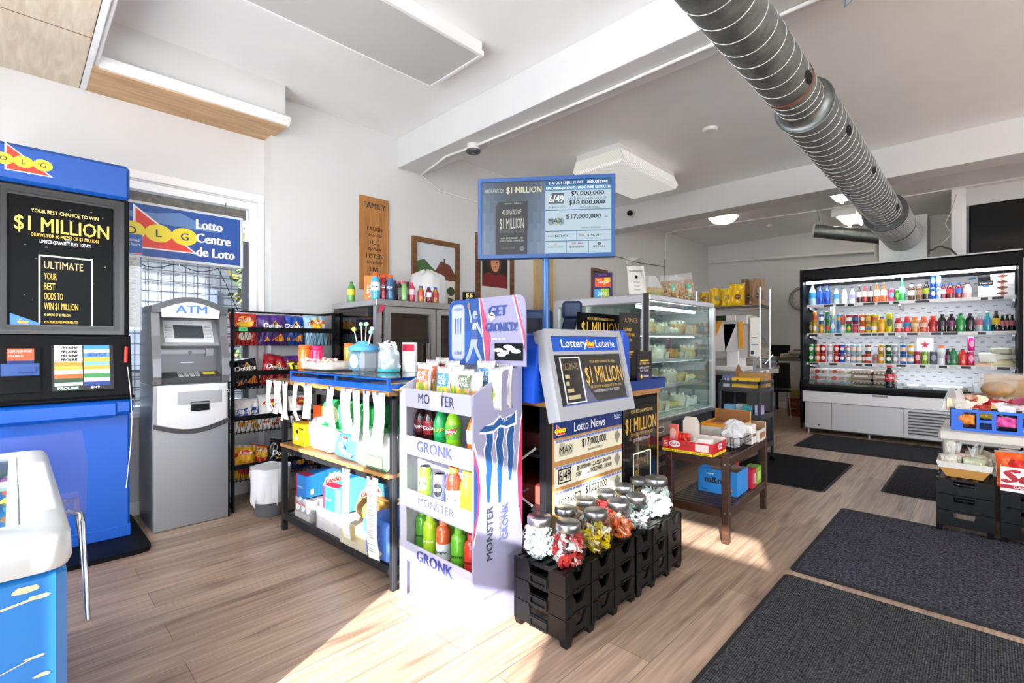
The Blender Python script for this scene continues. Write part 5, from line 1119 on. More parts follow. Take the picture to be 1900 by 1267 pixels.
# sign stand with framed lottery poster
t = thing('lottery_sign_stand', 'blue sign stand with grey framed Lottery Loterie poster on the counter', 'sign', (-1.40, 1.69, .932), LEFTW)
BB = C('#1450c8', .4)
b = MB(); Wy2 = FW(.0)
prof = [(-.075, 0), (-.07, .10), (-.055, .24), (-.03, .305), (.02, .315), (.70, .315), (.735, .30), (.74, 0)]
b.prism(prof, -.20, -.035, BB, Wy2); b.build('base', t)
z1 = Vector((0, .10, .44)).normalized(); x_ = Vector((1, 0, 0))
Wt2 = plane((-.045, -.075, -.075), x_, z1)
b = MB(); b.prism(rect(0, 0, .625, .415), -.05, .0, C('#9da0a6', .35), Wt2); b.frame(Wt2, 0, 0, .625, .415, .032, 0, .018, C('#a6a9af', .35)); b.prism(rect(.0325, .033, .5925, .06), 0, .016, C('#a6a9af', .35), Wt2); b.prism(rect(.03, .295, .595, .31), 0, .014, C('#a6a9af', .35), Wt2); b.build('sign_frame', t)
b = MB(); b.patch(rect(.035, .312, .593, .384), Wt2, C('#1556c0', .35), .004); b.text('Lottery', Wt2, .215, .332, .038, WHT, .20, off=.006, bold=.015); b.text('Loterie', Wt2, .475, .332, .036, WHT, .17, off=.006, bold=.01); olg(b, Wt2, .345, .347, .036, .005); b.build('sign_header', t)
b = MB(); b.patch(rect(.033, .06, .595, .295), Wt2, C('#111217', .3, spec=.2), .003)
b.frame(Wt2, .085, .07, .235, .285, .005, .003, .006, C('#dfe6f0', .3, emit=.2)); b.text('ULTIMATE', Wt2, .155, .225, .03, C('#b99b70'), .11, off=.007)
for i in range(4): b.patch(rect(.10, .185 - i * .032, (.135, .125, .15, .19)[i], .203 - i * .032), Wt2, C('#cdbb8c'), .007)
b.text('YOUR BEST CHANCE TO WIN', Wt2, .42, .253, .012, GOLD2, .22, off=.006); b.text('$1 MILLION', Wt2, .42, .155, .08, GOLD, .32, off=.006, bold=.006); b.text('DRAWS FOR 40 PRIZES OF $1 MILLION', Wt2, .42, .13, .012, GOLD, .27, off=.006); b.text('LIMITED QUANTITY PLAY TODAY!', Wt2, .42, .108, .012, WHT, .22, off=.006)
b.patch([(.235, .06), (.33, .06), (.27, .13), (.235, .22)], Wt2, C('#54557a'), .0035); b.patch(rect(.06, .06, .595, .066), Wt2, C('#2b63c4'), .006); b.build('sign_poster', t)
b = MB(); b.prism(rect(.033, .06, .595, .295), .010, .012, thin_glass('poster_cover'), Wt2); b.build('sign_cover', t)
# ---- jackpot screen on its blue pole
TC = Vector((-1.665, 1.968, 1.867)); TRZ = R(37.4)
t = thing('jackpot_screen', 'wide lottery jackpot screen in a blue frame on a blue pole', 'screen', (TC.x, TC.y, .932), TRZ)
dz_ = TC.z - .932; hw, hh = .362, .214
b = MB(); b.cyl((0, .03, 0), (0, .03, dz_ - .15), .019, C('#185c9e', .3, coat=.3), 18); b.cyl((0, .03, .30), (0, .03, .31), .024, C('#1f74c4', .3), 18); b.build('pole', t)
b = MB(); b.box(-hw, -.005, dz_ - hh, hw, .045, dz_ + hh, C('#1f4478', .4), .004); b.frame(FW(-.005, 0, dz_), -hw, -hh, hw, hh, .020, 0, .010, C('#234a80', .4)); b.build('frame', t)
def scr(name, hx, e=1.0): return mat('screen_' + name, hx, .35, emit=e * .72, dark=True, spec=.2)
b = MB(); W = plane((-hw + .02, -.006, dz_ - hh + .02), (1, 0, 0), (0, 0, 1)); sw, sh = 2 * hw - .04, 2 * hh - .04
lw = sw * .495
def lefthalf(u, v):
    k = abs(u - .5) * .9 + (1 - v) * .35 - max(0, v - .8) * .6
    return scr('l%d' % min(6, max(0, int(k * 9))), ('#5b6470', '#5f6c7f', '#66798f', '#70879f', '#7e96b3', '#8da4c2', '#9db2cd')[min(6, max(0, int(k * 9)))], .42)
b.grid(lambda u, v: W(u * lw, v * sh, 0), 16, 12, lefthalf, smooth=False)
b.text('40 DRAWS OF', W, lw * .20, sh * .855, sh * .05, scr('pale', '#d9d9cc', .7), lw * .3, off=.001); b.text('$1 MILLION', W, lw * .67, sh * .845, sh * .08, scr('gold', '#d8d6ae', .8), lw * .55, off=.001, bold=.02)
b.patch([(lw * .22, 0), (lw * .72, 0), (lw * .73, sh * .73), (lw * .27, sh * .73), (lw * .22, sh * .66)], W, scr('card', '#41454f', .35), .0008)
b.text('40 DRAWS OF', W, lw * .48, sh * .55, sh * .07, scr('pale', '#d9d9cc', .7), lw * .3, off=.0015); b.text('$1 MILLION', W, lw * .48, sh * .36, sh * .14, scr('pale', '#d9d9cc', .7), lw * .38, off=.0015); b.text('40 TIRAGES DE 1 MILLION $', W, lw * .48, sh * .30, sh * .04, scr('grey', '#8f96a0', .5), lw * .38, off=.0015)
b.text('DRAW DATE: JANUARY 4, 2024', W, lw * .48, sh * .215, sh * .022, scr('pale', '#d9d9cc', .7), lw * .36, off=.0015); b.text('DATE DU TIRAGE : 4 JANVIER 2024', W, lw * .48, sh * .18, sh * .022, scr('pale', '#d9d9cc', .7), lw * .38, off=.0015); b.text('- DRAW | TIRAGE -', W, lw * .5, sh * .69, sh * .02, scr('pale', '#d9d9cc', .7), lw * .3, off=.0015); b.text('YOUR DRAW NUMBERS', W, lw * .42, sh * .08, sh * .022, scr('grey', '#8f96a0', .5), lw * .22, off=.0015); b.patch(ell(lw * .64, sh * .08, sh * .035, sh * .035), W, scr('grey', '#8f96a0', .5), .0015)
b.build('advert', t)
b = MB(); u0 = lw + .002; rw = sw - u0; PALE = scr('paleblue', '#c8e0ee', .62); DK = scr('ink', '#2a4560', .2); LN = scr('line', '#4c7fb4', .45)
b.patch(rect(u0, 0, sw, sh), W, PALE, .0004); b.patch(rect(u0, sh * .925, sw, sh), W, scr('bar', '#2f6ea8', .5), .0008); b.patch(rect(u0, sh * .855, sw, sh * .925), W, scr('bar2', '#4a97cc', .6), .0008); TW = scr('white', '#f2f7fb', .9)
b.text('THU OCT 12/JEU. 12 OCT.   10:09 AM ET/HE', W, u0 + rw * .5, sh * .943, sh * .035, TW, rw * .9, off=.0012, bold=.02); b.text('UPCOMING JACKPOTS / PROCHAINS GROS LOTS', W, u0 + rw * .5, sh * .873, sh * .033, TW, rw * .97, off=.0012, bold=.02)
for (a, c_, d, e) in ((0, .585, 1, .595), (0, .30, 1, .31), (0, .165, 1, .175), (.475, .17, .482, .30), (.32, 0, .327, .165), (.655, 0, .662, .165)): b.patch(rect(u0 + rw * a, sh * c_, u0 + rw * d, sh * e), W, LN, .0008)
b.patch([(u0 + rw * .05, sh * .68), (u0 + rw * .28, sh * .68), (u0 + rw * .29, sh * .82), (u0 + rw * .1, sh * .83)], W, scr('slate', '#66788a', .4), .0008); b.text('6/49', W, u0 + rw * .17, sh * .70, sh * .09, TW, rw * .22, off=.0015, bold=.02); b.patch(ell(u0 + rw * .085, sh * .725, sh * .015, sh * .015, 10), W, scr('red', '#d0454c', .5), .0016)
b.text('$5,000,000', W, u0 + rw * .64, sh * .785, sh * .055, DK, rw * .50, off=.0015, bold=.02); b.text('GOLD BALL    LA BOULE D\'OR', W, u0 + rw * .64, sh * .73, sh * .025, DK, rw * .58, off=.0015); b.text('$18,000,000', W, u0 + rw * .63, sh * .66, sh * .055, DK, rw * .54, off=.0015, bold=.02); b.text('SATURDAY/SAMEDI', W, u0 + rw * .68, sh * .61, sh * .02, DK, rw * .3, off=.0015); b.text('26 BALLS LEFT', W, u0 + rw * .18, sh * .62, sh * .025, scr('slate', '#66788a', .4), rw * .25, off=.0015)
b.text('MAX', W, u0 + rw * .16, sh * .41, sh * .07, scr('slate', '#66788a', .4), rw * .22, off=.0015, bold=.02)
for k in range(3): b.patch(ell(u0 + rw * (.09 + k * .075), sh * .435, rw * .05, sh * .05, 12), W, scr(('blue1', 'gold2', 'grn')[k], ('#93b4cf', '#cfd0a0', '#9fc0b8')[k], .55), .0009)
b.text('$17,000,000', W, u0 + rw * .58, sh * .47, sh * .06, DK, rw * .52, off=.0015, bold=.02); b.text('FRIDAY/VENDREDI', W, u0 + rw * .7, sh * .335, sh * .02, DK, rw * .3, off=.0015); b.text('est.', W, u0 + rw * .93, sh * .48, sh * .02, DK, rw * .05, off=.0015)
b.text('$671,936', W, u0 + rw * .25, sh * .225, sh * .03, DK, rw * .2, off=.0015, bold=.015); b.text('POKER', W, u0 + rw * .09, sh * .225, sh * .025, scr('slate', '#66788a', .4), rw * .1, off=.0015, shear=.2); b.text('$196,502', W, u0 + rw * .74, sh * .225, sh * .03, DK, rw * .2, off=.0015, bold=.015); b.text('TOP', W, u0 + rw * .55, sh * .225, sh * .028, scr('red', '#d0454c', .5), rw * .07, off=.0015, bold=.02)
b.text('$1,020,000', W, u0 + rw * .48, sh * .075, sh * .025, DK, rw * .22, off=.0015, bold=.01); b.text('LOTTARIO', W, u0 + rw * .49, sh * .12, sh * .025, scr('red', '#d0454c', .5), rw * .17, off=.0015, bold=.02); b.text('$75,033', W, u0 + rw * .82, sh * .075, sh * .025, DK, rw * .18, off=.0015, bold=.01); b.patch(ell(u0 + rw * .82, sh * .125, rw * .03, sh * .022, 10), W, scr('slate', '#66788a', .4), .0012); b.patch(ell(u0 + rw * .16, sh * .125, rw * .025, sh * .018, 10), W, scr('gold2', '#cfd0a0', .55), .0012); b.text('SUNDAY DRAW', W, u0 + rw * .16, sh * .08, sh * .018, scr('slate', '#66788a', .4), rw * .25, off=.0015)
b.build('jackpot_list', t)
# ---- terminal and bracket behind the display
NV = C('#0e2a4e', .4)
t = thing('lottery_terminal', 'dark navy lottery terminal behind the display header card', 'terminal', (-1.90, 2.16, .932), R(44)); b = MB(); b.box(-.17, 0, 0, .10, .16, .47, NV, .02); b.box(-.13, -.004, .2, .06, .01, .42, C('#0b1526', .2), .01); b.build('case', t); b = MB(); b.box(-.2, -.03, 0, .12, .17, .09, C('#15181d'), .015); b.build('base', t)
t = thing('scanner_arm', 'dark blue angled bracket arm behind the blue pole', 'arm', (-1.80, 2.42, .932), R(44)); b = MB(); b.obox((-.13, 0, .20), (.085, 0, 0), (0, .05, 0), (.06, 0, .24), NV, .01); b.box(-.085, -.015, .42, .035, .07, .53, NV, .015); b.box(-.16, -.02, 0, -.02, .08, .22, NV, .01); b.build('arm', t)
t = thing('counter_poster', 'wide black one million poster standing behind the lottery sign', 'poster', (-1.64, 2.21, .932), LEFTW); b = MB(); million_poster(b, plane((0, 0, .245), (1, 0, 0), (0, 0, 1)), .47, .20, False); b.box(.05, .0, 0, .42, .02, .25, BLK); b.build('card', t)
t = thing('leaflet_tray', 'blue leaflet tray with dark rail at the counter end', 'tray', (-1.44, 2.35, .932), LEFTW); b = MB(); b.box(0, -.03, 0, .46, .16, .02, C('#12387e', .35)); b.box(0, -.03, .0, .46, -.02, .055, C('#12387e', .35)); b.box(.45, -.03, 0, .46, .16, .06, C('#12387e', .35)); b.box(-.02, -.02, 0, .02, .16, .34, BB, .008); b.build('tray', t)
t = thing('tall_leaflet', 'tall black scratch ticket leaflet standing in the blue tray', 'leaflet', (-1.50, 2.50, .954), LEFTW); b = MB(); b.box(0, .04, 0, .235, .048, .43, C('#17161a', .35)); W = FW(.039); b.text('ULTIMATE', W, .115, .375, .025, C('#c9a878'), .16, bold=.004)
for i in range(3): b.text(('YOUR BEST', 'ODDS TO WIN', '$1 MILLION')[i], W, .03, .32 - i * .032, .02, GOLD, (.10, .13, .10)[i], 'L')
for i in range(3): b.patch(rect(.04, .19 - i * .016, .15 - i * .015, .20 - i * .016), W, GOLD)
b.build('card', t)
t = thing('small_leaflet', 'short black and purple leaflet in front of the tall one', 'leaflet', (-1.455, 2.55, .954), LEFTW); b = MB(); b.box(0, .0, 0, .17, .006, .20, C('#1a1722', .35)); W = FW(-.001); b.patch(rect(0, 0, .17, .07), W, C('#43355c'), .0004); b.patch(rect(.03, .14, .13, .148), W, GOLD, .001); b.text('$1 MILLION', W, .08, .12, .015, GOLD2, .11); b.text('LIMITED QUANTITY', W, .08, .095, .012, WHT, .11); b.text('PLAY TODAY!', W, .08, .078, .012, WHT, .10); b.patch(ell(.045, .05, .012, .012, 10), W, YEL, .001); b.patch(rect(.07, .044, .13, .054), W, C('#b9b4c6'), .001); b.build('card', t)
# ================================================================ black trays and candy jars
TRY = mat('black_tray_plastic', '#0d0e10', .38, spec=.35, noise=.2, nscale=120)
def tray_mesh(L, Wd, H):
    """bakery tray: walls with notched rims, slotted floor, corner feet.  local x = width, y = length"""
    b = MB(); th = .010
    Wfr = FW(0); notch = [(0, 0), (Wd, 0), (Wd, H), (Wd * .70, H), (Wd * .66, H * .55), (Wd * .34, H * .55), (Wd * .30, H), (0, H)]
    for y, s_ in ((0, 1), (L, -1)):
        W = plane((0, y, 0), (1, 0, 0), (0, 0, 1)); a, c_ = (-th, 0) if s_ > 0 else (0, th); pl = notch
        for k in range(3):
            seg = (pl[:1] + [(Wd * .32, 0), (Wd * .32, H * .62), (Wd * .30, H), (0, H)], [(Wd * .32, 0), (Wd * .68, 0), (Wd * .68, H * .55), (Wd * .32, H * .55)], [(Wd * .68, 0), (Wd, 0), (Wd, H), (Wd * .70, H), (Wd * .68, H * .62)])[k]; b.prism(seg, a, c_, TRY, W)
        if s_ > 0: b.frame(W, Wd * .33, H * .02, Wd * .67, H * .5, .008, 0, .006, TRY)
    n = max(2, int(L / .135))
    for x, s_ in ((Wd, 1), (0, -1)):
        W = plane((x, 0, 0), (0, 1, 0), (0, 0, 1)); a, c_ = (-th, 0) if s_ > 0 else (0, th)
        q = L / n
        for k in range(n):
            u = k * q
            b.prism([(u, 0), (u + q * .26, 0), (u + q * .26, H), (u, H)], a, c_, TRY, W); b.prism([(u + q * .78, 0), (u + q, 0), (u + q, H), (u + q * .78, H)], a, c_, TRY, W); b.prism([(u + q * .26, 0), (u + q * .78, 0), (u + q * .62, H * .45), (u + q * .42, H * .45)], a, c_, TRY, W)
            b.prism([(u + q * .26, 0), (u + q * .42, H * .45), (u + q * .26, H)], a, c_, TRY, W); b.prism([(u + q * .78, 0), (u + q * .78, H), (u + q * .62, H * .45)], a, c_, TRY, W)
            if s_ > 0:
                b.patch([(u + q * .06, H * .2), (u + q * .2, H * .2), (u + q * .13, H * .62)], W, C('#050506', .8), .0006); b.prism(rect(u - .004, 0, u + .004, H), 0, .004, TRY, W); b.prism(rect(u + q * .3, H * .03, u + q * .74, H * .1), 0, .004, TRY, W)  # near-black triangles paint the shade of the wall holes
    ribs = 7
    for i in range(ribs): y = .02 + i * (L - .04) / (ribs - 1); b.box(.01, y - .008, H - .014, Wd - .01, y + .008, H - .003, TRY)
    for i in range(5): x = .03 + i * (Wd - .06) / 4; b.box(x - .012, .01, H - .012, x + .012, L - .01, H - .001, TRY)
    return b
def tray_stack(base, L, Wd, levels, step, H, names, rz=0, feet=.03):
    for k in range(levels):
        b = tray_mesh(L, Wd, H); z = base[2] + k * step + feet
        o = b.build('bakery_tray', None, (base[0], base[1], z), rz); tag(o, names[k], 'crate', 'black bakery trays')
        if k == 0:
            n = max(2, int(L / .135))
            for i in range(n + 1):
                for x in (.0, Wd - .03): y = min(L - .05, max(0, i * L / n - .025)); MB().prism([(y, 0), (y + .05, 0), (y + .04, -feet), (y + .01, -feet)], x, x + .03, TRY, lambda u, v, off=0: Vector((off, u, v))).build('foot', o)
        else:
            for x, y in ((.03, .03), (Wd - .06, .03), (.03, L - .06), (Wd - .06, L - .06)): MB().box(x, y, -.010, x + .03, y + .03, .004, TRY).build('foot', o)
TS, TH_ = .088, .084
tray_stack((-1.445, 1.50, 0), .535, .275, 3, TS, TH_, ['lowest black bakery tray in the stack beside the energy drink display', 'middle black bakery tray under the red and yellow candy jars', 'top black bakery tray carrying the red and yellow candy jars'])
tray_stack((-1.445, 2.045, 0), .47, .275, 3, TS, TH_, ['lowest black bakery tray in the stack by the wooden candy table', 'middle black bakery tray under the jar of white sweets', 'top black bakery tray carrying the big jar of white sweets'])
JT = .03 + 2 * TS + TH_ + .002
JG = thin_glass('jar_glass', '#f3f8f6')
JP = [(.045, 0), (.054, .004), (.064, .014), (.0725, .038), (.0755, .066), (.0725, .095), (.061, .124), (.048, .137), (.046, .142)]
_jar = {}
def candy(label, x, y, cols, fill, seed, s=1.0, z=None, style='wrap'):
    t = thing('candy_jar', label, 'jar', (x, y, JT if z is None else z), 0, 'glass candy jars on the black trays')
    k = s
    if s not in _jar:
        b = MB(); b.lathe([(0, .002)] + [(q * k, h * k) for q, h in JP], JG, 28); g = b.build('glass', t)
        b = MB(); b.lathe([(.050 * k, .138 * k), (.052 * k, .141 * k), (.052 * k, .166 * k), (.049 * k, .171 * k), (0, .171 * k)], STL, 28); l = b.build('lid', t); _jar[s] = (g, l)
    else:
        for o in _jar[s]: c = o.copy(); COL.objects.link(c); c.parent = t
    if cols:
        rr = random.Random(seed); b = MB(); n = int(150 * fill)
        for i in range(n):
            h = rr.uniform(.008, .128 * fill) * k
            rad = .05
            for (r0, h0), (r1, h1) in zip(JP, JP[1:]):
                if h0 * k <= h <= h1 * k: rad = r0 + (r1 - r0) * (h - h0 * k) / max(1e-6, (h1 - h0) * k)
            q = (rad * k - .017) * (rr.random() ** .25); a = rr.uniform(0, 6.283)
            c = Vector((q * math.cos(a), q * math.sin(a), h)); u = Vector((rr.gauss(0, 1), rr.gauss(0, 1), rr.gauss(0, .7))).normalized(); v = u.orthogonal().normalized(); v = (Matrix.Rotation(rr.uniform(0, 6), 3, u) @ v); w = u.cross(v)
            col = C(rr.choice(cols), .25 if style == 'wrap' else .4); L1, L2, L3 = .026 * k, .016 * k, .006 * k
            b.obox(c - u * L1 / 2 - v * L2 / 2 - w * L3 / 2, u * L1, v * L2, w * L3, col)
            for sg in (-1, 1):
                e = c + u * sg * L1 / 2; f = c + u * sg * (L1 / 2 + .007 * k); b.add([e - v * .002, e + v * .002, f + v * .005, f - v * .005], [(0, 1, 2, 3)], col)
        o = b.build('wrapped_candy', t); o['kind'] = 'stuff'
    return t
SIL = ['#d4d9dc', '#c3ccd2', '#e4e8ea', '#b2bcc4', '#cdd6d8']; XF, XB = -1.232, -1.372
candy('glass jar of silver wrapped candy beside the energy drink display', -1.365, 1.572, SIL, .95, 1)
candy('glass jar of red and white wrapped candy', XF, 1.60, ['#c92a2e', '#d33a38', '#e8e4e2', '#dcd6d4', '#b81f26'], .95, 2)
candy('glass jar of bright yellow wrapped candy bars', XF, 1.80, ['#f0d21e', '#f4dc34', '#e6c41a', '#f2ead0', '#8a6420'], .72, 3)
candy('glass jar of orange wrapped candy', XF, 1.985, ['#f06a22', '#f27a34', '#e65a18', '#f2e6dc', '#f08a4a'], .70, 4)
candy('glass jar of dark and clear candy before the big white jar', XF, 2.15, ['#6b6f74', '#dfe3e4', '#3a3438', '#b9b3bd', '#f0f0f0'], .55, 5, .93)
candy('biggest glass jar, white wrapped sweets, at the wooden table end', -1.25, 2.385, ['#f2f4f2', '#e4ebe8', '#dfe6ea', '#f7f7f4'], .9, 6, 1.15)
candy('nearly empty glass jar behind the red and yellow jars', XB - .005, 1.765, ['#c9c2a4', '#ddd6bc'], .25, 7, .93)
candy('glass jar of brown candy behind the orange jar', XB - .005, 1.925, ['#8a6a52', '#a48468', '#6f5242', '#d8cfc6'], .75, 8, .95)
candy('glass jar of dark red candy in the back row', XB, 2.095, ['#b8262c', '#a01c24', '#d8484a'], .8, 9, .95)
candy('glass jar of pale mint candy in the back row', XB, 2.26, ['#d4e6e0', '#e8f0ee', '#c3dcd6'], .7, 10, .93)
candy('glass jar of clear sweets, last of the back row', XB, 2.42, ['#e8eaea', '#dfe4e6'], .6, 11, .95)
# ================================================================ wooden candy table
TR = R(2.8); TO = Vector((-1.476, 2.943, 0)); TM = Matrix.Translation(TO) @ Matrix.Rotation(TR, 4, 'Z')
def T2(x, y, z): return TM @ Vector((x, y, z))
DW_ = wood('dark_stained_wood', '#2c1a13', '#4a2d20', (3, 40, 40), .4)
TWd, TDp, TTop, TLow = .39, .87, .51, .205
t = thing('wooden_table', 'dark stained slatted wooden table with a lower shelf, loaded with candy boxes', 'table', TO, TR)
for i, (x, y) in enumerate(((0, 0), (TWd - .042, 0), (0, TDp - .042), (TWd - .042, TDp - .042))):
    b = MB(); b.box(x, y, 0, x + .042, y + .042, TTop + .006, DW_, .003); l = b.build('leg', t)
    b = MB()
    for z in (TLow - .02, TTop - .035): b.cyl((x + .021, y, z), (x + .021, y - .003, z), .006, STL, 10); b.cyl((x + .042, y + .021, z), (x + .045, y + .021, z), .006, STL, 10)
    b.build('bolt', l)
for nm, z in (('top_slats', TTop), ('shelf_slats', TLow)):
    b = MB(); n = 17
    for k in range(n): y = .045 + k * (TDp - .09 - .036) / (n - 1); b.box(.018, y, z - .018, TWd - .018, y + .036, z, DW_, .003)
    o = b.build(nm, t); o['kind'] = 'stuff'
for (x0, y0, x1, y1) in ((.042, .006, TWd - .042, .026), (.042, TDp - .026, TWd - .042, TDp - .006), (.006, .042, .026, TDp - .042), (TWd - .026, .042, TWd - .006, TDp - .042)):
    for z in (TTop, TLow): b = MB(); b.box(x0, y0, z - .055, x1, y1, z - .002, DW_, .003); b.build('rail', t)
def open_box(name, label, loc, rz, sx, sy, h, hb, col, inner, prints=None, th=.004):
    t = thing(name, label, 'box', loc, rz, 'candy display boxes'); b = MB(); m, n = C(col, .45), C(inner, .7)
    b.box(0, 0, 0, sx, sy, th, m); b.box(0, 0, 0, sx, th, h, m); b.box(0, 0, 0, th, sy, h, m); b.box(sx - th, 0, 0, sx, sy, h, m); b.box(0, sy - th, 0, sx, sy, hb, m)
    b.box(th, th, th, sx - th, sy - th, th * 2, n); b.box(th, sy - th * 1.6, th, sx - th, sy - th, hb - .002, n); b.build('tray', t)
    if prints: b = MB(); prints(b, FW(-.0008), plane((sx + .0008, 0, 0), (0, 1, 0), (0, 0, 1))); b.build('print', t)
    return t
def kk(b, Fw, Sd):
    b.patch(rect(0, 0, .32, .016), Fw, YEL, .0006); b.patch(rect(0, 0, .22, .016), Sd, YEL, .0006)
    b.patch(ell(.085, .05, .036, .022, 20), Fw, WHT, .0006); b.text('KitKat', Fw, .085, .042, .018, C('#c41e2a'), .06, off=.0015, bold=.02, shear=.15); b.patch(ell(.115, .05, .034, .020, 20), Sd, WHT, .0006); b.text('KitKat', Sd, .115, .042, .018, C('#c41e2a'), .056, off=.0015, bold=.02, shear=.15)
    for i in range(4): b.patch(rect(.01, .03 + i * .01, .038, .034 + i * .01), Fw, WHT, .0006)
    b.patch([(.13, .05), (.15, .058), (.19, .045), (.19, .037), (.15, .047)], Fw, C('#8a4a24'), .0006); b.patch(rect(.215, .022, .30, .066), Fw, C('#f0d9d4'), .0006); b.text("Canada's #1 Select!  Le plus vendus au Canada!", Fw, .16, .004, .008, BLK, .29, off=.0015, bold=.01)
open_box('candy_box', 'red and yellow wafer bar tray box at the front of the wooden table', T2(-.02, -.008, TTop + .001), TR, .325, .23, .075, .09, '#d11f2c', '#e9e4dc', kk)
bx2 = lambda name, label, x, y, z, *a, cat='box', dr=0, **k: box_thing(name, label, cat, T2(x, y, z), TR + dr, *a, **k)
bx2('wafer_box', 'upright pink red wafer box standing in the red tray', .0, .06, TTop + .010, .05, .035, .15, '#ee6a5e', lambda b, Fw, Sd, Tp: (b.patch(ell(.025, .1, .02, .03), Fw, C('#f6c4bc')), b.text('Bar', Fw, .025, .06, .02, WHT, .035, off=.002)))
t = thing('red_pouch', 'shiny red candy pouch leaning in the red tray', 'pouch', T2(.085, .09, TTop + .010), TR); S = bag_surface(.085, .10, .03, 5); b = MB(); b.grid(lambda u, v: S((u - .5) * .085, v * .10), 12, 12, C('#d8281f', .2)); b.grid(lambda u, v: S((u - .5) * .085, v * .10, 0, 1), 12, 12, C('#d8281f', .2), flip=True); b.patch([(-.02, .02), (.03, .03), (.02, .06)], S, C('#f08a2a'), .002, 3); b.build('pouch', t)
b = MB(); b.prism([(0, 0), (.11, 0), (.11, .16), (.09, .20), (.02, .20), (0, .17)], 0, .003, C('#d8d2c6', .7), FW(.0))
tag(b.build('display_card', None, T2(.055, .15, TTop + .01), TR), 'plain curved grey card flap standing at the back of the red tray', 'card')
bx2('white_candy_box', 'small white candy box with dark print in the red tray', .17, .02, TTop + .010, .11, .05, .085, '#eeece8', lambda b, Fw, Sd, Tp: (b.patch(rect(.03, .03, .09, .045), Fw, BLK), b.patch([(.0, .085), (.04, .085), (.0, .05)], Fw, C('#c9c4b8'))))
bx2('white_candy_box', 'second white wrapped bar pack beside the red pouch', .105, .02, TTop + .010, .06, .05, .055, '#e9e4de', lambda b, Fw, Sd, Tp: b.patch(rect(.01, .01, .05, .03), Fw, C('#7a4a30')))
bx2('folded_carton', 'flat yellow folded carton lying between the candy boxes', .08, .32, TTop + .001, .16, .10, .03, '#ead06a', lambda b, Fw, Sd, Tp: b.patch(rect(.02, .02, .14, .08), Tp, C('#f0e090')))
def reese(b, Fw, Sd):
    b.patch(rect(.0, .0, .25, .11), Fw, C('#d9d7d2'), .0006); b.patch(ell(.12, .055, .05, .04), Fw, C('#c2c6c6'), .001); b.patch(rect(.0, .02, .27, .09), Sd, C('#e8e2d4'), .0006); b.text('PEANUT', Fw, .18, .09, .015, C('#8a5a24'), .08, off=.0015)
open_box('candy_box', 'tall orange backed peanut cup box behind the red tray', T2(.06, .45, TTop + .001), TR, .25, .30, .13, .20, '#e8a02a', '#8a5a2a', reese)
bx2('peanut_cup_pack', 'brown orange peanut cup packs heaped in the orange backed box', .08, .53, TTop + .09, .20, .16, .04, '#d9822a', lambda b, Fw, Sd, Tp: (b.patch(rect(.01, .01, .1, .14), Tp, C('#6b3a1c')), b.patch(rect(.12, .02, .19, .13), Tp, C('#e9b44a'))))
t = thing('wire_basket', 'black wire basket of clear wrapped sweets at the table edge', 'basket', T2(.245, .26, TTop + .001), TR); b = MB()
for z in (0.002, .04, .08): b.tube([(0, 0, z), (.135, 0, z), (.135, .24, z), (0, .24, z)], .002, BLK, 5, True)
for i in range(8):
    x = i * .135 / 7; b.tube([(x, 0, .08), (x, 0, 0.002), (x, .24, 0.002), (x, .24, .08)], .0014, BLK, 4)
for i in range(11): y = i * .024; b.tube([(0, y, .08), (0, y, 0.002), (.135, y, 0.002), (.135, y, .08)], .0014, BLK, 4)
b.build('wire', t)
rr = random.Random(33); FILMC = film('film_crinkle', '#eef2f4', .5, .12)
for i, nm in enumerate(('against the orange backed box', 'at the front corner', 'at its middle', 'spilling over the brown box')):
    b = MB(); sd = rr.uniform(0, 6)
    def blob(u, v, sd=sd):
        a = u * 6.283; r_ = (.06 + .012 * math.sin(5 * a + sd + 4 * v) + .008 * math.sin(9 * a - 3 * v)) * math.sin(PI * v) ** .5; return Vector((r_ * math.cos(a), r_ * math.sin(a), .11 * v + .01 * math.sin(7 * a)))
    b.grid(blob, 22, 12, FILMC, smooth=False)
    for k in range(26): c = Vector((rr.gauss(0, .022), rr.gauss(0, .022), .02 + rr.uniform(0, .06))); b.obox(c, (.018, .004, 0), (-.003, .012, .002), (0, .002, .007), C(rr.choice(('#8a3a44', '#e9e2dc', '#4a3a38', '#c9a8a0', '#f0efee'))))
    tag(b.build('candy_bag', None, T2((.29, .31, .30, .26)[i], (.46, .33, .40, .53)[i], TTop + (.02, .012, .045, .05)[i]), rr.uniform(0, 3)), 'clear crinkled bag of mixed sweets in the wire basket, %s' % nm, 'bag', 'crinkled sweet bags')
bx2('paper_candy_bag', 'white paper candy bag with brown letters next to the wire basket', .30, .53, TTop + .001, .075, .11, .13, '#ece8e2', lambda b, Fw, Sd, Tp: (b.text('max', Sd, .055, .05, .03, C('#8a5a2c'), .07, off=.002, bold=.02), b.text('max', Fw, .037, .05, .025, C('#8a5a2c'), .05, off=.002, bold=.02)))
open_box('candy_box', 'brown backed white candy box at the rear corner of the table', T2(.20, .66, TTop + .001), TR, .185, .185, .08, .12, '#e6e1d8', '#9a7450', lambda b, Fw, Sd: (b.patch(rect(.02, .02, .16, .06), Sd, C('#b07848'), .0006), b.patch(rect(.02, .02, .16, .06), Fw, C('#b07848'), .0006)))
def mm(b, Fw, Sd):
    b.text("m&m's", Fw, .125, .065, .042, C('#3a2118'), .16, off=.0015, bold=.014); b.text('peanut', Fw, .08, .12, .012, WHT, .045, off=.0015, bold=.02); b.patch(ell(.20, .035, .022, .012, 12), Fw, C('#e87a2a'), .001); b.patch(ell(.175, .03, .014, .010, 12), Fw, C('#e8c93a'), .0012); b.patch(rect(.02, .015, .06, .022), Fw, C('#1d4f9a'), .001)
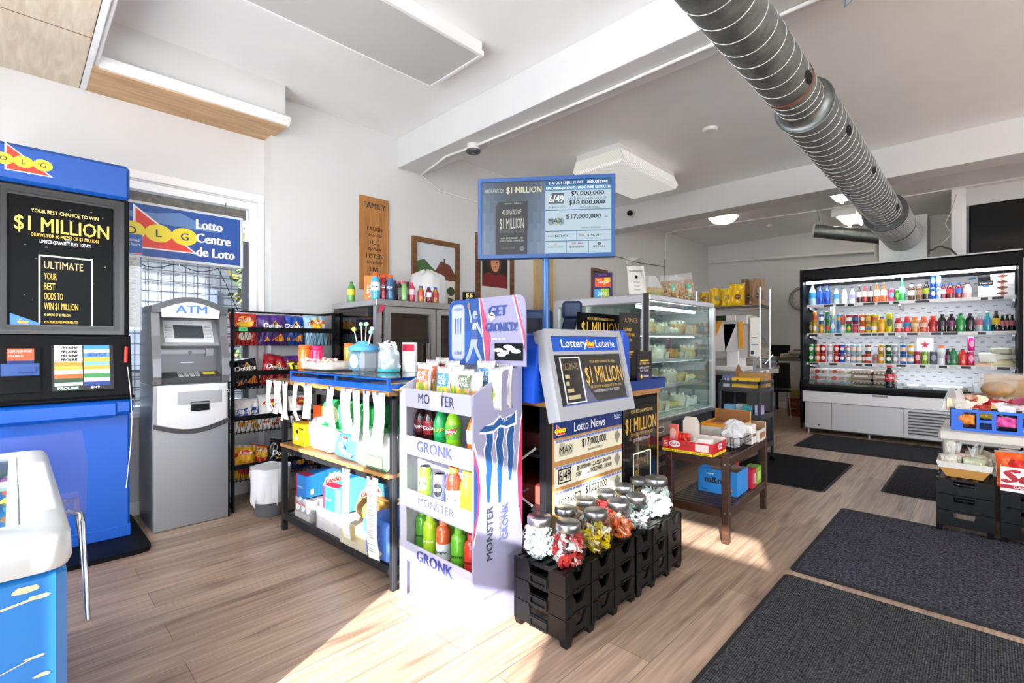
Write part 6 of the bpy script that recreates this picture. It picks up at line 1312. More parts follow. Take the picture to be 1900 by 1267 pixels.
open_box('candy_box', 'blue chocolate candy box on the table lower shelf', T2(.10, .30, TLow + .001), TR, .25, .23, .155, .15, '#2f8fdf', '#b99a78', mm)
bx2('candy_box', 'red candy box beside the blue one on the lower shelf', .30, .545, TLow + .001, .075, .10, .13, '#c8223a', lambda b, Fw, Sd, Tp: b.patch(rect(.02, .03, .08, .10), Sd, C('#e9a8b0')))
bx2('candy_box', 'green candy pouch pack at the far end of the lower shelf', .29, .665, TLow + .001, .08, .13, .12, '#7fb83a', lambda b, Fw, Sd, Tp: b.patch(rect(.02, .03, .1, .09), Sd, C('#cfe08a')))
bx2('candy_box', 'flat red candy bag pack behind the blue box', .08, .56, TLow + .001, .17, .12, .17, '#b8322c', None)
# ================================================================ bakery display case
BX0, BX1, BY0, BY1, BH = -2.92, -1.95, 3.57, 4.94, 1.605
t = thing('bakery_case', 'glass bakery display case with silver frame full of pastries', 'display case', (BX0, BY0, 0))
BW, BD = BX1 - BX0, BY1 - BY0; BFR = mat('case_frame', '#d4d4dc', .3, .6); DKF = C('#2a2b2e', .4)
b = MB(); b.box(.05, .05, .08, BW - .02, BD - .02, .53, DKF); b.box(.0, .0, .52, BW, BD, .56, C('#77797c', .35, metal=.6), .006)
for z in (.16, .25, .34): b.box(BW - .025, .1, z, BW - .01, BD - .1, z + .03, C('#8a8c90', .3, metal=.7))
b.box(BW - .02, .05, .42, BW + .004, .42, .53, C('#9a9080', .4)); b.patch(ell(.22, .475, .07, .03), plane((BW + .0045, 0, 0), (0, 1, 0), (0, 0, 1)), C('#e8e8ea')); b.patch(ell(.22, .475, .055, .02), plane((BW + .0055, 0, 0), (0, 1, 0), (0, 0, 1)), C('#56606a')); b.build('base', t)
for i, (x, y) in enumerate(((0, 0), (BW - .05, 0), (0, BD - .05), (BW - .05, BD - .05))):
    b = MB(); b.cyl((x + .03, y + .03, .045), (x + .05, y + .03, .045), .045, C('#b9bbbe', .3, metal=.6), 14); b.build('castor', t)
b = MB(); Wx = plane((BW, 0, 0), (0, 1, 0), (0, 0, 1))
for (x, y) in ((0, 0), (BW - .05, 0), (0, BD - .04), (BW - .04, BD - .04)): b.box(x, y, .55, x + .05, y + .04, BH - .05, BFR)
b.box(0, 0, BH - .075, BW, .05, BH, BFR, .01); b.box(BW - .05, .05, BH - .05, BW, BD, BH, BFR, .008); b.box(.01, .04, BH - .02, BW - .04, BD, BH - .002, BFR); b.box(BW - .03, -.004, .55, BW + .004, .02, BH + .001, DKF); b.box(.01, BD - .02, .55, BW - .06, BD - .002, BH - .01, C('#9da3a4', .5)); b.box(.002, .01, .55, .02, BD - .01, BH - .01, C('#c3c9c9', .5)); b.build('frame', t)
CG = thin_glass('case_glass2', '#eef6f3')
b = MB(); b.box(BW - .012, .04, .57, BW - .008, BD - .04, BH - .05, CG); b.build('side_glass', t); b = MB(); b.box(.05, .012, .57, BW - .05, .016, BH - .075, CG); b.build('front_glass', t)
SHZ = (.575, .82, 1.05, 1.28); LEDM = mat('case_lamp', '#f2f7f2', .3, emit=6)
for z in SHZ[1:]:
    b = MB(); b.box(.08, .06, z - .008, BW - .10, BD - .06, z, thin_glass('shelf_glass', '#cfe6dc', fac=.2)); b.box(BW - .105, .06, z - .016, BW - .095, BD - .06, z + .012, BFR); b.box(.08, .055, z - .016, BW - .1, .065, z + .012, BFR); b.build('glass_shelf', t)
for z in (BH - .09, 1.262, 1.032, .802):
    b = MB(); b.cyl((BW - .16, .12, z), (BW - .16, BD - .12, z),   .004 if z < 1.4 else .015, LEDM, 10); b.build('lamp_tube', t)
b = MB(); b.box(.02, .02, .56, BW - .02, BD - .02, .572, C('#e9ecea', .4)); b.build('deck', t)
rr = random.Random(77); CREAM, GLZ = C('#f1ece0', .5), C('#e9dcb8', .5)
pk = [('#f0ece2', 'white iced'), ('#e2c98a', 'golden'), ('#c9a05e', 'brown baked'), ('#e6e3c4', 'pale lemon'), ('#d7c9b0', 'sugared')]
for si, z in enumerate(SHZ):
    for fi, (face, n) in enumerate((('aisle', 6), ('front', 4), ('inner', 5))):
        for i in range(n):
            if fi == 0: x, y = BX1 - .215, BY0 + .17 + i * .205
            elif fi == 2: x, y = BX1 - .44, BY0 + .27 + i * .205
            else: x, y = BX0 + .16 + i * .16, BY0 + .15
            if fi == 1 and i == 3: continue
            col, nm = pk[(i * 2 + si * 3 + fi) % 5]
            t = thing('pastry_tray', '%s pastries, %s shelf of the bakery case, %s along its %s side' % (nm, ('lowest', 'second', 'third', 'top')[si], ORD[i], face), 'pastry', (x, y, z + .003), rr.uniform(-.2, .2), 'pastry platters in the bakery case'); t.scale = (1.18, 1.18, 1.45)
            b = MB(); b.box(-.075, -.085, 0, .075, .085, .008, C('#e8eaea', .4), .003); b.build('platter', t)
            kind = (i + si) % 3
            if kind == 0:
                b = MB()
                for q in range(8): b.ball((-.045 + (q % 2) * .08 + rr.uniform(-.01, .01), -.06 + (q // 2) * .04, .028), .027, C(col, .6), 10, 6, sz=.75)
            elif kind == 1:
                b = MB(); b.lathe([(.066, .01), (.07, .02), (.068, .06), (.05, .078), (0, .082)], C(col, .6), 18)
                for q in range(8): b.ball((.05 * math.cos(q * .785), .05 * math.sin(q * .785), .08), .012, CREAM, 8, 5)
            else:
                b = MB()
                for q in range(9): b.box(-.065 + (q % 3) * .045, -.07 + (q // 3) * .048, .008, -.027 + (q % 3) * .045, -.03 + (q // 3) * .048, .05 + rr.uniform(0, .02), C(col, .6), .008)
            o = b.build('pastries', t); o['kind'] = 'stuff'
            if kind == 1: b = MB(); b.lathe([(.078, .006), (.078, .07), (.06, .098), (0, .105)], film('clear_dome', '#f4f8f8', .16, .05), 18); b.build('dome', t)
            if i % 2 == 0 and fi == 0: b = MB(); b.obox((.08, -.03, .0), (0, .06, 0), (.012, 0, .05), (.001, 0, 0), PAPER); b.build('price_ticket', t)
# on top of the case
BT = BH + .001
t = thing('card_stand', 'colourful scratch ticket card stand on the bakery case', 'card stand', (-2.43, 3.66, BT), R(35))
b = MB(); W = plane((-.085, 0, 0), (1, 0, 0), Vector((0, .05, .23)).normalized()); b.prism(rect(0, 0, .17, .235), -.004, 0, C('#2c2a5e', .3), W); b.patch(rect(.015, .10, .155, .19), W, C('#e2542f'), .001); b.patch([(.09, .12), (.15, .15), (.15, .19), (.10, .19)], W, C('#f0c63a'), .0015); b.text('Your Go', W, .085, .135, .026, WHT, .10, off=.002, bold=.02); b.text('Win', W, .05, .165, .014, YEL, .05, off=.002); b.patch(rect(.01, .0, .08, .08), W, C('#3f9fdc'), .001); b.patch(rect(.07, .0, .14, .085), W, C('#a8cf3a'), .0012); b.text('2000', W, .08, .02, .035, WHT, .08, off=.002); b.text('CROSS', W, .085, .205, .016, C('#d04a9a'), .08, off=.002); b.build('front_card', t)
b = MB(); b.obox((.085, 0, 0), (.004, 0, 0), (.03, .11, .0), (0, .04, .23), C('#d8d4d8')); b.build('back_card', t)
t = thing('salad_sign', 'tall clear acrylic sign with handwritten menu on the bakery case', 'sign', (-2.10, 3.68, BT), R(38))
b = MB(); W = plane((-.07, 0, 0), (1, 0, 0), Vector((-.02, .04, .3)).normalized()); b.prism(rect(0, 0, .15, .33), -.003, 0, thin_glass('acrylic'), W); b.build('acrylic', t); b = MB(); b.prism(rect(.004, 0, .146, .26), -.005, -.003, PAPER, W); b.text('Homemade Salad', W, .075, .205, .02, C('#3a5a5a'), .12, off=.002, shear=.3); b.patch(ell(.075, .16, .010, .016), W, BLK, .002)
for i, s_ in enumerate(('Greek', 'Caesar', 'Garden')): b.text(s_, W, .075, .11 - i * .032, .012, C('#5a6a6a'), .05, off=.002, shear=.3)
b.build('menu', t)
t = thing('fruit_basket', 'shallow pale woven basket on the bakery case beside the menu sign', 'basket', (-2.17, 4.02, BT)); b = MB(); b.lathe([(.10, 0), (.125, .03), (.13, .085), (.122, .085), (.11, .02), (0, .015)], mat('pale_weave', '#cdb583', .7, noise=.3, nscale=60), 20); b.build('bowl', t)
b = MB(); b.lathe([(.131, .03), (.133, .045)], C('#8fa04a'), 20); b.build('ribbon', t); b = MB(); b.grid(lambda u, v: Vector(((.12 - .07 * v + .01 * math.sin(9 * u * 6.28)) * math.cos(u * 6.28), (.12 - .07 * v + .01 * math.sin(9 * u * 6.28)) * math.sin(u * 6.28), .08 + .12 * v)), 30, 6, FILMC); b.build('film', t)
def clear_bag(label, loc, rz, w, h, d, fillcol, lab=None, seed=1, lean=0, group='clear bags on the bakery case', fillh=.7, name='nut_bag'):
    t = thing(name, label, 'bag', loc, 0, group); t.rotation_euler = (Matrix.Rotation(rz, 3, 'Z') @ Matrix.Rotation(lean, 3, 'Y')).to_euler(); S = bag_surface(w, h, d, seed); S2_ = bag_surface(w * .93, h * fillh * 1.1, d * .92, seed + 1); rr = random.Random(seed)
    b = MB(); fm = mat('filling_' + fillcol.strip('#'), fillcol, .7, noise=.45, nscale=70, bump=.6); b.grid(lambda u, v: S2_((u - .5) * w * .93, v * h * fillh * 1.1), 14, 12, fm); b.grid(lambda u, v: S2_((u - .5) * w * .93, v * h * fillh * 1.1, 0, 1), 14, 12, fm, flip=True)
    for k in range(70): u, v = rr.uniform(-.42, .42) * w, rr.uniform(.06, .9) * h * fillh; p = S2_(u, v, .001); b.ball(p, rr.uniform(.007, .012), C(rr.choice(('#c9a676', '#e0c79a', '#a8825a', '#d6b890'))) if fillcol == '#b99664' else C(fillcol), 6, 4, sx=1.3)
    o = b.build('filling', t); o['kind'] = 'stuff'
    b = MB(); F2 = film('film_bag', '#f2f5f6', .16, .08); b.grid(lambda u, v: S((u - .5) * w, v * h), 18, 16, F2); b.grid(lambda u, v: S((u - .5) * w, v * h, 0, 1), 18, 16, F2, flip=True); b.build('film', t)
    if lab: b = MB(); b.patch([(-.01, h * .2), (.055, h * .18), (.03, h * .62), (-.03, h * .62)], S, C(lab), .003, 4); b.patch([(.0, h * .3), (.035, h * .29), (.02, h * .45), (-.012, h * .45)], S, C('#dff0ea'), .004, 3); b.build('label', t)
    return t
clear_bag('clear bag of nuts with a turquoise label, tilted beside the basket', (-2.09, 4.27, BT), R(60), .19, .23, .10, '#b99664', '#5fc4ae', 2, -.1)
clear_bag('clear bag of nuts without label in the middle of the bakery case top', (-2.13, 4.46, BT), R(60), .17, .24, .10, '#b99664', None, 4, .05)
clear_bag('tallest clear bag of nuts with turquoise label at the far end', (-2.11, 4.66, BT), R(60), .20, .29, .11, '#b99664', '#5fc4ae', 6, -.15)
# ================================================================ dark trolley
t = thing('trolley', 'black tiered trolley of snack boxes at the end of the bakery case', 'trolley', (-1.935, 4.99, 0))
CWd, CDp = .40, .42; GM = C('#34363b', .45)
for (x, y) in ((0, 0), (CWd - .025, 0), (0, CDp - .025), (CWd - .025, CDp - .025)): b = MB(); b.box(x, y, .05, x + .025, y + .025, .83, GM, .003); b.cyl((x + .012, y + .004, .025), (x + .012, y + .022, .025), .025, BLK, 12); b.build('leg', t)
for z in (.17, .46, .72): b = MB(); b.box(0, 0, z, CWd, CDp, z + .012, GM); b.frame(plane((0, 0, z), (1, 0, 0), (0, 1, 0)), 0, 0, CWd, CDp, .012, 0, .045, GM); b.build('shelf', t)
b = MB(); b.frame(plane((0, 0, .805), (1, 0, 0), (0, 1, 0)), 0, 0, CWd, CDp, .02, 0, .025, GM); b.build('rail', t)
gz = .733
box_thing('biscuit_box', 'yellow biscuit box on the trolley top', 'box', (-1.82, 5.04, gz), 0, .23, .12, .125, '#f0bd1c', lambda b, Fw, Sd, Tp: (b.patch(rect(0, .06, .23, .068), Fw, C('#c98a1a')), b.text('Cookies', Fw, .11, .025, .025, WHT, .13, off=.002, shear=.2), b.patch(ell(.06, .1, .012, .008), Fw, C('#8a5a24')), b.patch(ell(.16, .095, .012, .008), Fw, C('#8a5a24'))))
box_thing('brown_carton', 'open brown carton behind the yellow biscuit box', 'box', (-1.80, 5.18, gz), 0, .26, .16, .17, '#a8814f')
box_thing('tea_box', 'violet and white tea box at the trolley rail', 'box', (-1.915, 5.05, gz), 0, .085, .16, .15, '#6d6a9a', lambda b, Fw, Sd, Tp: (b.patch(rect(.01, .01, .075, .06), Fw, C('#dcdce6')), b.text('0.8', Fw, .042, .09, .025, WHT, .05, off=.002)))
b = MB(); b.prism([(0, 0), (.07, 0), (.075, .09), (.045, .17), (.02, .11)], -.02, .02, mat('brown_paper', '#8a6238', .7), FW(0)); tag(b.build('paper_pouch', None, (-1.85, 5.19, gz + .085), .2), 'brown paper pouch poking up behind the yellow biscuit box', 'pouch')
for i, c_ in enumerate(('#d8d4dc', '#3fae7a', '#d24a8a')): box_thing('gum_box', ('white', 'green', 'pink')[i] + ' small gum box stacked at the trolley end', 'box', (-1.63, 5.37 - .0 * i, gz + i * .034), 0, .08, .035, .033, c_)
for i in range(4): box_thing('snack_pack', ('pale blue', 'white', 'teal', 'lilac')[i] + ' snack pack on the trolley middle shelf', 'box', (-1.9 + i * .09, 5.05 + (i % 2) * .08, .473), .1 * i, .085, .10, .11, ('#7fb4d8', '#e6e6ea', '#3a9aa8', '#b9a8d8')[i])
# ================================================================ deli stand behind the bakery case
t = thing('deli_counter', 'steel deli counter with a slanted clear guard beyond the bakery case', 'counter', (-2.75, 5.55, 0))
b = MB(); b.box(0, .0, .84, .95, 1.0, .89, C('#b9b6ae', .35, metal=.5), .004); b.box(.02, .02, .0, .90, .95, .84, C('#232326', .5)); b.build('counter', t)
b = MB(); Ws_ = lambda u, v, off=0: Vector((.55 + u, .50 + off, .89 + v)); b.prism([(0, 0), (.42, .0), (.12, .62), (0, .66)], 0, .005, thin_glass('acrylic', fac=.12), Ws_); b.obox((.97, .50, .90), (0, .48, 0), (-.30, 0, .61), (-.004, 0, -.002), thin_glass('acrylic', fac=.12)); b.build('guard', t)
for i, (x, y, l) in enumerate(((.965, .25, .20), (.965, .46, .24))): b = MB(); b.obox((x, y, .89), (0, .10, 0), (.01, .0, -l), (.001, 0, 0), PAPER); b.build('paper_note', t)
t = thing('food_warmer', 'white and orange trimmed counter machine beside the bakery case', 'machine', (-2.20, 5.60, .891)); OG = C('#e8a02c', .4); MW = C('#e9e8e6', .4)
b = MB(); b.box(-.05, .0, 0, .30, .36, .05, MW, .005); b.box(.10, .05, 0, .24, .30, .36, MW, .01); b.box(-.05, .02, .52, .34, .36, .62, C('#b9bcba', .4), .008); b.build('body', t)
MB().obox((-.12, .0, .24), (.055, 0, 0), (0, .02, 0), (.14, 0, .32), OG).build('orange_strip', t); MB().obox((.26, .0, .25), (.045, 0, 0), (0, .02, 0), (-.01, 0, .30), OG).build('orange_strip', t)
b = MB(); b.box(-.04, .06, .15, .32, .10, .55, C('#c2c1bd', .5)); b.obox((-.08, .02, .22), (.18, 0, 0), (0, .015, 0), (.13, 0, .33), MW); b.obox((.10, .02, .22), (.15, 0, 0), (0, .015, 0), (-.02, 0, .33), C('#d6d5d2')); b.build('panels', t)
b = MB(); b.obox((-.02, .0, .56), (.13, 0, 0), (0, .02, 0), (.02, -.06, .06), C('#3a4a40')); b.obox((.12, .0, .56), (.1, 0, 0), (0, .02, 0), (.02, -.06, .06), PAPER); b.build('price_cards', t)
t = thing('notice_strip', 'tall white price strip hanging beside the white and orange machine', 'notice', (-1.84, 5.64, 1.06)); b = MB(); b.box(0, 0, 0, .10, .004, .42, PAPER); b.patch(rect(.01, .02, .04, .06), FW(-.001), C('#1d2a6a')); b.patch(rect(.015, .12, .085, .13), FW(-.001), C('#5a7a9a')); b.patch(rect(.015, .2, .07, .208), FW(-.001), C('#5a7a9a')); b.box(.03, .004, -.17, .06, .02, .0, C('#9aa0a4')); b.build('strip', t)
# chrome rack with coffee bags
t = thing('chrome_rack', 'chrome wire rack holding coffee bags against the grey wall', 'rack', (-2.92, 6.75, 0)); RW, RD = .84, .40
for (x, y) in ((0, 0), (RW, 0), (0, RD), (RW, RD)): b = MB(); b.cyl((x, y, 0), (x, y, 1.93), .013, CHROME, 10); b.ball((x, y, 1.93), .014, CHROME, 8, 5); b.build('post', t)
for z in (.3, 1.0, 1.70):
    b = MB()
    for k in range(12): b.tube([(0, k * RD / 11, z), (RW, k * RD / 11, z)], .003, CHROME, 5)
    for (p, q) in (((0, 0), (RW, 0)), ((0, RD), (RW, RD)), ((0, 0), (0, RD)), ((RW, 0), (RW, RD))): b.tube([(p[0], p[1], z), (q[0], q[1], z)], .008, CHROME, 6); b.tube([(p[0], p[1], z - .03), (q[0], q[1], z - .03)], .004, CHROME, 6)
    b.build('wire_shelf', t)
def coffee(label, x, y, w, h, col, deco, seed, rz=.6): snack_bag(label, (-2.92 + x, 6.75 + y, 1.708), R(45) * rz, w, h, .10, col, deco, 0, 0, seed, 'coffee bags on the chrome rack', name='coffee_bag', cat='coffee bag')
gd = lambda c_: (lambda b, S: (b.patch(ell(0, .12, .04, .035), S, C(c_), .002, 4), b.text('COFFEE', S, 0, .115, .014, WHT, .06, off=.004)))
coffee('yellow coffee canister bag at the bakery case end of the rack', .08, .08, .13, .22, '#d9a81a', gd('#8a6a1a'), 1); coffee('yellow coffee bag with grey medallion, leaning', .25, .10, .20, .27, '#e8be1e', gd('#b9a86a'), 2); coffee('smaller yellow coffee bag in the middle of the rack', .40, .06, .14, .25, '#ecc62a', gd('#c99a1a'), 3); coffee('large yellow coffee bag with dark star', .52, .10, .20, .31, '#e9bc18', gd('#6a4a1a'), 4); coffee('brown kraft coffee bag behind the large yellow one', .62, .22, .17, .38, '#8a6a4a', gd('#4a3424'), 5); coffee('brown kraft coffee bag at the post end', .76, .14, .19, .36, '#97775a', gd('#5a4230'), 6)
# ================================================================ back corner
t = thing('back_table', 'dark table piled with folded cloths against the back wall', 'table', (-2.75, 9.15, 0)); b = MB(); b.box(0, 0, .90, 1.35, .6, .95, C('#6d675c', .6), .004); b.build('top', t)
for (x, y) in ((.03, .03), (1.28, .03), (.03, .53), (1.28, .53)): b = MB(); b.box(x, y, 0, x + .04, y + .04, .9, BLK); b.build('leg', t)
rr = random.Random(6)
for i in range(5):
    sx = rr.uniform(.2, .32); puffy('folded_cloth', ('cream', 'grey', 'beige', 'white', 'tan')[i] + ' crumpled cloth on the back table, %s from the dark screen' % ORD[i], 'cloth', (-2.55 + i * .16, 9.2 + rr.uniform(0, .12), .951 + (.05 if i % 2 else 0)), rr.uniform(-.3, .3), sx, .22, .075, C(('#cfc4ae', '#9d978c', '#b3a68e', '#d9d4ca', '#8f8068')[i], .9), 40 + i, 'cloths on the back table', k=.02)
t = thing('dark_monitor', 'dark small screen on the back table', 'monitor', (-2.72, 9.42, .951)); b = MB(); b.box(0, 0, .02, .30, .02, .22, BLK, .004); b.box(.1, -.03, 0, .2, .08, .012, BLK); b.build('screen', t)
tag(MB().box(0, 0, 0, .5, .28, .14, wood('crate_wood', '#4a3020', '#6b4a30', (3, 20, 20), .7), .006).build('wooden_box', None, (-2.38, 9.45, .951)), 'low brown wooden box at the rear of the back table', 'box')
t = thing('black_chair', 'black chair with thin chrome legs by the back table', 'chair', (-2.42, 8.55, 0), R(200)); b = MB(); b.grid(lambda u, v: Vector(((u - .5) * .44, .20 - .40 * v, .46 + .02 * math.cos((u - .5) * PI))), 8, 8, C('#17181c', .5)); b.box(-.22, -.2, .435, .22, .2, .465, C('#17181c', .5), .012); b.build('seat', t)
b = MB(); b.grid(lambda u, v: Vector(((u - .5) * .42 * (1 - .1 * v), .20 + .10 * v - .03 * math.cos((u - .5) * PI), .50 + .40 * v)), 10, 8, C('#14161c', .6)); b.grid(lambda u, v: Vector(((u - .5) * .42 * (1 - .1 * v), .22 + .10 * v - .03 * math.cos((u - .5) * PI), .50 + .40 * v)), 10, 8, C('#14161c', .6), flip=True); b.build('backrest', t)
for (x, y) in ((.19, .18), (-.19, .18), (.19, -.17), (-.19, -.17)): b = MB(); b.tube([(x * 1.12, y * 1.12, 0), (x, y, .44)], .010, CHROME, 8); b.build('leg', t)
t = thing('red_crate', 'dark red plastic crate on the floor beside the cooler', 'crate', (-2.33, 8.95, 0)); b = MB(); RC = C('#7d2a20', .5); b.box(0, 0, 0, .42, .3, .02, RC)
for z in (.02, .13, .24): b.box(0, 0, z, .42, .012, z + .06, RC); b.box(0, .288, z, .42, .3, z + .06, RC); b.box(0, 0, z, .012, .3, z + .06, RC); b.box(.408, 0, z, .42, .3, z + .06, RC)
for x in (0, .13, .27, .39): b.box(x, -.002, 0, x + .03, .014, .3, RC)
b.build('body', t)
puffy('bread_bag', 'yellow and brown bag of rolls in the red crate', 'bag', (-2.31, 8.97, .16), 0, .38, .26, .30, mat('rolls', '#b89a5a', .6, noise=.4, nscale=25), 71)
t = thing('wall_clock', 'round grey wall clock partly hidden by the cooler', 'clock', (-2.36, YB - .001, 2.02)); b = MB(); b.lathe([(.165, 0), (.175, .03), (.215, .035), (.222, .02), (.222, 0)], C('#8f8d8a', .4, metal=.3), 36, (0, 0, 0), True, (0, -1, 0)); b.build('rim', t); b = MB(); W = plane((0, -.006, 0), (1, 0, 0), (0, 0, 1)); b.patch(ell(0, 0, .17, .17, 32), W, C('#c6c3bd'), 0)
for k in range(12): a = k * PI / 6; b.patch([(math.cos(a + d) * q, math.sin(a + d) * q) for q, d in ((.13, -.03), (.155, -.03), (.155, .03), (.13, .03))], W, C('#3a3a3a'), .001)
b.build('dial', t); b = MB(); b.box(-.006, -.012, -.02, .006, -.010, .10, BLK); b.obox((0, -.014, 0), (.09, 0, -.06), (0, .002, 0), (.004, 0, .006), BLK); b.build('hands', t)
# ================================================================ open drinks cooler
CX0, CX1, CY, CH_ = -1.79, .30, 7.46, 2.2
t = thing('drinks_cooler', 'wide open-front drinks cooler with black canopy and lit white shelves', 'cooler', (CX0, CY, 0))
CL, CDp2 = CX1 - CX0, .88; CWH = mat('cooler_white', '#ececee', .4); CGR = C('#d2d2d4', .4)
b = MB(); b.box(0, .02, 2.03, CL, CDp2, CH_, BLK, .012); b.box(0, -.01, 2.03, CL, .10, 2.19, C('#0b0c0e', .3, spec=.15), .02); b.box(0, -.012, CH_ - .01, CL, .1, CH_ + .004, C('#c9cacd', .35)); b.build('canopy', t)
for x in (0, CL - .035):
    b = MB(); b.prism([(-.015, 2.19), (.02, .75), (-.03, .66), (-.02, .30), (.03, .05), (CDp2, .05), (CDp2, 2.19)], x, x + .035, BLK, lambda u, v, off=0: Vector((off, u, v))); b.build('end_panel', t)
def slotted():
    m = bpy.data.materials.new('slotted_panel'); m.use_nodes = True; nt = m.node_tree; bb = nt.nodes['Principled BSDF']; tc = nt.nodes.new('ShaderNodeTexCoord'); mp = nt.nodes.new('ShaderNodeMapping'); mp.inputs['Rotation'].default_value = (R(90), 0, 0); br = nt.nodes.new('ShaderNodeTexBrick'); br.inputs['Scale'].default_value = 1
    br.inputs['Brick Width'].default_value = .085; br.inputs['Row Height'].default_value = .055; br.inputs['Mortar Size'].default_value = .0
    sp = nt.nodes.new('ShaderNodeSeparateXYZ'); nt.links.new(tc.outputs['Object'], sp.inputs[0])
    def mth(op, a, v=None, c=None):
        n = nt.nodes.new('ShaderNodeMath'); n.operation = op; nt.links.new(a, n.inputs[0])
        if v is not None: n.inputs[1].default_value = v
        if c is not None: nt.links.new(c, n.inputs[1])
        return n.outputs[0]
    row = mth('FLOOR', mth('DIVIDE', sp.outputs['Z'], .055)); odd = mth('MULTIPLY', mth('MODULO', row, 2), .5)
    fx = mth('FRACT', mth('ADD', mth('DIVIDE', sp.outputs['X'], .11), None, odd)); fz = mth('FRACT', mth('DIVIDE', sp.outputs['Z'], .055))
    k = mth('MULTIPLY', mth('LESS_THAN', fx, .36), None, mth('LESS_THAN', fz, .14))
    mx = nt.nodes.new('ShaderNodeMixRGB'); mx.inputs[1].default_value = srgb('#eceef2'); mx.inputs[2].default_value = srgb('#6f747c'); nt.links.new(k, mx.inputs[0]); nt.links.new(mx.outputs[0], bb.inputs['Base Color']); bb.inputs['Roughness'].default_value = .4
    nt.nodes.remove(br); nt.nodes.remove(mp)
    return m
b = MB(); b.box(.035, .76, .55, CL - .035, .80, 2.03, slotted()); b.build('back_panel', t)
b = MB(); b.box(.05, .76, .08, CL - .02, CDp2, .6, CGR); b.box(0, .03, .055, CL, .76, .12, C('#6b6b6d')); b.build('tub', t)
b = MB(); b.box(.0, -.05, .565, CL, .06, .655, BLK, .028); b.build('bumper', t)
b = MB(); b.box(.02, -.02, .42, CL - .02, .05, .565, CWH, .006); b.box(.80, -.023, .535, .95, -.018, .558, C('#8a8a8c')); b.build('front_panel', t)
for i, (x0, x1) in enumerate(((.06, .36), (.365, 1.09), (1.095, CL - .02))):
    b = MB(); b.box(x0, .0, .07, x1, .04, .415, CGR, .004)
    if i == 0: b.cyl((.22, .0, .12), (.22, -.006, .12), .009, BLK, 10)
    if i == 2:
        for k in range(8): b.box(x0 + .05, -.008, .10 + k * .036, x1 - .06, .004, .118 + k * .036, C('#b9b9bb')); b.box(x0 + .05, -.003, .118 + k * .036, x1 - .06, .0, .134 + k * .036, C('#4a4a4c'))
    b.build(('access_panel', 'access_panel', 'louvre_panel')[i], t)
for x in (.08, .75, 1.45, CL - .12): b = MB(); b.cyl((x, .08, 0), (x, .08, .07), .02, STL, 8); b.build('foot', t)
b = MB(); b.box(.035, .03, .60, CL - .035, .76, .615, CWH); b.build('deck', t)
b = MB(); b.box(.03, .0, .64, CL - .03, .006, .715, thin_glass('lip_glass', '#eef4f4', fac=.14)); b.build('glass_lip', t)
CSZ = (1.725, 1.335, .945); LAMP = mat('cooler_lamp', '#f2f8ff', .3, emit=8)
rr = random.Random(12)
for z in CSZ:
    b = MB(); b.box(.045, .16, z - .02, CL - .045, .76, z - .004, CWH, .002)
    for x in (.05, 1.02, CL - .07): b.obox((x, .30, z - .055), (.02, 0, 0), (0, .46, -.05), (0, 0, .04), C('#d8dadd'))
    b.build('shelf', t)
    b = MB(); b.box(.045, .150, z - .038, CL - .045, .160, z + .002, C('#e4e6e8', .4)); x = .07
    while x < CL - .15:
        w_ = rr.uniform(.05, .13); b.box(x, .1485, z - .034, x + w_, .150, z - .008, C(rr.choice(('#1b1c1f', '#f0f0ee', '#c9cbcf', '#1b1c1f'))));  x += w_ + rr.uniform(.005, .05)
    b.build('price_rail', t)
    b = MB(); b.box(.06, .20, z - .030, CL - .06, .225, z - .021, LAMP); b.build('lamp_strip', t)
b = MB(); b.box(.05, .10, 2.01, CL - .05, .16, 2.03, LAMP); b.build('lamp_strip', t)
b = MB(); b.box(1.50, .755, 1.98, 1.64, .759, 2.0, PAPER); b.box(1.66, .755, 1.985, 1.72, .759, 2.01, C('#4fa8d0')); b.build('sticker', t)
ROWN = ('top', 'second', 'third'); PUT = []
def cx(px, dy=.24): return P(px, 630, Y=CY + dy).x
def put(row, k, px, desc, style, h, r, col, lab=None, cap='#e8e8e8', dz=0, dy=.245, **kw):
    x = max(CX0 + .045 + r, min(CX1 - .045 - r, cx(px, dy)))
    kw.setdefault('n', 12)
    o = drink(desc, (x, CY + dy, CSZ[row] - .003 + dz), style, h, r, col, lab, cap, group='drinks on the cooler %s shelf' % ROWN[row], rz=R(12), **kw)
    PUT.append((row, x, o, desc, dy)); return o
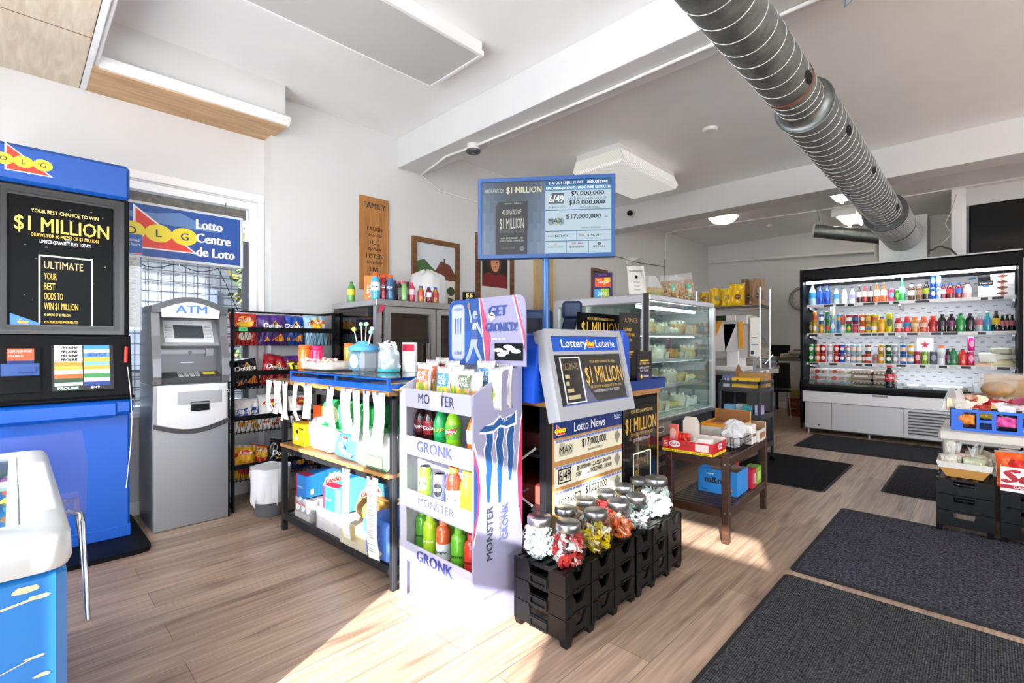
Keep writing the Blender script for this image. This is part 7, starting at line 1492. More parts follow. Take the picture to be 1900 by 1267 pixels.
# ---- top shelf
for k, a in enumerate((
 (1495, 'clear water jug with blue label', 'water', .27, .042, '#a9cfe6', '#2f86c4', '#2f86c4'), (1508, 'big water bottle with pale blue label', 'water', .275, .045, '#b5d6ea', '#3a9ad4', '#dfe9f2'),
 (1522, 'royal blue water bottle', 'water', .265, .036, '#1d4fc0', '#2a64d6', '#1a3f9a'), (1535, 'second royal blue water bottle', 'water', .27, .036, '#1a4ab8', '#2a64d6', '#1a3f9a'),
 (1552, 'clear water bottle with sky blue band', 'water', .22, .035, '#bcd9ea', '#3f94d4', '#4aa0dc'), (1567, 'slim white water bottle with grey script', 'prime', .20, .031, '#eef2f5', '#f4f6f8', '#e4e8ec'),
 (1582, 'clear bottle with lilac label', 'water', .20, .032, '#d8e2ea', '#a9a4d4', '#c9cfd6'), (1594.5, 'brown root beer glass bottle', 'glass', .235, .029, '#3a1a12', '#e4ddd0', '#b9b4ac'),
 (1605, 'cherry red soda glass bottle', 'glass', .24, .029, '#a31c24', '#e6d6cc', '#b9b4ac'), (1615.5, 'dark cream soda glass bottle', 'glass', .23, .029, '#4a1f18', '#d8cfc2', '#b9b4ac'),
 (1627, 'orange soda glass bottle', 'glass', .25, .031, '#f06a1a', '#f3ece2', '#e6e0d8'), (1640, 'second orange soda glass bottle', 'glass', .25, .031, '#ee6414', '#f3ece2', '#e6e0d8'),
 (1654, 'pink and blue carton drink', 'can', .165, .033, '#e4567a', '#7fb4e0', '#ffffff'), (1664.5, 'grass green can', 'can', .15, .026, '#3f9a34', '#7fc04a', '#ffffff'),
 (1674, 'tall green sparkling water glass bottle', 'glass', .285, .033, '#2fae62', '#a4e0c0', '#d8dcd8'), (1691, 'white and brown coffee bottle', 'prime', .20, .033, '#6b4a36', '#ece8e2', '#e4e0da'),
 (1706, 'tan brown coffee bottle', 'prime', .20, .033, '#7a5a40', '#a58a66', '#d8cfc2'), (1719, 'dark tea bottle with lime label', 'juice', .225, .031, '#2b2620', '#a8b838', '#1f1d1a'),
 (1750, 'white labelled juice bottle with blue cap', 'juice', .18, .030, '#8a2a30', '#ecebea', '#2a56b4'), (1763, 'cranberry bottle with blue cap', 'juice', .19, .033, '#6f1522', '#d8343c', '#2350b0'),
 (1778.5, 'red and blue labelled juice bottle', 'juice', .19, .033, '#7a1a28', '#3a66b8', '#2350b0'), (1795, 'pink grapefruit juice bottle', 'juice', .185, .038, '#f0a8a4', '#f2d6cc', '#5a3a3a'))): put(0, k, a[0], *a[1:])
for i, (px, c_, nm) in enumerate(((1731, '#2a5ac8', 'deep blue'), (1741.5, '#8fb8e0', 'silver blue'))):
    for j in range(2): put(0, i, px, '%s %s slim can' % (('lower', 'upper')[j], nm), 'can', .145, .027, c_, '#d0d6e0', dz=j * .146, dy=.235)
t = drink('tall milk carton with black and white print on the cooler top shelf', (cx(1829), CY + .26, CSZ[0] - .003), 'carton', .25, .062, '#eef0ee', '#3f86c8', '#17181a', txt='Nutrel', tcol='#ffffff')
for j in range(4): box_thing('dessert_box', 'white dessert box with brown oval, %s of the stack at the cooler end' % ('lowest', 'second', 'third', 'topmost')[j], 'box', (CX1 - .245, CY + .20, CSZ[0] - .003 + j * .064), 0, .19, .18, .063, '#efefee', lambda b, Fw, Sd, Tp: (b.patch(rect(.082, .006, .108, .057), Fw, C('#c06a4a')), b.patch(ell(.095, .036, .045, .013), Fw, C('#6b3a2a'), .002)), 'white dessert boxes')
# ---- second shelf
for k, a in enumerate((
 (1496, 'olive brown tall can', 'can', .165, .030, '#6b6a4a', '#a8946a'), (1516.5, 'small silver blue can', 'can', .10, .022, '#b9c0d0', '#7a90c8'), (1636, 'orange juice jug with blue cap', 'juice', .21, .040, '#f0a21c', '#e8b83a', '#2a5ab8'),
 (1650, 'tall yellow green tea carton', 'can', .25, .038, '#c9cc2e', '#4a6a3a'), (1667, 'red fruit drink bottle', 'sport', .185, .042, '#c22a30', '#e6d6cc', '#d8342c'), (1683, 'red bottle with blue label', 'sport', .20, .036, '#d8303a', '#3f86c4', '#d8342c'),
 (1697.5, 'amber juice bottle with orange cap', 'sport', .19, .040, '#d98a3a', '#e4c9a4', '#e8742a'), (1714, 'coral juice bottle with orange cap', 'sport', .19, .040, '#d8593a', '#e6c0b0', '#e8742a'), (1731, 'deep red juice bottle', 'sport', .20, .041, '#c0281e', '#a8201c', '#e0561e'),
 (1748, 'dark cola bottle', 'soda', .215, .040, '#1c1210', '#3a3438', '#1c1c1e'), (1765, 'dark plum soda bottle', 'soda', .215, .040, '#2a1422', '#7a3a66', '#1c1c1e'), (1782, 'green lemon-lime soda bottle', 'soda', .22, .041, '#1c8a3a', '#2a9a48', '#1a6a30'),
 (1800, 'black diet cola bottle', 'soda', .215, .040, '#16141a', '#2c2c34', '#1c1c1e'), (1817, 'clear cooler bottle with red letters', 'glass', .225, .036, '#a4acb4', '#b9606c', '#d6d8da'), (1832, 'teal cooler bottle', 'glass', .23, .036, '#1f9aa0', '#3a8ac0', '#d6d8da'),
 (1848, 'dark bottle with yellow label', 'glass', .235, .040, '#17110e', '#d8b32c', '#141416'), (1860, 'dark glass cola bottle with pink band', 'glass', .19, .027, '#17100f', '#c06a7a', '#b9b4ac'), (1869, 'second dark glass cola bottle with pink band', 'glass', .19, .027, '#17100f', '#c06a7a', '#b9b4ac'), (1878, 'third dark glass cola bottle with pink band', 'glass', .19, .027, '#17100f', '#c06a7a', '#b9b4ac'))): put(1, k, a[0], *a[1:])
for i, (px, h, r, lo, up_, nm) in enumerate(((1512, .15, .029, '#e0b62a', '#e89a1e', 'gold and orange'), (1524, .135, .028, '#e8a034', '#3f78c4', 'orange and blue'), (1535, .15, .026, '#3f9a54', '#2f8a48', 'leaf green'), (1545, .19, .029, '#7fc4dc', '#a4d4c4', 'pale turquoise'), (1557, .13, .030, '#3f94d4', '#58b0e4', 'sky blue'), (1563.5, .122, .031, '#d8dccc', '#e07a5a', 'white and coral'), (1575, .122, .031, '#2f9a4a', '#a83a44', 'green and maroon'), (1587, .122, .032, '#c9508a', '#8a2a44', 'pink and wine'), (1600, .122, .033, '#e2742c', '#d8642a', 'orange'), (1611, .122, .031, '#dcb42e', '#c9a05a', 'golden'), (1622, .122, .033, '#e2c62c', '#d0c840', 'yellow'))):
    for j, c_ in enumerate((lo, up_)): put(1, i, px, '%s %s can' % (nm, ('lower', 'upper')[j]), 'can', h, r, c_, ('#e9e6d8', '#d8b24a', '#c24a3a', '#f4f4f0', '#3f6aa8')[(i + j * 2) % 5], dz=j * (h + .001), dy=.235, deco='band' if (i + j) % 3 else None)
for i in range(3): put(1, i, 1604 + i * 14, 'lime yellow back row bottle', 'prime', .23, .034, '#cdd42c', '#b8c42a', '#d8dc4a', dy=.36)
# ---- third shelf
for i, (px, lo, up_, nm, deco) in enumerate(((1494, '#2a8a3a', '#2f9442', 'dark green', None), (1505.5, '#1f9a44', '#24a04a', 'bright green', None), (1517, '#d8642a', '#c98a5a', 'orange', 'band'), (1527, '#c2202e', '#b41c2c', 'red', None), (1540, '#d4d4d8', '#d8c0c4', 'silver pink', 'band'), (1552, '#c8202c', '#cf2834', 'scarlet', None), (1562.5, '#1d4fb0', '#1d4fb0', 'royal blue', 'ball'), (1574, '#c4cad4', '#b9c2d0', 'silver', 'ball'), (1583.5, '#9ab4c8', '#a8c0cc', 'pale blue', 'band'), (1594, '#a4b8b0', '#b4d0da', 'mint silver', 'band'), (1611, '#b83a2a', '#8a4a3a', 'rust green', 'band'), (1635, '#d8a42c', '#c99a34', 'gold', None), (1648.5, '#1f5a3a', '#24603f', 'forest green', None), (1661, '#a8acb2', '#b0b4ba', 'plain silver', None), (1676, '#2a64b4', '#2f6ab8', 'steel blue', 'band'), (1689.5, '#5a86b4', '#d0a83a', 'blue gold', 'band'))):
    for j, c_ in enumerate((lo, up_)): put(2, i, px, '%s %s can' % (nm, ('lower', 'upper')[j]), 'can', .122, .0325 if px > 1520 else .031, c_, ('#f0e4d8', '#dfe6ea', '#f2d0c0')[i % 3], dz=j * .123, dy=.235, deco=deco)
for k, a in enumerate(((1603, 'small copper can', 'can', .115, .026, '#a84a2a', '#e6d6c4'), (1624, 'small silver red can', 'can', .115, .028, '#b9a4a0', '#a83a3a'), (1702, 'tall crimson can', 'can', .165, .034, '#a83a4a', '#d8a4a8'), (1716, 'tall lime can', 'can', .165, .034, '#7fb03a', '#c9dc8a'), (1731.5, 'tall slate can', 'can', .165, .034, '#5a5f70', '#8a90a4'), (1746.5, 'clear zero drink bottle with orange cap', 'sport', .235, .040, '#d4d8dc', '#c4c8cc', '#ee6a2a'), (1758.5, 'dark grape soda bottle', 'soda', .19, .030, '#2a1a2a', '#6a2a5a', '#2a2a2e'), (1769, 'green ginger soda bottle', 'soda', .20, .039, '#1f7a44', '#2a8a54', '#2a2a2e'), (1786, 'red punch bottle', 'soda', .195, .040, '#c8322a', '#d84a3a', '#3a5a3a'))): put(2, k, a[0], *a[1:])
for j in range(2): put(2, j, 1801 + j, '%s hot pink tall can' % ('lower', 'upper')[j], 'can', .165, .032, ('#c43a6a', '#e03a94')[j], '#f0a4c4', dz=j * .166)
box_thing('star_carton', 'white carton with a red star behind the tall cans', 'box', (cx(1698), CY + .42, CSZ[2] - .003), 0, .16, .03, .33, '#f0eeee', lambda b, Fw, Sd, Tp: b.patch([(.08 + q * math.cos(a), .24 + q * math.sin(a)) for i in range(10) for q, a in [((.05 if i % 2 == 0 else .022), PI / 2 + i * PI / 5)]], Fw, C('#c82a4a')))
for i, (px, w_, h, dz, c_, nm) in enumerate(((1808, .16, .035, 0, '#e0b898', 'peach flat'), (1835, .22, .05, 0, '#e6e2c4', 'pale cheese'), (1868, .20, .075, 0, '#e4dcae', 'yellow cheese'), (1815, .18, .12, .036, '#eceee8', 'white soft'), (1866, .20, .06, .077, '#dfe2d2', 'sage wrapped'), (1868, .20, .07, .138, '#c9cdb8', 'grey green wrapped'))):
    puffy('cheese_pack', '%s pack on the cooler third shelf, beside the pink cans' % nm, 'pack', (min(cx(px), CX1 - .05 - w_), CY + .18, CSZ[2] - .003 + dz), 0, w_, .2, h, C(c_, .3), 60 + i, 'wrapped packs at the cooler end')
# ---- each drink's place in its row
for row in range(3):
    cols = []
    for x in sorted(p[1] for p in PUT if p[0] == row and p[4] < .3):
        if not cols or x - cols[-1] > .012: cols.append(x)
    for r_, x, o, desc, dy in PUT:
        if r_ != row: continue
        if dy > .3: o['label'] = '%s of the cooler %s shelf, %s pouch from the clock' % (desc, ROWN[row], ORD[sum(1 for q in PUT if q[4] > .3 and q[1] < x - .001)]); continue
        i = min(range(len(cols)), key=lambda q: abs(cols[q] - x)); n = len(cols) - 1 - i
        o['label'] = '%s, cooler %s shelf, %s from %s' % (desc, ROWN[row], ORD[min(i, n)], 'the clock end' if i <= n else 'the table end')
# ---- deck
dk = .616
for i in range(3):
    for j in range(3):
        t = thing('cookie_pack', 'clear clamshell of %s biscuits on the cooler deck, %s stack from the clock, %s' % (('dark', 'tan', 'pale')[i], ORD[i], ('lowest', 'middle', 'topmost')[j]), 'pack', (CX0 + .08 + i * .20, CY + .10 + j * .03, dk + j * .085), 0, 'biscuit clamshells on the deck'); b = MB()
        for q in range(8): b.cyl((.03 + (q % 4) * .043, .04 + (q // 4) * .06, .012), (.03 + (q % 4) * .043, .04 + (q // 4) * .06, .05), .021, C(('#7a5138', '#b3906a', '#d8c9a0')[i], .7), 10)
        o = b.build('biscuits', t); o['kind'] = 'stuff'; b = MB(); b.box(0, 0, 0, .185, .14, .08, film('film_clam', '#f4f4f0', .28, .1), .012); b.build('shell', t); b = MB(); b.patch(ell(.09, .04, .025, .025), FW(-.001), C(('#a8322c', '#c0504a', '#e6d24a')[i])); b.build('label', t)
for i in range(2):
    for j in range(2):
        t = thing('egg_carton', 'grey brown egg carton on the cooler deck, %s of the %s pile' % (('lower', 'upper')[j], ('clock side', 'cola side')[i]), 'egg carton', (cx(1583) + i * .225, CY + .06, dk + j * .125), 0, 'egg cartons on the deck'); b = MB(); EG = mat('egg_pulp', '#a4978a', .9, noise=.2, nscale=90); b.box(0, 0, 0, .22, .30, .06, EG, .012); b.box(.0, .0, .06, .22, .30, .12, EG, .02)
        for q in range(5): b.patch(ell(.03 + q * .04, .085, .009, .009), FW(-.0008), WHT)
        b.patch(rect(.04, .03, .18, .05), FW(-.0008), C('#d8d0c4')); b.build('carton', t)
drink('big cola bottle with red label standing on the cooler deck', (cx(1653), CY + .10, dk), 'soda', .31, .056, '#1f100e', '#c2202c', '#c2202c', lz=(.38, .66), txt='Cola', n=18, rz=R(12))
rr = random.Random(3)
for i in range(7): puffy('deli_pack', ('white', 'grey', 'clear', 'brown', 'pale', 'dark', 'silver')[i] + ' wrapped flat deli pack on the cooler deck, %s from the cola bottle' % ORD[i], 'pack', (cx(1672) + i * .155, CY + .08 + rr.uniform(0, .05), dk), 0, .145, .16, rr.uniform(.04, .075), C(('#dcdad6', '#b9b4ae', '#d4d4d0', '#8a7466', '#e4e0d8', '#6a6660', '#c9c9c8')[i], .25), 80 + i, 'deli packs on the deck')
# ================================================================ white table and crates at the near right
WP = mat('white_plastic', '#d9d6cc', .45, noise=.06, nscale=8)
t = thing('plastic_table', 'white plastic table with a blue bread crate on top', 'table', (-.225, 4.47, 0)); b = MB(); b.box(0, 0, .535, 1.2, .72, .595, WP, .012); b.build('top', t)
for (x, y) in ((.035, .05), (1.15, .05), (.035, .66), (1.15, .66)): b = MB(); b.lathe([(.032, 0), (.034, .03), (.034, .535)], WP, 16, (x + .02, y, 0)); b.build('leg', t)
CB = C('#2269d8', .4)
t = thing('bread_crate', 'blue plastic bread crate heaped with snack bags on the white table', 'crate', (-.165, 4.60, .596)); b = MB(); L_, W_, H_ = .60, .46, .145; b.box(0, 0, 0, L_, W_, .012, CB)
W = FW(0)
def wall_bars(W, L):
    b.prism(rect(0, 0, L, .018), -.012, 0, CB, W); b.prism(rect(0, H_ - .018, L, H_), -.012, 0, CB, W)
    for u, w_ in ((0, .06), (.13, .014), (.205, .02), (.325, .022), (.47, .016), (L - .02, .02)):
        if u < L: b.prism(rect(u, .0185, min(u + w_, L), H_ - .0185), -.011, -.001, CB, W)
    b.prism(rect(.1445, .062, .2045, .08), -.010, -.0015, CB, W)
    if L > .5: b.prism(rect(.3475, .0185, .4695, .055), -.010, -.0015, CB, W); b.prism(rect(.3475, .112, .4695, H_ - .0185), -.010, -.0015, CB, W); b.prism(rect(.4865, .0185, L - .0205, .055), -.010, -.0015, CB, W); b.prism(rect(.4865, .112, L - .0205, H_ - .0185), -.010, -.0015, CB, W)
    for k in range(4): b.prism(rect(.005, .02 + k * .032, .058, .028 + k * .032), -.002, .004, CB, W)
wall_bars(FW(0), L_); wall_bars(plane((0, W_, 0), (0, -1, 0), (0, 0, 1)), W_); wall_bars(plane((L_, 0, 0), (0, 1, 0), (0, 0, 1)), W_); b.box(0, W_ - .012, 0, L_, W_, H_, CB); b.build('crate', t)
b = MB(); b.text('RETURN TO BAKERY', FW(-.001), .45, .022, .014, C('#9fc0f0'), .2, off=.0008); b.build('lettering', t)
def bagpile(label, x, y, z, rz, w, h, d, col, dec, seed, lean=-.9, grp='snack bags in the blue crate', name='snack_bag'): return snack_bag(label, (x, y, z), rz, w, h, d, col, dec, lean, 0, seed, grp, name=name, cat='bag')
pl = lambda c1, c2: (lambda b, S: (b.patch([(-.06, .03), (.06, .03), (.06, .09), (-.06, .10)], S, C(c1), .0045, 6), b.patch(ell(0, .14, .045, .03), S, C(c2), .0045, 6)))
z0 = .612
for i, (lb, x, y, z, rz, w, h, d, c_, c1, c2, lean) in enumerate((
 ('clear red labelled cookie bag at the crate corner', -.06, 4.68, .13, .3, .20, .19, .09, '#b9463c', '#e6d8c8', '#c9a28a', -.7), ('brown and black tart packet behind the crate wall slot', -.10, 4.63, .0, 0, .15, .14, .06, '#4a2a1e', '#e8862a', '#d8d0c4', -.05), ('black and pink biscuit packet seen through the large slot', .11, 4.63, .0, .1, .15, .15, .06, '#1d1a22', '#d84a9a', '#e4e0e6', -.05), ('violet snack packet at the far crate slot', .31, 4.63, .01, 0, .20, .13, .07, '#6a3a7a', '#e6c8b0', '#8a5a3a', -.05),
 ('yellow candy box lying along the crate rim', -.02, 4.67, .12, 0, .16, .10, .05, '#ecc81e', '#b8322a', '#e8e0c0', -.5), ('red and white cracker bag in mid crate', .10, 4.72, .13, .2, .17, .16, .08, '#c22a3a', '#f0ece8', '#d8b0a8', -.7), ('silver pink snack packet beside the orange one', .17, 4.66, .12, -.2, .14, .12, .06, '#c9a4b0', '#e8d8dc', '#b04a6a', -.5), ('small orange packet on the crate rim', .24, 4.65, .12, .1, .12, .09, .05, '#ee6a1e', '#f2a45a', '#c94a14', -.5), ('dark blue and magenta chip bag on the heap', .33, 4.70, .13, -.15, .22, .17, .09, '#1c2a5a', '#c9488a', '#3a66b8', -.7), ('green and white vegetable crisp bag', .17, 4.82, .14, .3, .20, .17, .08, '#d8dccc', '#6a8a4a', '#b9c49a', -.8), ('plum coloured snack bag at the frame edge', .38, 4.66, .10, .0, .17, .14, .07, '#4a2a52', '#8a5a94', '#c9a8c4', -.5))):
    bagpile(lb, x, y, z0 + z * .6, rz, w, h, d, c_, pl(c1, c2), 90 + i, lean)
t = thing('bread_loaf_bag', 'round brown loaf in a tied clear bag on top of the crate heap', 'bread', (.07, 4.82, z0 + .19)); b = MB(); b.ball((0, 0, .075), .088, mat('bread_brown', '#b98a4c', .6), 20, 12, sz=.62, sy=.85); b.build('loaf', t); b = MB(); b.grid(lambda u, v: Vector(((.098 * math.sin(PI * v * .8 + .1) + .012 * math.sin(7 * u * 6.28) * v + .06 * (v > .85)) * math.cos(u * 6.28) + .16 * max(0, v - .7), (.088 * math.sin(PI * v * .8 + .1) + .012 * math.sin(5 * u * 6.28) * v + .05 * (v > .85)) * math.sin(u * 6.28), .18 * v + .05 * max(0, v - .75))), 30, 14, film('film_loaf', '#f0f2f2', .16, .08)); b.build('bag', t)
b = MB(); b.box(0, 0, 0, .45, .008, .37, CARD); b.box(0, -.14, 0, .008, .008, .30, CARD); tag(b.build('cardboard_flap', None, (.0, 5.08, .60)), 'brown cardboard flap standing behind the blue bread crate', 'cardboard')
puffy('yellow_pack', 'yellow ring shaped pack next to the loaf bag', 'pack', (.24, 4.86, z0 + .12), 0, .16, .14, .05, C('#d8c02a', .3), 95)
for i, lb in enumerate(('clear bag end drooping over the crate corner', 'clear crinkled bag by the cooler side of the crate')):
    b = MB(); b.grid(lambda u, v: Vector(((u - .5) * .16 * (1 - .5 * v), .02 * math.sin(5 * u + 3 * v), -.02 + .16 * v + .012 * math.sin(11 * u))), 14, 12, FILMC, smooth=False); b.box(-.05, .004, -.01, .03, .02, .07, C(('#e6d8b0', '#c9c4bc')[i])); tag(b.build('clear_bag', None, ((-.14, 4.66, .74), (-.03, 4.88, .76))[i], .4 - i), lb, 'bag')
tray_stack((-.218, 4.12, 0), .34, .262, 3, .10, .095, ['lowest black tray below the orange food pan', 'middle black tray below the orange food pan', 'top black tray carrying the orange food pan'], 0, .05)
tray_stack((.075, 4.13, 0), .34, .262, 3, .092, .088, ['lowest black tray below the candy carton', 'middle black tray below the candy carton', 'top black tray carrying the candy carton'], 0, .04)
t = thing('food_pan', 'orange tapered food pan with a white rim full of wrapped sandwiches', 'pan', (-.088, 4.285, .347)); b = MB(); OP = C('#dca35c', .4)
def pan(h0, x0, y0, h1, x1, y1, m, inn=0):
    vs = [(-x0, -y0, h0), (x0, -y0, h0), (x0, y0, h0), (-x0, y0, h0), (-x1, -y1, h1), (x1, -y1, h1), (x1, y1, h1), (-x1, y1, h1)]; b.add(vs, [(0, 1, 5, 4), (1, 2, 6, 5), (2, 3, 7, 6), (3, 0, 4, 7)] + ([(3, 2, 1, 0)] if not inn else [(0, 1, 2, 3)]), m)
pan(0, .085, .09, .075, .126, .13, OP); b.build('pan', t); b = MB(); RW_ = C('#ebe8e0', .4); pan(.06, .122, .126, .10, .132, .138, RW_); pan(.03, .08, .085, .101, .128, .134, RW_, 1); b.build('liner', t)
for i, (x, y) in enumerate(((-.06, -.03), (.04, -.04), (-.03, .05), (.06, .05))):
    puffy('sandwich_pack', ('white', 'green flecked', 'pink', 'cream')[i] + ' clear wrapped sandwich in the orange pan', 'sandwich', (-.088 + x - .05, 4.285 + y - .04, .347 + .055), rr.uniform(-.3, .3), .10, .085, .075, mat('sandwich_' + str(i), ('#dcd8c8', '#c9cfae', '#e0c4b4', '#e6dcc0')[i], .3, noise=.4, nscale=50), 30 + i, 'wrapped sandwiches in the orange pan')
    b = MB(); b.grid(lambda u, v: Vector(((u - .5) * .05 * (.3 + .9 * v), .02 * math.sin(9 * u) * v, .075 * v + .008 * math.sin(13 * u) * v)), 12, 8, film('film_twist', '#f4f6f6', .3, .1), smooth=False); tag(b.build('wrap_twist', None, (-.088 + x, 4.285 + y + .02, .347 + .115), i), 'twisted clear wrap end over the %s sandwich in the orange pan' % ('white', 'green flecked', 'pink', 'cream')[i], 'wrap')
def sch(b, Fw, Sd):
    b.text('Sch', Fw, .11, .055, .075, C('#b3202e'), .20, off=.001, bold=.035, shear=.15); b.patch(rect(.0, .018, .23, .04), Fw, C('#b3202e'), .0006); b.text('CANDY', Fw, .10, .022, .013, WHT, .09, off=.0016, bold=.02)
open_box('candy_carton', 'white candy carton with red script on the second black tray stack', (.072, 4.14, .317), 0, .30, .26, .145, .21, '#ecebe8', '#a98a63', sch)
for i in range(3): bagpile(('orange chip bag leaning in the candy carton', 'red orange snack bag at the back of the candy carton', 'yellow and orange bag in the candy carton')[i], .15 + i * .06, 4.22 + i * .05, .325, .2 - .3 * i, .19, .22, .08, ('#ee5a1e', '#d83a1e', '#f08a1e')[i], pl('#f2b02a', '#c8281e'), 110 + i, -.25, 'chip bags in the candy carton')
bagpile('white wrapped roll pack under the white table', -.0, 4.62, .30, .2, .18, .16, .08, '#cfc8ba', pl('#8a7a5a', '#b9ae98'), 120, -.2)
tag(MB().box(0, 0, 0, .5, .4, .30, C('#4a3f36', .8), .006).build('dark_carton', None, (.0, 4.62, 0)), 'dark brown carton under the white plastic table', 'box')
# ================================================================ floor mats
def matm(name, c1, c2, sc, chk=False):
    m = bpy.data.materials.new(name); m.use_nodes = True; nt = m.node_tree; bb = nt.nodes['Principled BSDF']; tc = nt.nodes.new('ShaderNodeTexCoord'); n = nt.nodes.new('ShaderNodeTexNoise'); n.inputs['Scale'].default_value = 150; n.inputs['Detail'].default_value = 3; nt.links.new(tc.outputs['Object'], n.inputs[0])
    mp = nt.nodes.new('ShaderNodeMapping'); mp.inputs['Scale'].default_value = sc; nt.links.new(tc.outputs['Object'], mp.inputs[0])
    w = nt.nodes.new('ShaderNodeTexWave') if not chk else nt.nodes.new('ShaderNodeTexBrick')
    nt.links.new(mp.outputs[0], w.inputs[0])
    if chk: w.inputs['Color1'].default_value = (1, 1, 1, 1); w.inputs['Color2'].default_value = (.75, .75, .75, 1); w.inputs['Mortar'].default_value = (.45, .45, .45, 1); w.inputs['Mortar Size'].default_value = .07; w.inputs['Scale'].default_value = 1; w.inputs['Brick Width'].default_value = .55; w.inputs['Row Height'].default_value = .3
    else: w.inputs['Scale'].default_value = 1; w.inputs['Distortion'].default_value = 1.2
    rp = nt.nodes.new('ShaderNodeValToRGB'); rp.color_ramp.elements[0].position = .35; rp.color_ramp.elements[0].color = srgb(c1); rp.color_ramp.elements[1].position = .68; rp.color_ramp.elements[1].color = srgb(c2); nt.links.new(n.outputs[0], rp.inputs[0])
    mx = nt.nodes.new('ShaderNodeMixRGB'); mx.blend_type = 'MULTIPLY'; mx.inputs[0].default_value = .75 if chk else .35; nt.links.new(rp.outputs[0], mx.inputs[1]); nt.links.new(w.outputs[0], mx.inputs[2]); nt.links.new(mx.outputs[0], bb.inputs['Base Color']); bb.inputs['Roughness'].default_value = .95; bb.inputs['Specular IOR Level'].default_value = .1
    bp = nt.nodes.new('ShaderNodeBump'); bp.inputs['Strength'].default_value = .9; bp.inputs['Distance'].default_value = .006; ad = nt.nodes.new('ShaderNodeMath'); ad.operation = 'ADD'; nt.links.new(n.outputs[0], ad.inputs[0]); nt.links.new(w.outputs[1] if not chk else w.outputs[1], ad.inputs[1]); nt.links.new(ad.outputs[0], bp.inputs['Height']); nt.links.new(bp.outputs[0], bb.inputs['Normal'])
    return m
def floor_mat(x0, y0, x1, y1, m, label):
    b = MB(); r_ = .03; pl = []
    for (cx_, cy_, a0) in ((x1 - r_, y1 - r_, 0), (x0 + r_, y1 - r_, 90), (x0 + r_, y0 + r_, 180), (x1 - r_, y0 + r_, 270)):
        for k in range(5): a = R(a0 + k * 22.5); pl.append((cx_ + r_ * math.cos(a) - x0, cy_ + r_ * math.sin(a) - y0))
    b.prism(pl, 0.0, .005, C('#1d1d20', .8)); pl2 = [(.02 + u * (1 - .04 / (x1 - x0)), .02 + v * (1 - .04 / (y1 - y0))) for u, v in pl]; b.prism(pl2, .0, .010, m)
    tag(b.build('floor_mat', None, (x0, y0, .0005)), label, 'mat')
M1 = matm('ribbed_mat', '#2a2b2d', '#6a6a6c', (40, 2, 1)); M2 = matm('tufted_mat', '#242429', '#6a6a76', (12, 12, 1), True); M3 = matm('flat_mat', '#1a1b1e', '#303135', (30, 30, 1)); M4 = matm('dark_tufted_mat', '#222226', '#47474c', (14, 14, 1), True)
floor_mat(-.74, .9, 1.2, 2.80, M1, 'ribbed charcoal mat at the entrance, closest to the camera'); floor_mat(-.74, 2.865, 1.2, 4.20, M2, 'tufted checker charcoal mat in the aisle'); floor_mat(-.60, 4.89, .4, 6.09, M4, 'dark tufted mat beside the stacked black trays'); floor_mat(-1.60, 6.36, -.1, 7.37, M4, 'long dark mat in front of the drinks cooler'); floor_mat(-1.75, 4.54, -.92, 5.79, M3, 'plain black mat next to the trolley')
# ================================================================ overhead: duct, lamps, pipes, cameras
GALV = bpy.data.materials.new('galvanised_steel'); GALV.use_nodes = True
def _galv():
    nt = GALV.node_tree; bb = nt.nodes['Principled BSDF']; tc = nt.nodes.new('ShaderNodeTexCoord'); n = nt.nodes.new('ShaderNodeTexNoise'); n.inputs['Scale'].default_value = 14; n.inputs['Detail'].default_value = 8; n.inputs['Roughness'].default_value = .7; nt.links.new(tc.outputs['Object'], n.inputs[0])
    rp = nt.nodes.new('ShaderNodeValToRGB'); rp.color_ramp.elements[0].position = .3; rp.color_ramp.elements[0].color = srgb('#5f6463'); rp.color_ramp.elements[1].position = .75; rp.color_ramp.elements[1].color = srgb('#929694'); nt.links.new(n.outputs[0], rp.inputs[0]); nt.links.new(rp.outputs[0], bb.inputs['Base Color']); bb.inputs['Metallic'].default_value = .75
    r2 = nt.nodes.new('ShaderNodeValToRGB'); r2.color_ramp.elements[0].color = (.28, .28, .28, 1); r2.color_ramp.elements[1].color = (.55, .55, .55, 1); nt.links.new(n.outputs[0], r2.inputs[0]); nt.links.new(r2.outputs[0], bb.inputs['Roughness'])
_galv()
SEAM = C('#d2d4d3', .4, metal=.5); DXc, DZc = -.77, 2.62
t = thing('spiral_duct', 'galvanised spiral air duct running under the ceiling to the back', 'duct', (DXc, .9, DZc))
def run(y0, y1, r, pitch):
    b = MB(); b.cyl((0, y0 - .9, 0), (0, y1 - .9, 0), r, GALV, 40); b.build('duct_section', t)
    b = MB(); n = int((y1 - y0) / pitch * 26); b.tube([(r * 1.004 * math.cos(i * 2 * PI / 26), y0 - .9 + i * pitch / 26, r * 1.004 * math.sin(i * 2 * PI / 26)) for i in range(n + 1)], .0028, SEAM, 4, cap=False); b.build('spiral_seam', t)
run(.9, 2.95, .125, .13); run(2.95, 3.22, .122, .08); run(3.30, 6.60, .155, .11); run(6.60, 8.25, .20, .07)
b = MB(); b.lathe([(.122, 0), (.155, .08), (.159, .06), (.159, .09)], GALV, 40, (0, 3.22 - .9, 0), True, (0, 1, 0)); b.build('reducer', t)
b = MB(); b.cyl((0, 6.58 - .9, 0), (0, 6.64 - .9, 0), .203, C('#55575a', .5, metal=.5), 40); b.build('coupling', t)
b = MB(); b.cyl((0, 7.35 - .9, 0), (0, 7.38 - .9, 0), .203, C('#55575a', .5, metal=.5), 40); b.build('coupling', t)
b = MB(); b.cyl((0, 2.935 - .9, 0), (0, 2.965 - .9, 0), .128, mat('rust', '#8a5a44', .8, noise=.5, nscale=40), 40); b.build('rusty_joint', t)
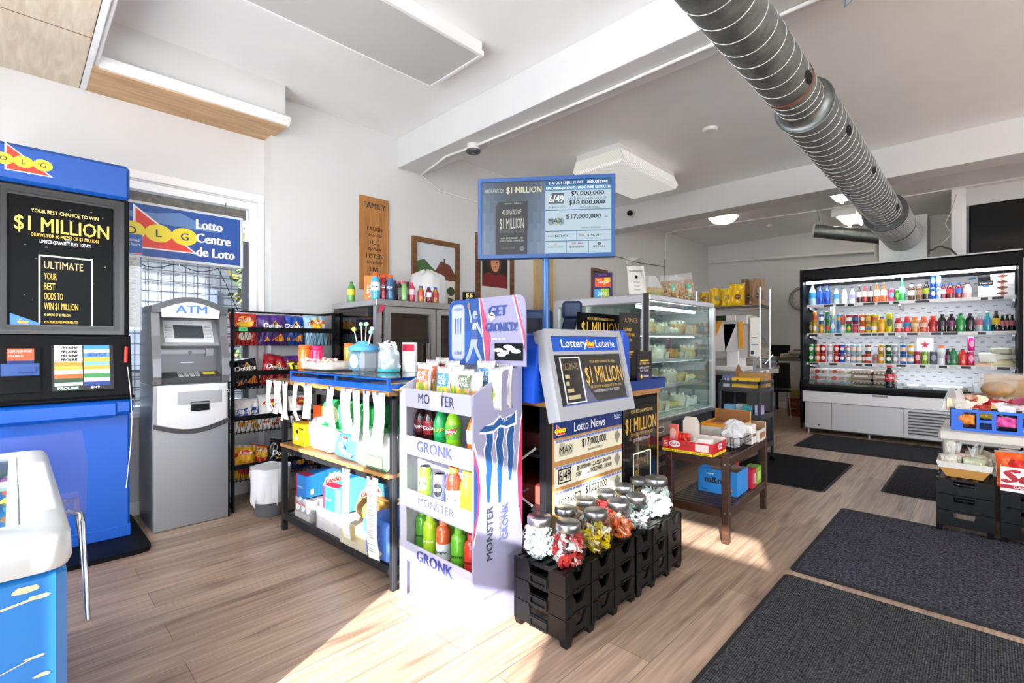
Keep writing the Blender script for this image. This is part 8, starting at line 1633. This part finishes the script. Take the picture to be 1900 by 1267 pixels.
for yy, r_ in ((2.88, .127), (3.75, .157), (4.75, .157), (6.2, .157)):
    b = MB(); W = lambda u, v, off=0, r_=r_: Vector(((r_ + off) * math.cos(R(-18) + v / r_), yy - .9 + u, (r_ + off) * math.sin(R(-18) + v / r_))); b.patch(ell(0, 0, .07, .028, 14), W, C('#030303', .9), .0006, 3); b.build('slot', t)
t = thing('duct_box', 'galvanised sheet metal box where the big duct ends above the cooler', 'duct box', (-1.02, 8.2, 2.25)); b = MB(); b.box(0, 0, 0, .50, .45, .62, GALV, .004); b.build('box', t); b = MB(); b.prism(rect(0, 0, .5, .62), 0, .002, C('#b9bbb9', .4, metal=.6), FW(-.001)); b.build('flange', t)
t = thing('side_duct', 'smaller capped round duct beside the duct box', 'duct', (-1.80, 8.30, 2.87)); b = MB(); b.cyl((0, 0, 0), (.80, .10, -.2), .095, GALV, 28); b.build('pipe', t); b = MB(); b.cyl((-.012, -.0015, .003), (.01, .0, -.0), .098, C('#c9c5ba', .5), 28); b.build('end_cap', t); b = MB(); b.tube([(.08, .01, .06), (.02, .01, .33)], .003, STEEL, 5); b.build('hanger', t)
# lamps
t = thing('ceiling_panel', 'large flat grey ceiling light panel, switched off, above the shelf unit', 'light panel', (-2.97, .35, 3.12)); b = MB(); b.frame(plane((0, 0, 0), (1, 0, 0), (0, 1, 0)), 0, 0, .59, 1.83, .022, -.012, .02, TRIMW); b.box(.01, .01, .0, .58, 1.82, .08, TRIMW); b.build('frame', t); b = MB(); b.box(.022, .022, -.006, .568, 1.808, -.003, C('#c4c4c2', .45)); b.build('diffuser', t)
def ribbed():
    m = bpy.data.materials.new('prismatic_lens'); m.use_nodes = True; nt = m.node_tree; bb = nt.nodes['Principled BSDF']; bb.inputs['Base Color'].default_value = srgb('#d8d8d4'); bb.inputs['Roughness'].default_value = .3; bb.inputs['Emission Color'].default_value = (1, .98, .94, 1); bb.inputs['Emission Strength'].default_value = .22
    tc = nt.nodes.new('ShaderNodeTexCoord'); ck = nt.nodes.new('ShaderNodeTexChecker'); ck.inputs['Scale'].default_value = 70; nt.links.new(tc.outputs['Object'], ck.inputs[0]); bp = nt.nodes.new('ShaderNodeBump'); bp.inputs['Strength'].default_value = .5; bp.inputs['Distance'].default_value = .01; nt.links.new(ck.outputs['Fac'], bp.inputs['Height']); nt.links.new(bp.outputs[0], bb.inputs['Normal'])
    mx = nt.nodes.new('ShaderNodeMixRGB'); mx.inputs[1].default_value = srgb('#e4e4e0'); mx.inputs[2].default_value = srgb('#b4b4b0'); nt.links.new(ck.outputs['Fac'], mx.inputs[0]); nt.links.new(mx.outputs[0], bb.inputs['Base Color'])
    return m
t = thing('wraparound_lamp', 'wraparound ceiling lamp with a ribbed lens behind the jackpot screen', 'lamp', (-3.17, 4.20, 3.0)); b = MB(); b.prism([(.07, .2), (.0, .045), (.0, .03), (.62, .03), (.62, .045), (.55, .2)], 0, -.015, C('#f0efec', .4), FW(0)); b.prism([(.07, .2), (.0, .045), (.0, .03), (.62, .03), (.62, .045), (.55, .2)], -1.2, -1.185, C('#f0efec', .4), FW(0)); b.box(.05, .0, .14, .57, 1.2, .2, C('#f0efec', .4)); b.build('housing', t)
b = MB(); b.prism([(.0, .035), (.03, .0), (.59, .0), (.62, .035), (.56, .18), (.06, .18)], -1.19, 0, ribbed(), FW(0)); b.build('lens', t)
t = thing('bowl_lamp', 'glowing white half bowl lamp under the ceiling past the rear beam', 'lamp', (-2.92, 7.75, 3.19)); b = MB(); b.lathe([(0, -.13), (.08, -.12), (.16, -.085), (.22, -.02), (.225, 0)], mat('bowl_glow', '#fff2d8', .4, emit=1.5), 28); b.build('bowl', t); b = MB(); b.lathe([(.226, -.02), (.235, -.01), (.232, .008)], C('#d8d4c8', .4), 28); b.build('rim', t)
TUBE = mat('tube_glow', '#fff8ea', .3, emit=9)
for i, (x, y, l) in enumerate(((-1.44, 6.85, 1.0), (-1.62, 8.47, 1.0))):
    t = thing('tube_lamp', ('bare fluorescent tube lamp on the ceiling, closer of two by the duct', 'bare fluorescent tube lamp further back, above the small capped duct')[i], 'lamp', (x, y, 3.07)); b = MB(); b.box(0, 0, .05, .30, l, .13, C('#e4e2dc', .4)); b.prism([(.0, .05), (.06, .09), (.24, .09), (.30, .05)], 0, -l, C('#f0eee8', .3), FW(0)); b.box(0, -.01, .0, .30, .0, .07, C('#f0eee8', .4)); b.build('reflector', t)
    for q in (.07, .22): b = MB(); b.cyl((q, .03, .03), (q, l - .03, .03), .016, TUBE, 12); b.build('tube', t)
# small ceiling fittings
t = thing('smoke_detector', 'round white detector on the ceiling between the beams', 'detector', (-1.83, 4.53, 3.2)); b = MB(); b.lathe([(.055, -.025), (.065, -.018), (.07, 0)], C('#e9e7e2', .4), 24); b.build('body', t)
t = thing('alarm_sensor', 'white ceiling sensor with dark face at the beam conduit', 'sensor', (-3.15, 2.76, 2.91)); b = MB(); b.lathe([(.055, -.05), (.055, 0)], C('#dcdad4', .4), 16); b.build('box', t); b = MB(); b.lathe([(.045, -.075), (.062, -.066), (.062, -.05)], C('#4a4a4c', .5), 20); b.box(-.012, -.012, -.078, .012, .012, -.074, C('#8a8a8a')); b.build('face', t)
t = thing('security_camera', 'small black security camera on the rear beam beside the jackpot screen', 'camera', (-3.62, 6.19, 3.06)); b = MB(); b.lathe([(.05, 0), (.05, .02)], C('#b9b7b2', .4), 16, (0, 0, 0), True, (0, -1, 0)); b.build('mount', t); b = MB(); b.box(-.03, -.09, -.035, .03, -.02, .03, BLK, .012); b.cyl((0, -.09, -.005), (0, -.1, -.005), .02, C('#0a0a0c', .1), 12); b.build('camera', t); b = MB(); b.tube([(0, -.008, -.03), (.005, -.008, -.18), (.04, -.02, -.2), (.06, -.03, -.17)], .004, C('#c9c7c2'), 5); b.build('cable', t)
t = thing('junction_box', 'open white junction box with wires beside the big duct', 'junction box', (-.45, 2.72, 2.91)); b = MB(); b.box(-.06, -.06, -.05, .06, .06, 0, C('#e6e4df', .4), .004); b.box(-.045, -.045, -.052, .045, .045, -.049, C('#2b2724')); b.build('box', t); b = MB(); b.tube([(.0, 0, -.05), (.02, .01, -.10), (-.02, .02, -.12), (-.01, .0, -.06)], .004, C('#4a8ab0'), 5); b.tube([(.02, .02, -.05), (.04, .0, -.09), (.0, -.02, -.11)], .004, C('#e2e0da'), 5); b.build('wires', t)
PIPEW = C('#e6e5e2', .4)
def conduit(label, pts, r=.011, clips=True):
    t = thing('conduit', label, 'conduit', (0, 0, 0)); b = MB(); b.tube(pts, r, PIPEW, 8); b.build('tube', t)
    if clips:
        for (p, q) in zip(pts, pts[1:]):
            p, q = Vector(p), Vector(q)
            if (q - p).length > .8: 
                m_ = (p + q) / 2; d = (q - p).normalized(); b = MB(); b.cyl(m_ - d * .012, m_ + d * .012, r * 1.5, PIPEW, 8); b.build('clip', t)
conduit('thin white conduit along the underside of the front beam', [(5, 2.76, 2.897), (2, 2.76, 2.897), (-.4, 2.76, 2.897), (-1.8, 2.78, 2.897), (-3.1, 2.77, 2.897), (-3.5, 2.74, 2.897), (-3.75, 2.80, 2.897), (-4.05, 2.86, 2.897), (-4.085, 2.90, 2.895), (-4.085, 3.1, 2.80), (-4.088, 3.9, 2.79)])
conduit('thin white conduit on the rear ceiling dropping down the wall', [(2.5, 8.42, 3.185), (.3, 8.42, 3.185), (-1.9, 8.38, 3.185), (-3.8, 8.15, 3.185), (-4.05, 8.12, 3.16), (-4.086, 8.14, 3.05), (-4.086, 8.14, 2.70)])
conduit('grey white pipe across the back wall', [(-4.05, 9.96, 2.86), (-2.6, 9.96, 2.80), (-1.22, 9.96, 2.73)], .03, False)
t = thing('waste_pipe', 'upright white pipe with a capped elbow behind the cooler', 'pipe', (-1.10, 8.7, 0)); b = MB(); b.cyl((0, 0, 0), (0, 0, 2.60), .04, C('#dcd8d0', .4), 16); b.lathe([(.045, 2.56), (.05, 2.6), (.045, 2.66), (0, 2.68)], C('#dcd8d0', .4), 16); b.build('pipe', t)
b = MB(); b.tube([(-4.086, 6.0, 2.62), (-4.086, 6.5, 2.55), (-4.086, 7.2, 2.53), (-4.086, 8.10, 2.57)], .006, C('#5a554e'), 5); b.tube([(-4.086, 8.12, 2.7), (-4.086, 8.12, 1.9)], .006, C('#4a453e'), 5); b.tube([(-4.086, 6.3, 2.86), (-4.086, 6.05, 2.80), (-4.086, 6.08, 2.60)], .006, C('#4a453e'), 5); tag(b.build('wall_cable'), 'dark cable looping along the rear side wall', 'cable')
b = MB(); b.tube([(-.25, 8.40, 3.1), (-.30, 8.42, 2.9), (-.36, 8.40, 2.75), (-.30, 8.42, 2.6), (-.55, 8.30, 2.3)], .005, C('#c9c5bd'), 5); b.tube([(-.6, 8.3, 2.35), (-.4, 8.3, 2.45), (-.3, 8.35, 2.4), (-.2, 8.35, 2.25)], .012, C('#3a3836'), 6); tag(b.build('loose_cable'), 'loose pale and black cables hanging beside the duct box', 'cable')
t = thing('wall_television', 'large dark television high on the wall above the cooler', 'television', (-.135, 8.57, 2.25), 0); b = MB(); b.box(0, 0, 0, 1.25, .045, .72, BLK, .006); b.build('frame', t); b = MB(); b.box(.02, -.003, .02, 1.23, .0, .70, C('#1a1d1f', .12)); b.build('panel', t)
for i, (x, y) in enumerate(((-2.0, 7.6), (-2.6, 8.9))):
    t = thing('sprinkler_head', ('bare bracket fitting on the rear ceiling by the tube lamp', 'small white fitting on the rear ceiling near the wall corner')[i], 'fitting', (x, y, 3.2)); b = MB(); b.lathe([(.02, -.04), (.03, -.03), (.045, 0)], C('#dcd8d0', .4), 14); b.obox((-.07, -.01, -.03), (.14, 0, .0), (0, .02, 0), (0, 0, .008), C('#d0ccc4')); b.build('fitting', t)
# ================================================================ pieces that belong to a part hang from that part
SUBP = {'print': ('carton', 'tray', 'pouch', 'wrap', 'frame', 'body'), 'seal': ('pouch',), 'label': ('body', 'jar', 'shell', 'film'), 'logo': ('header',), 'poster': ('poster_frame',), 'red_pen': ('pen_holder',), 'screen': ('screen_bezel',), 'keypad': ('card_recess',), 'lock': ('lower_cabinet',), 'header_sign': ('hood',), 'door_glass': ('door',), 'poster_print': ('poster',), 'printing': ('paper',), 'clip': ('paper', 'tube'), 'lettering': ('board', 'crate'), 'header_card_print': (), 'pastries': ('platter',), 'lamp_strip': ('shelf', 'canopy'), 'price_rail': ('shelf',), 'sign_header': ('sign_frame',), 'sign_poster': ('sign_frame',), 'jackpot_list': ('frame',), 'advert': ('frame',), 'pastry': (), 'menu': ('acrylic',), 'list_sheet': ('sleeve',), 'rusty_joint': ('duct_section',), 'spiral_seam': ('duct_section',), 'wire': (), 'ribbon': ('bowl',)}
def stem_(n): return n.split('.')[0]
for top in [o for o in list(SC.objects) if o.parent is None and o.type == 'EMPTY']:
    ch = list(top.children); by = {}
    for c in ch: by.setdefault(stem_(c.name), []).append(c)
    cnt = {}
    for c in ch:
        k = stem_(c.name)
        for p in SUBP.get(k, ()):
            if p in by:
                i = cnt.get(k, 0); cnt[k] = i + 1; par = by[p][min(i, len(by[p]) - 1)]
                if par is not c and par.parent is top and len(top.children) > 2 and tuple(par.location) == (0, 0, 0): c.parent = par
                break
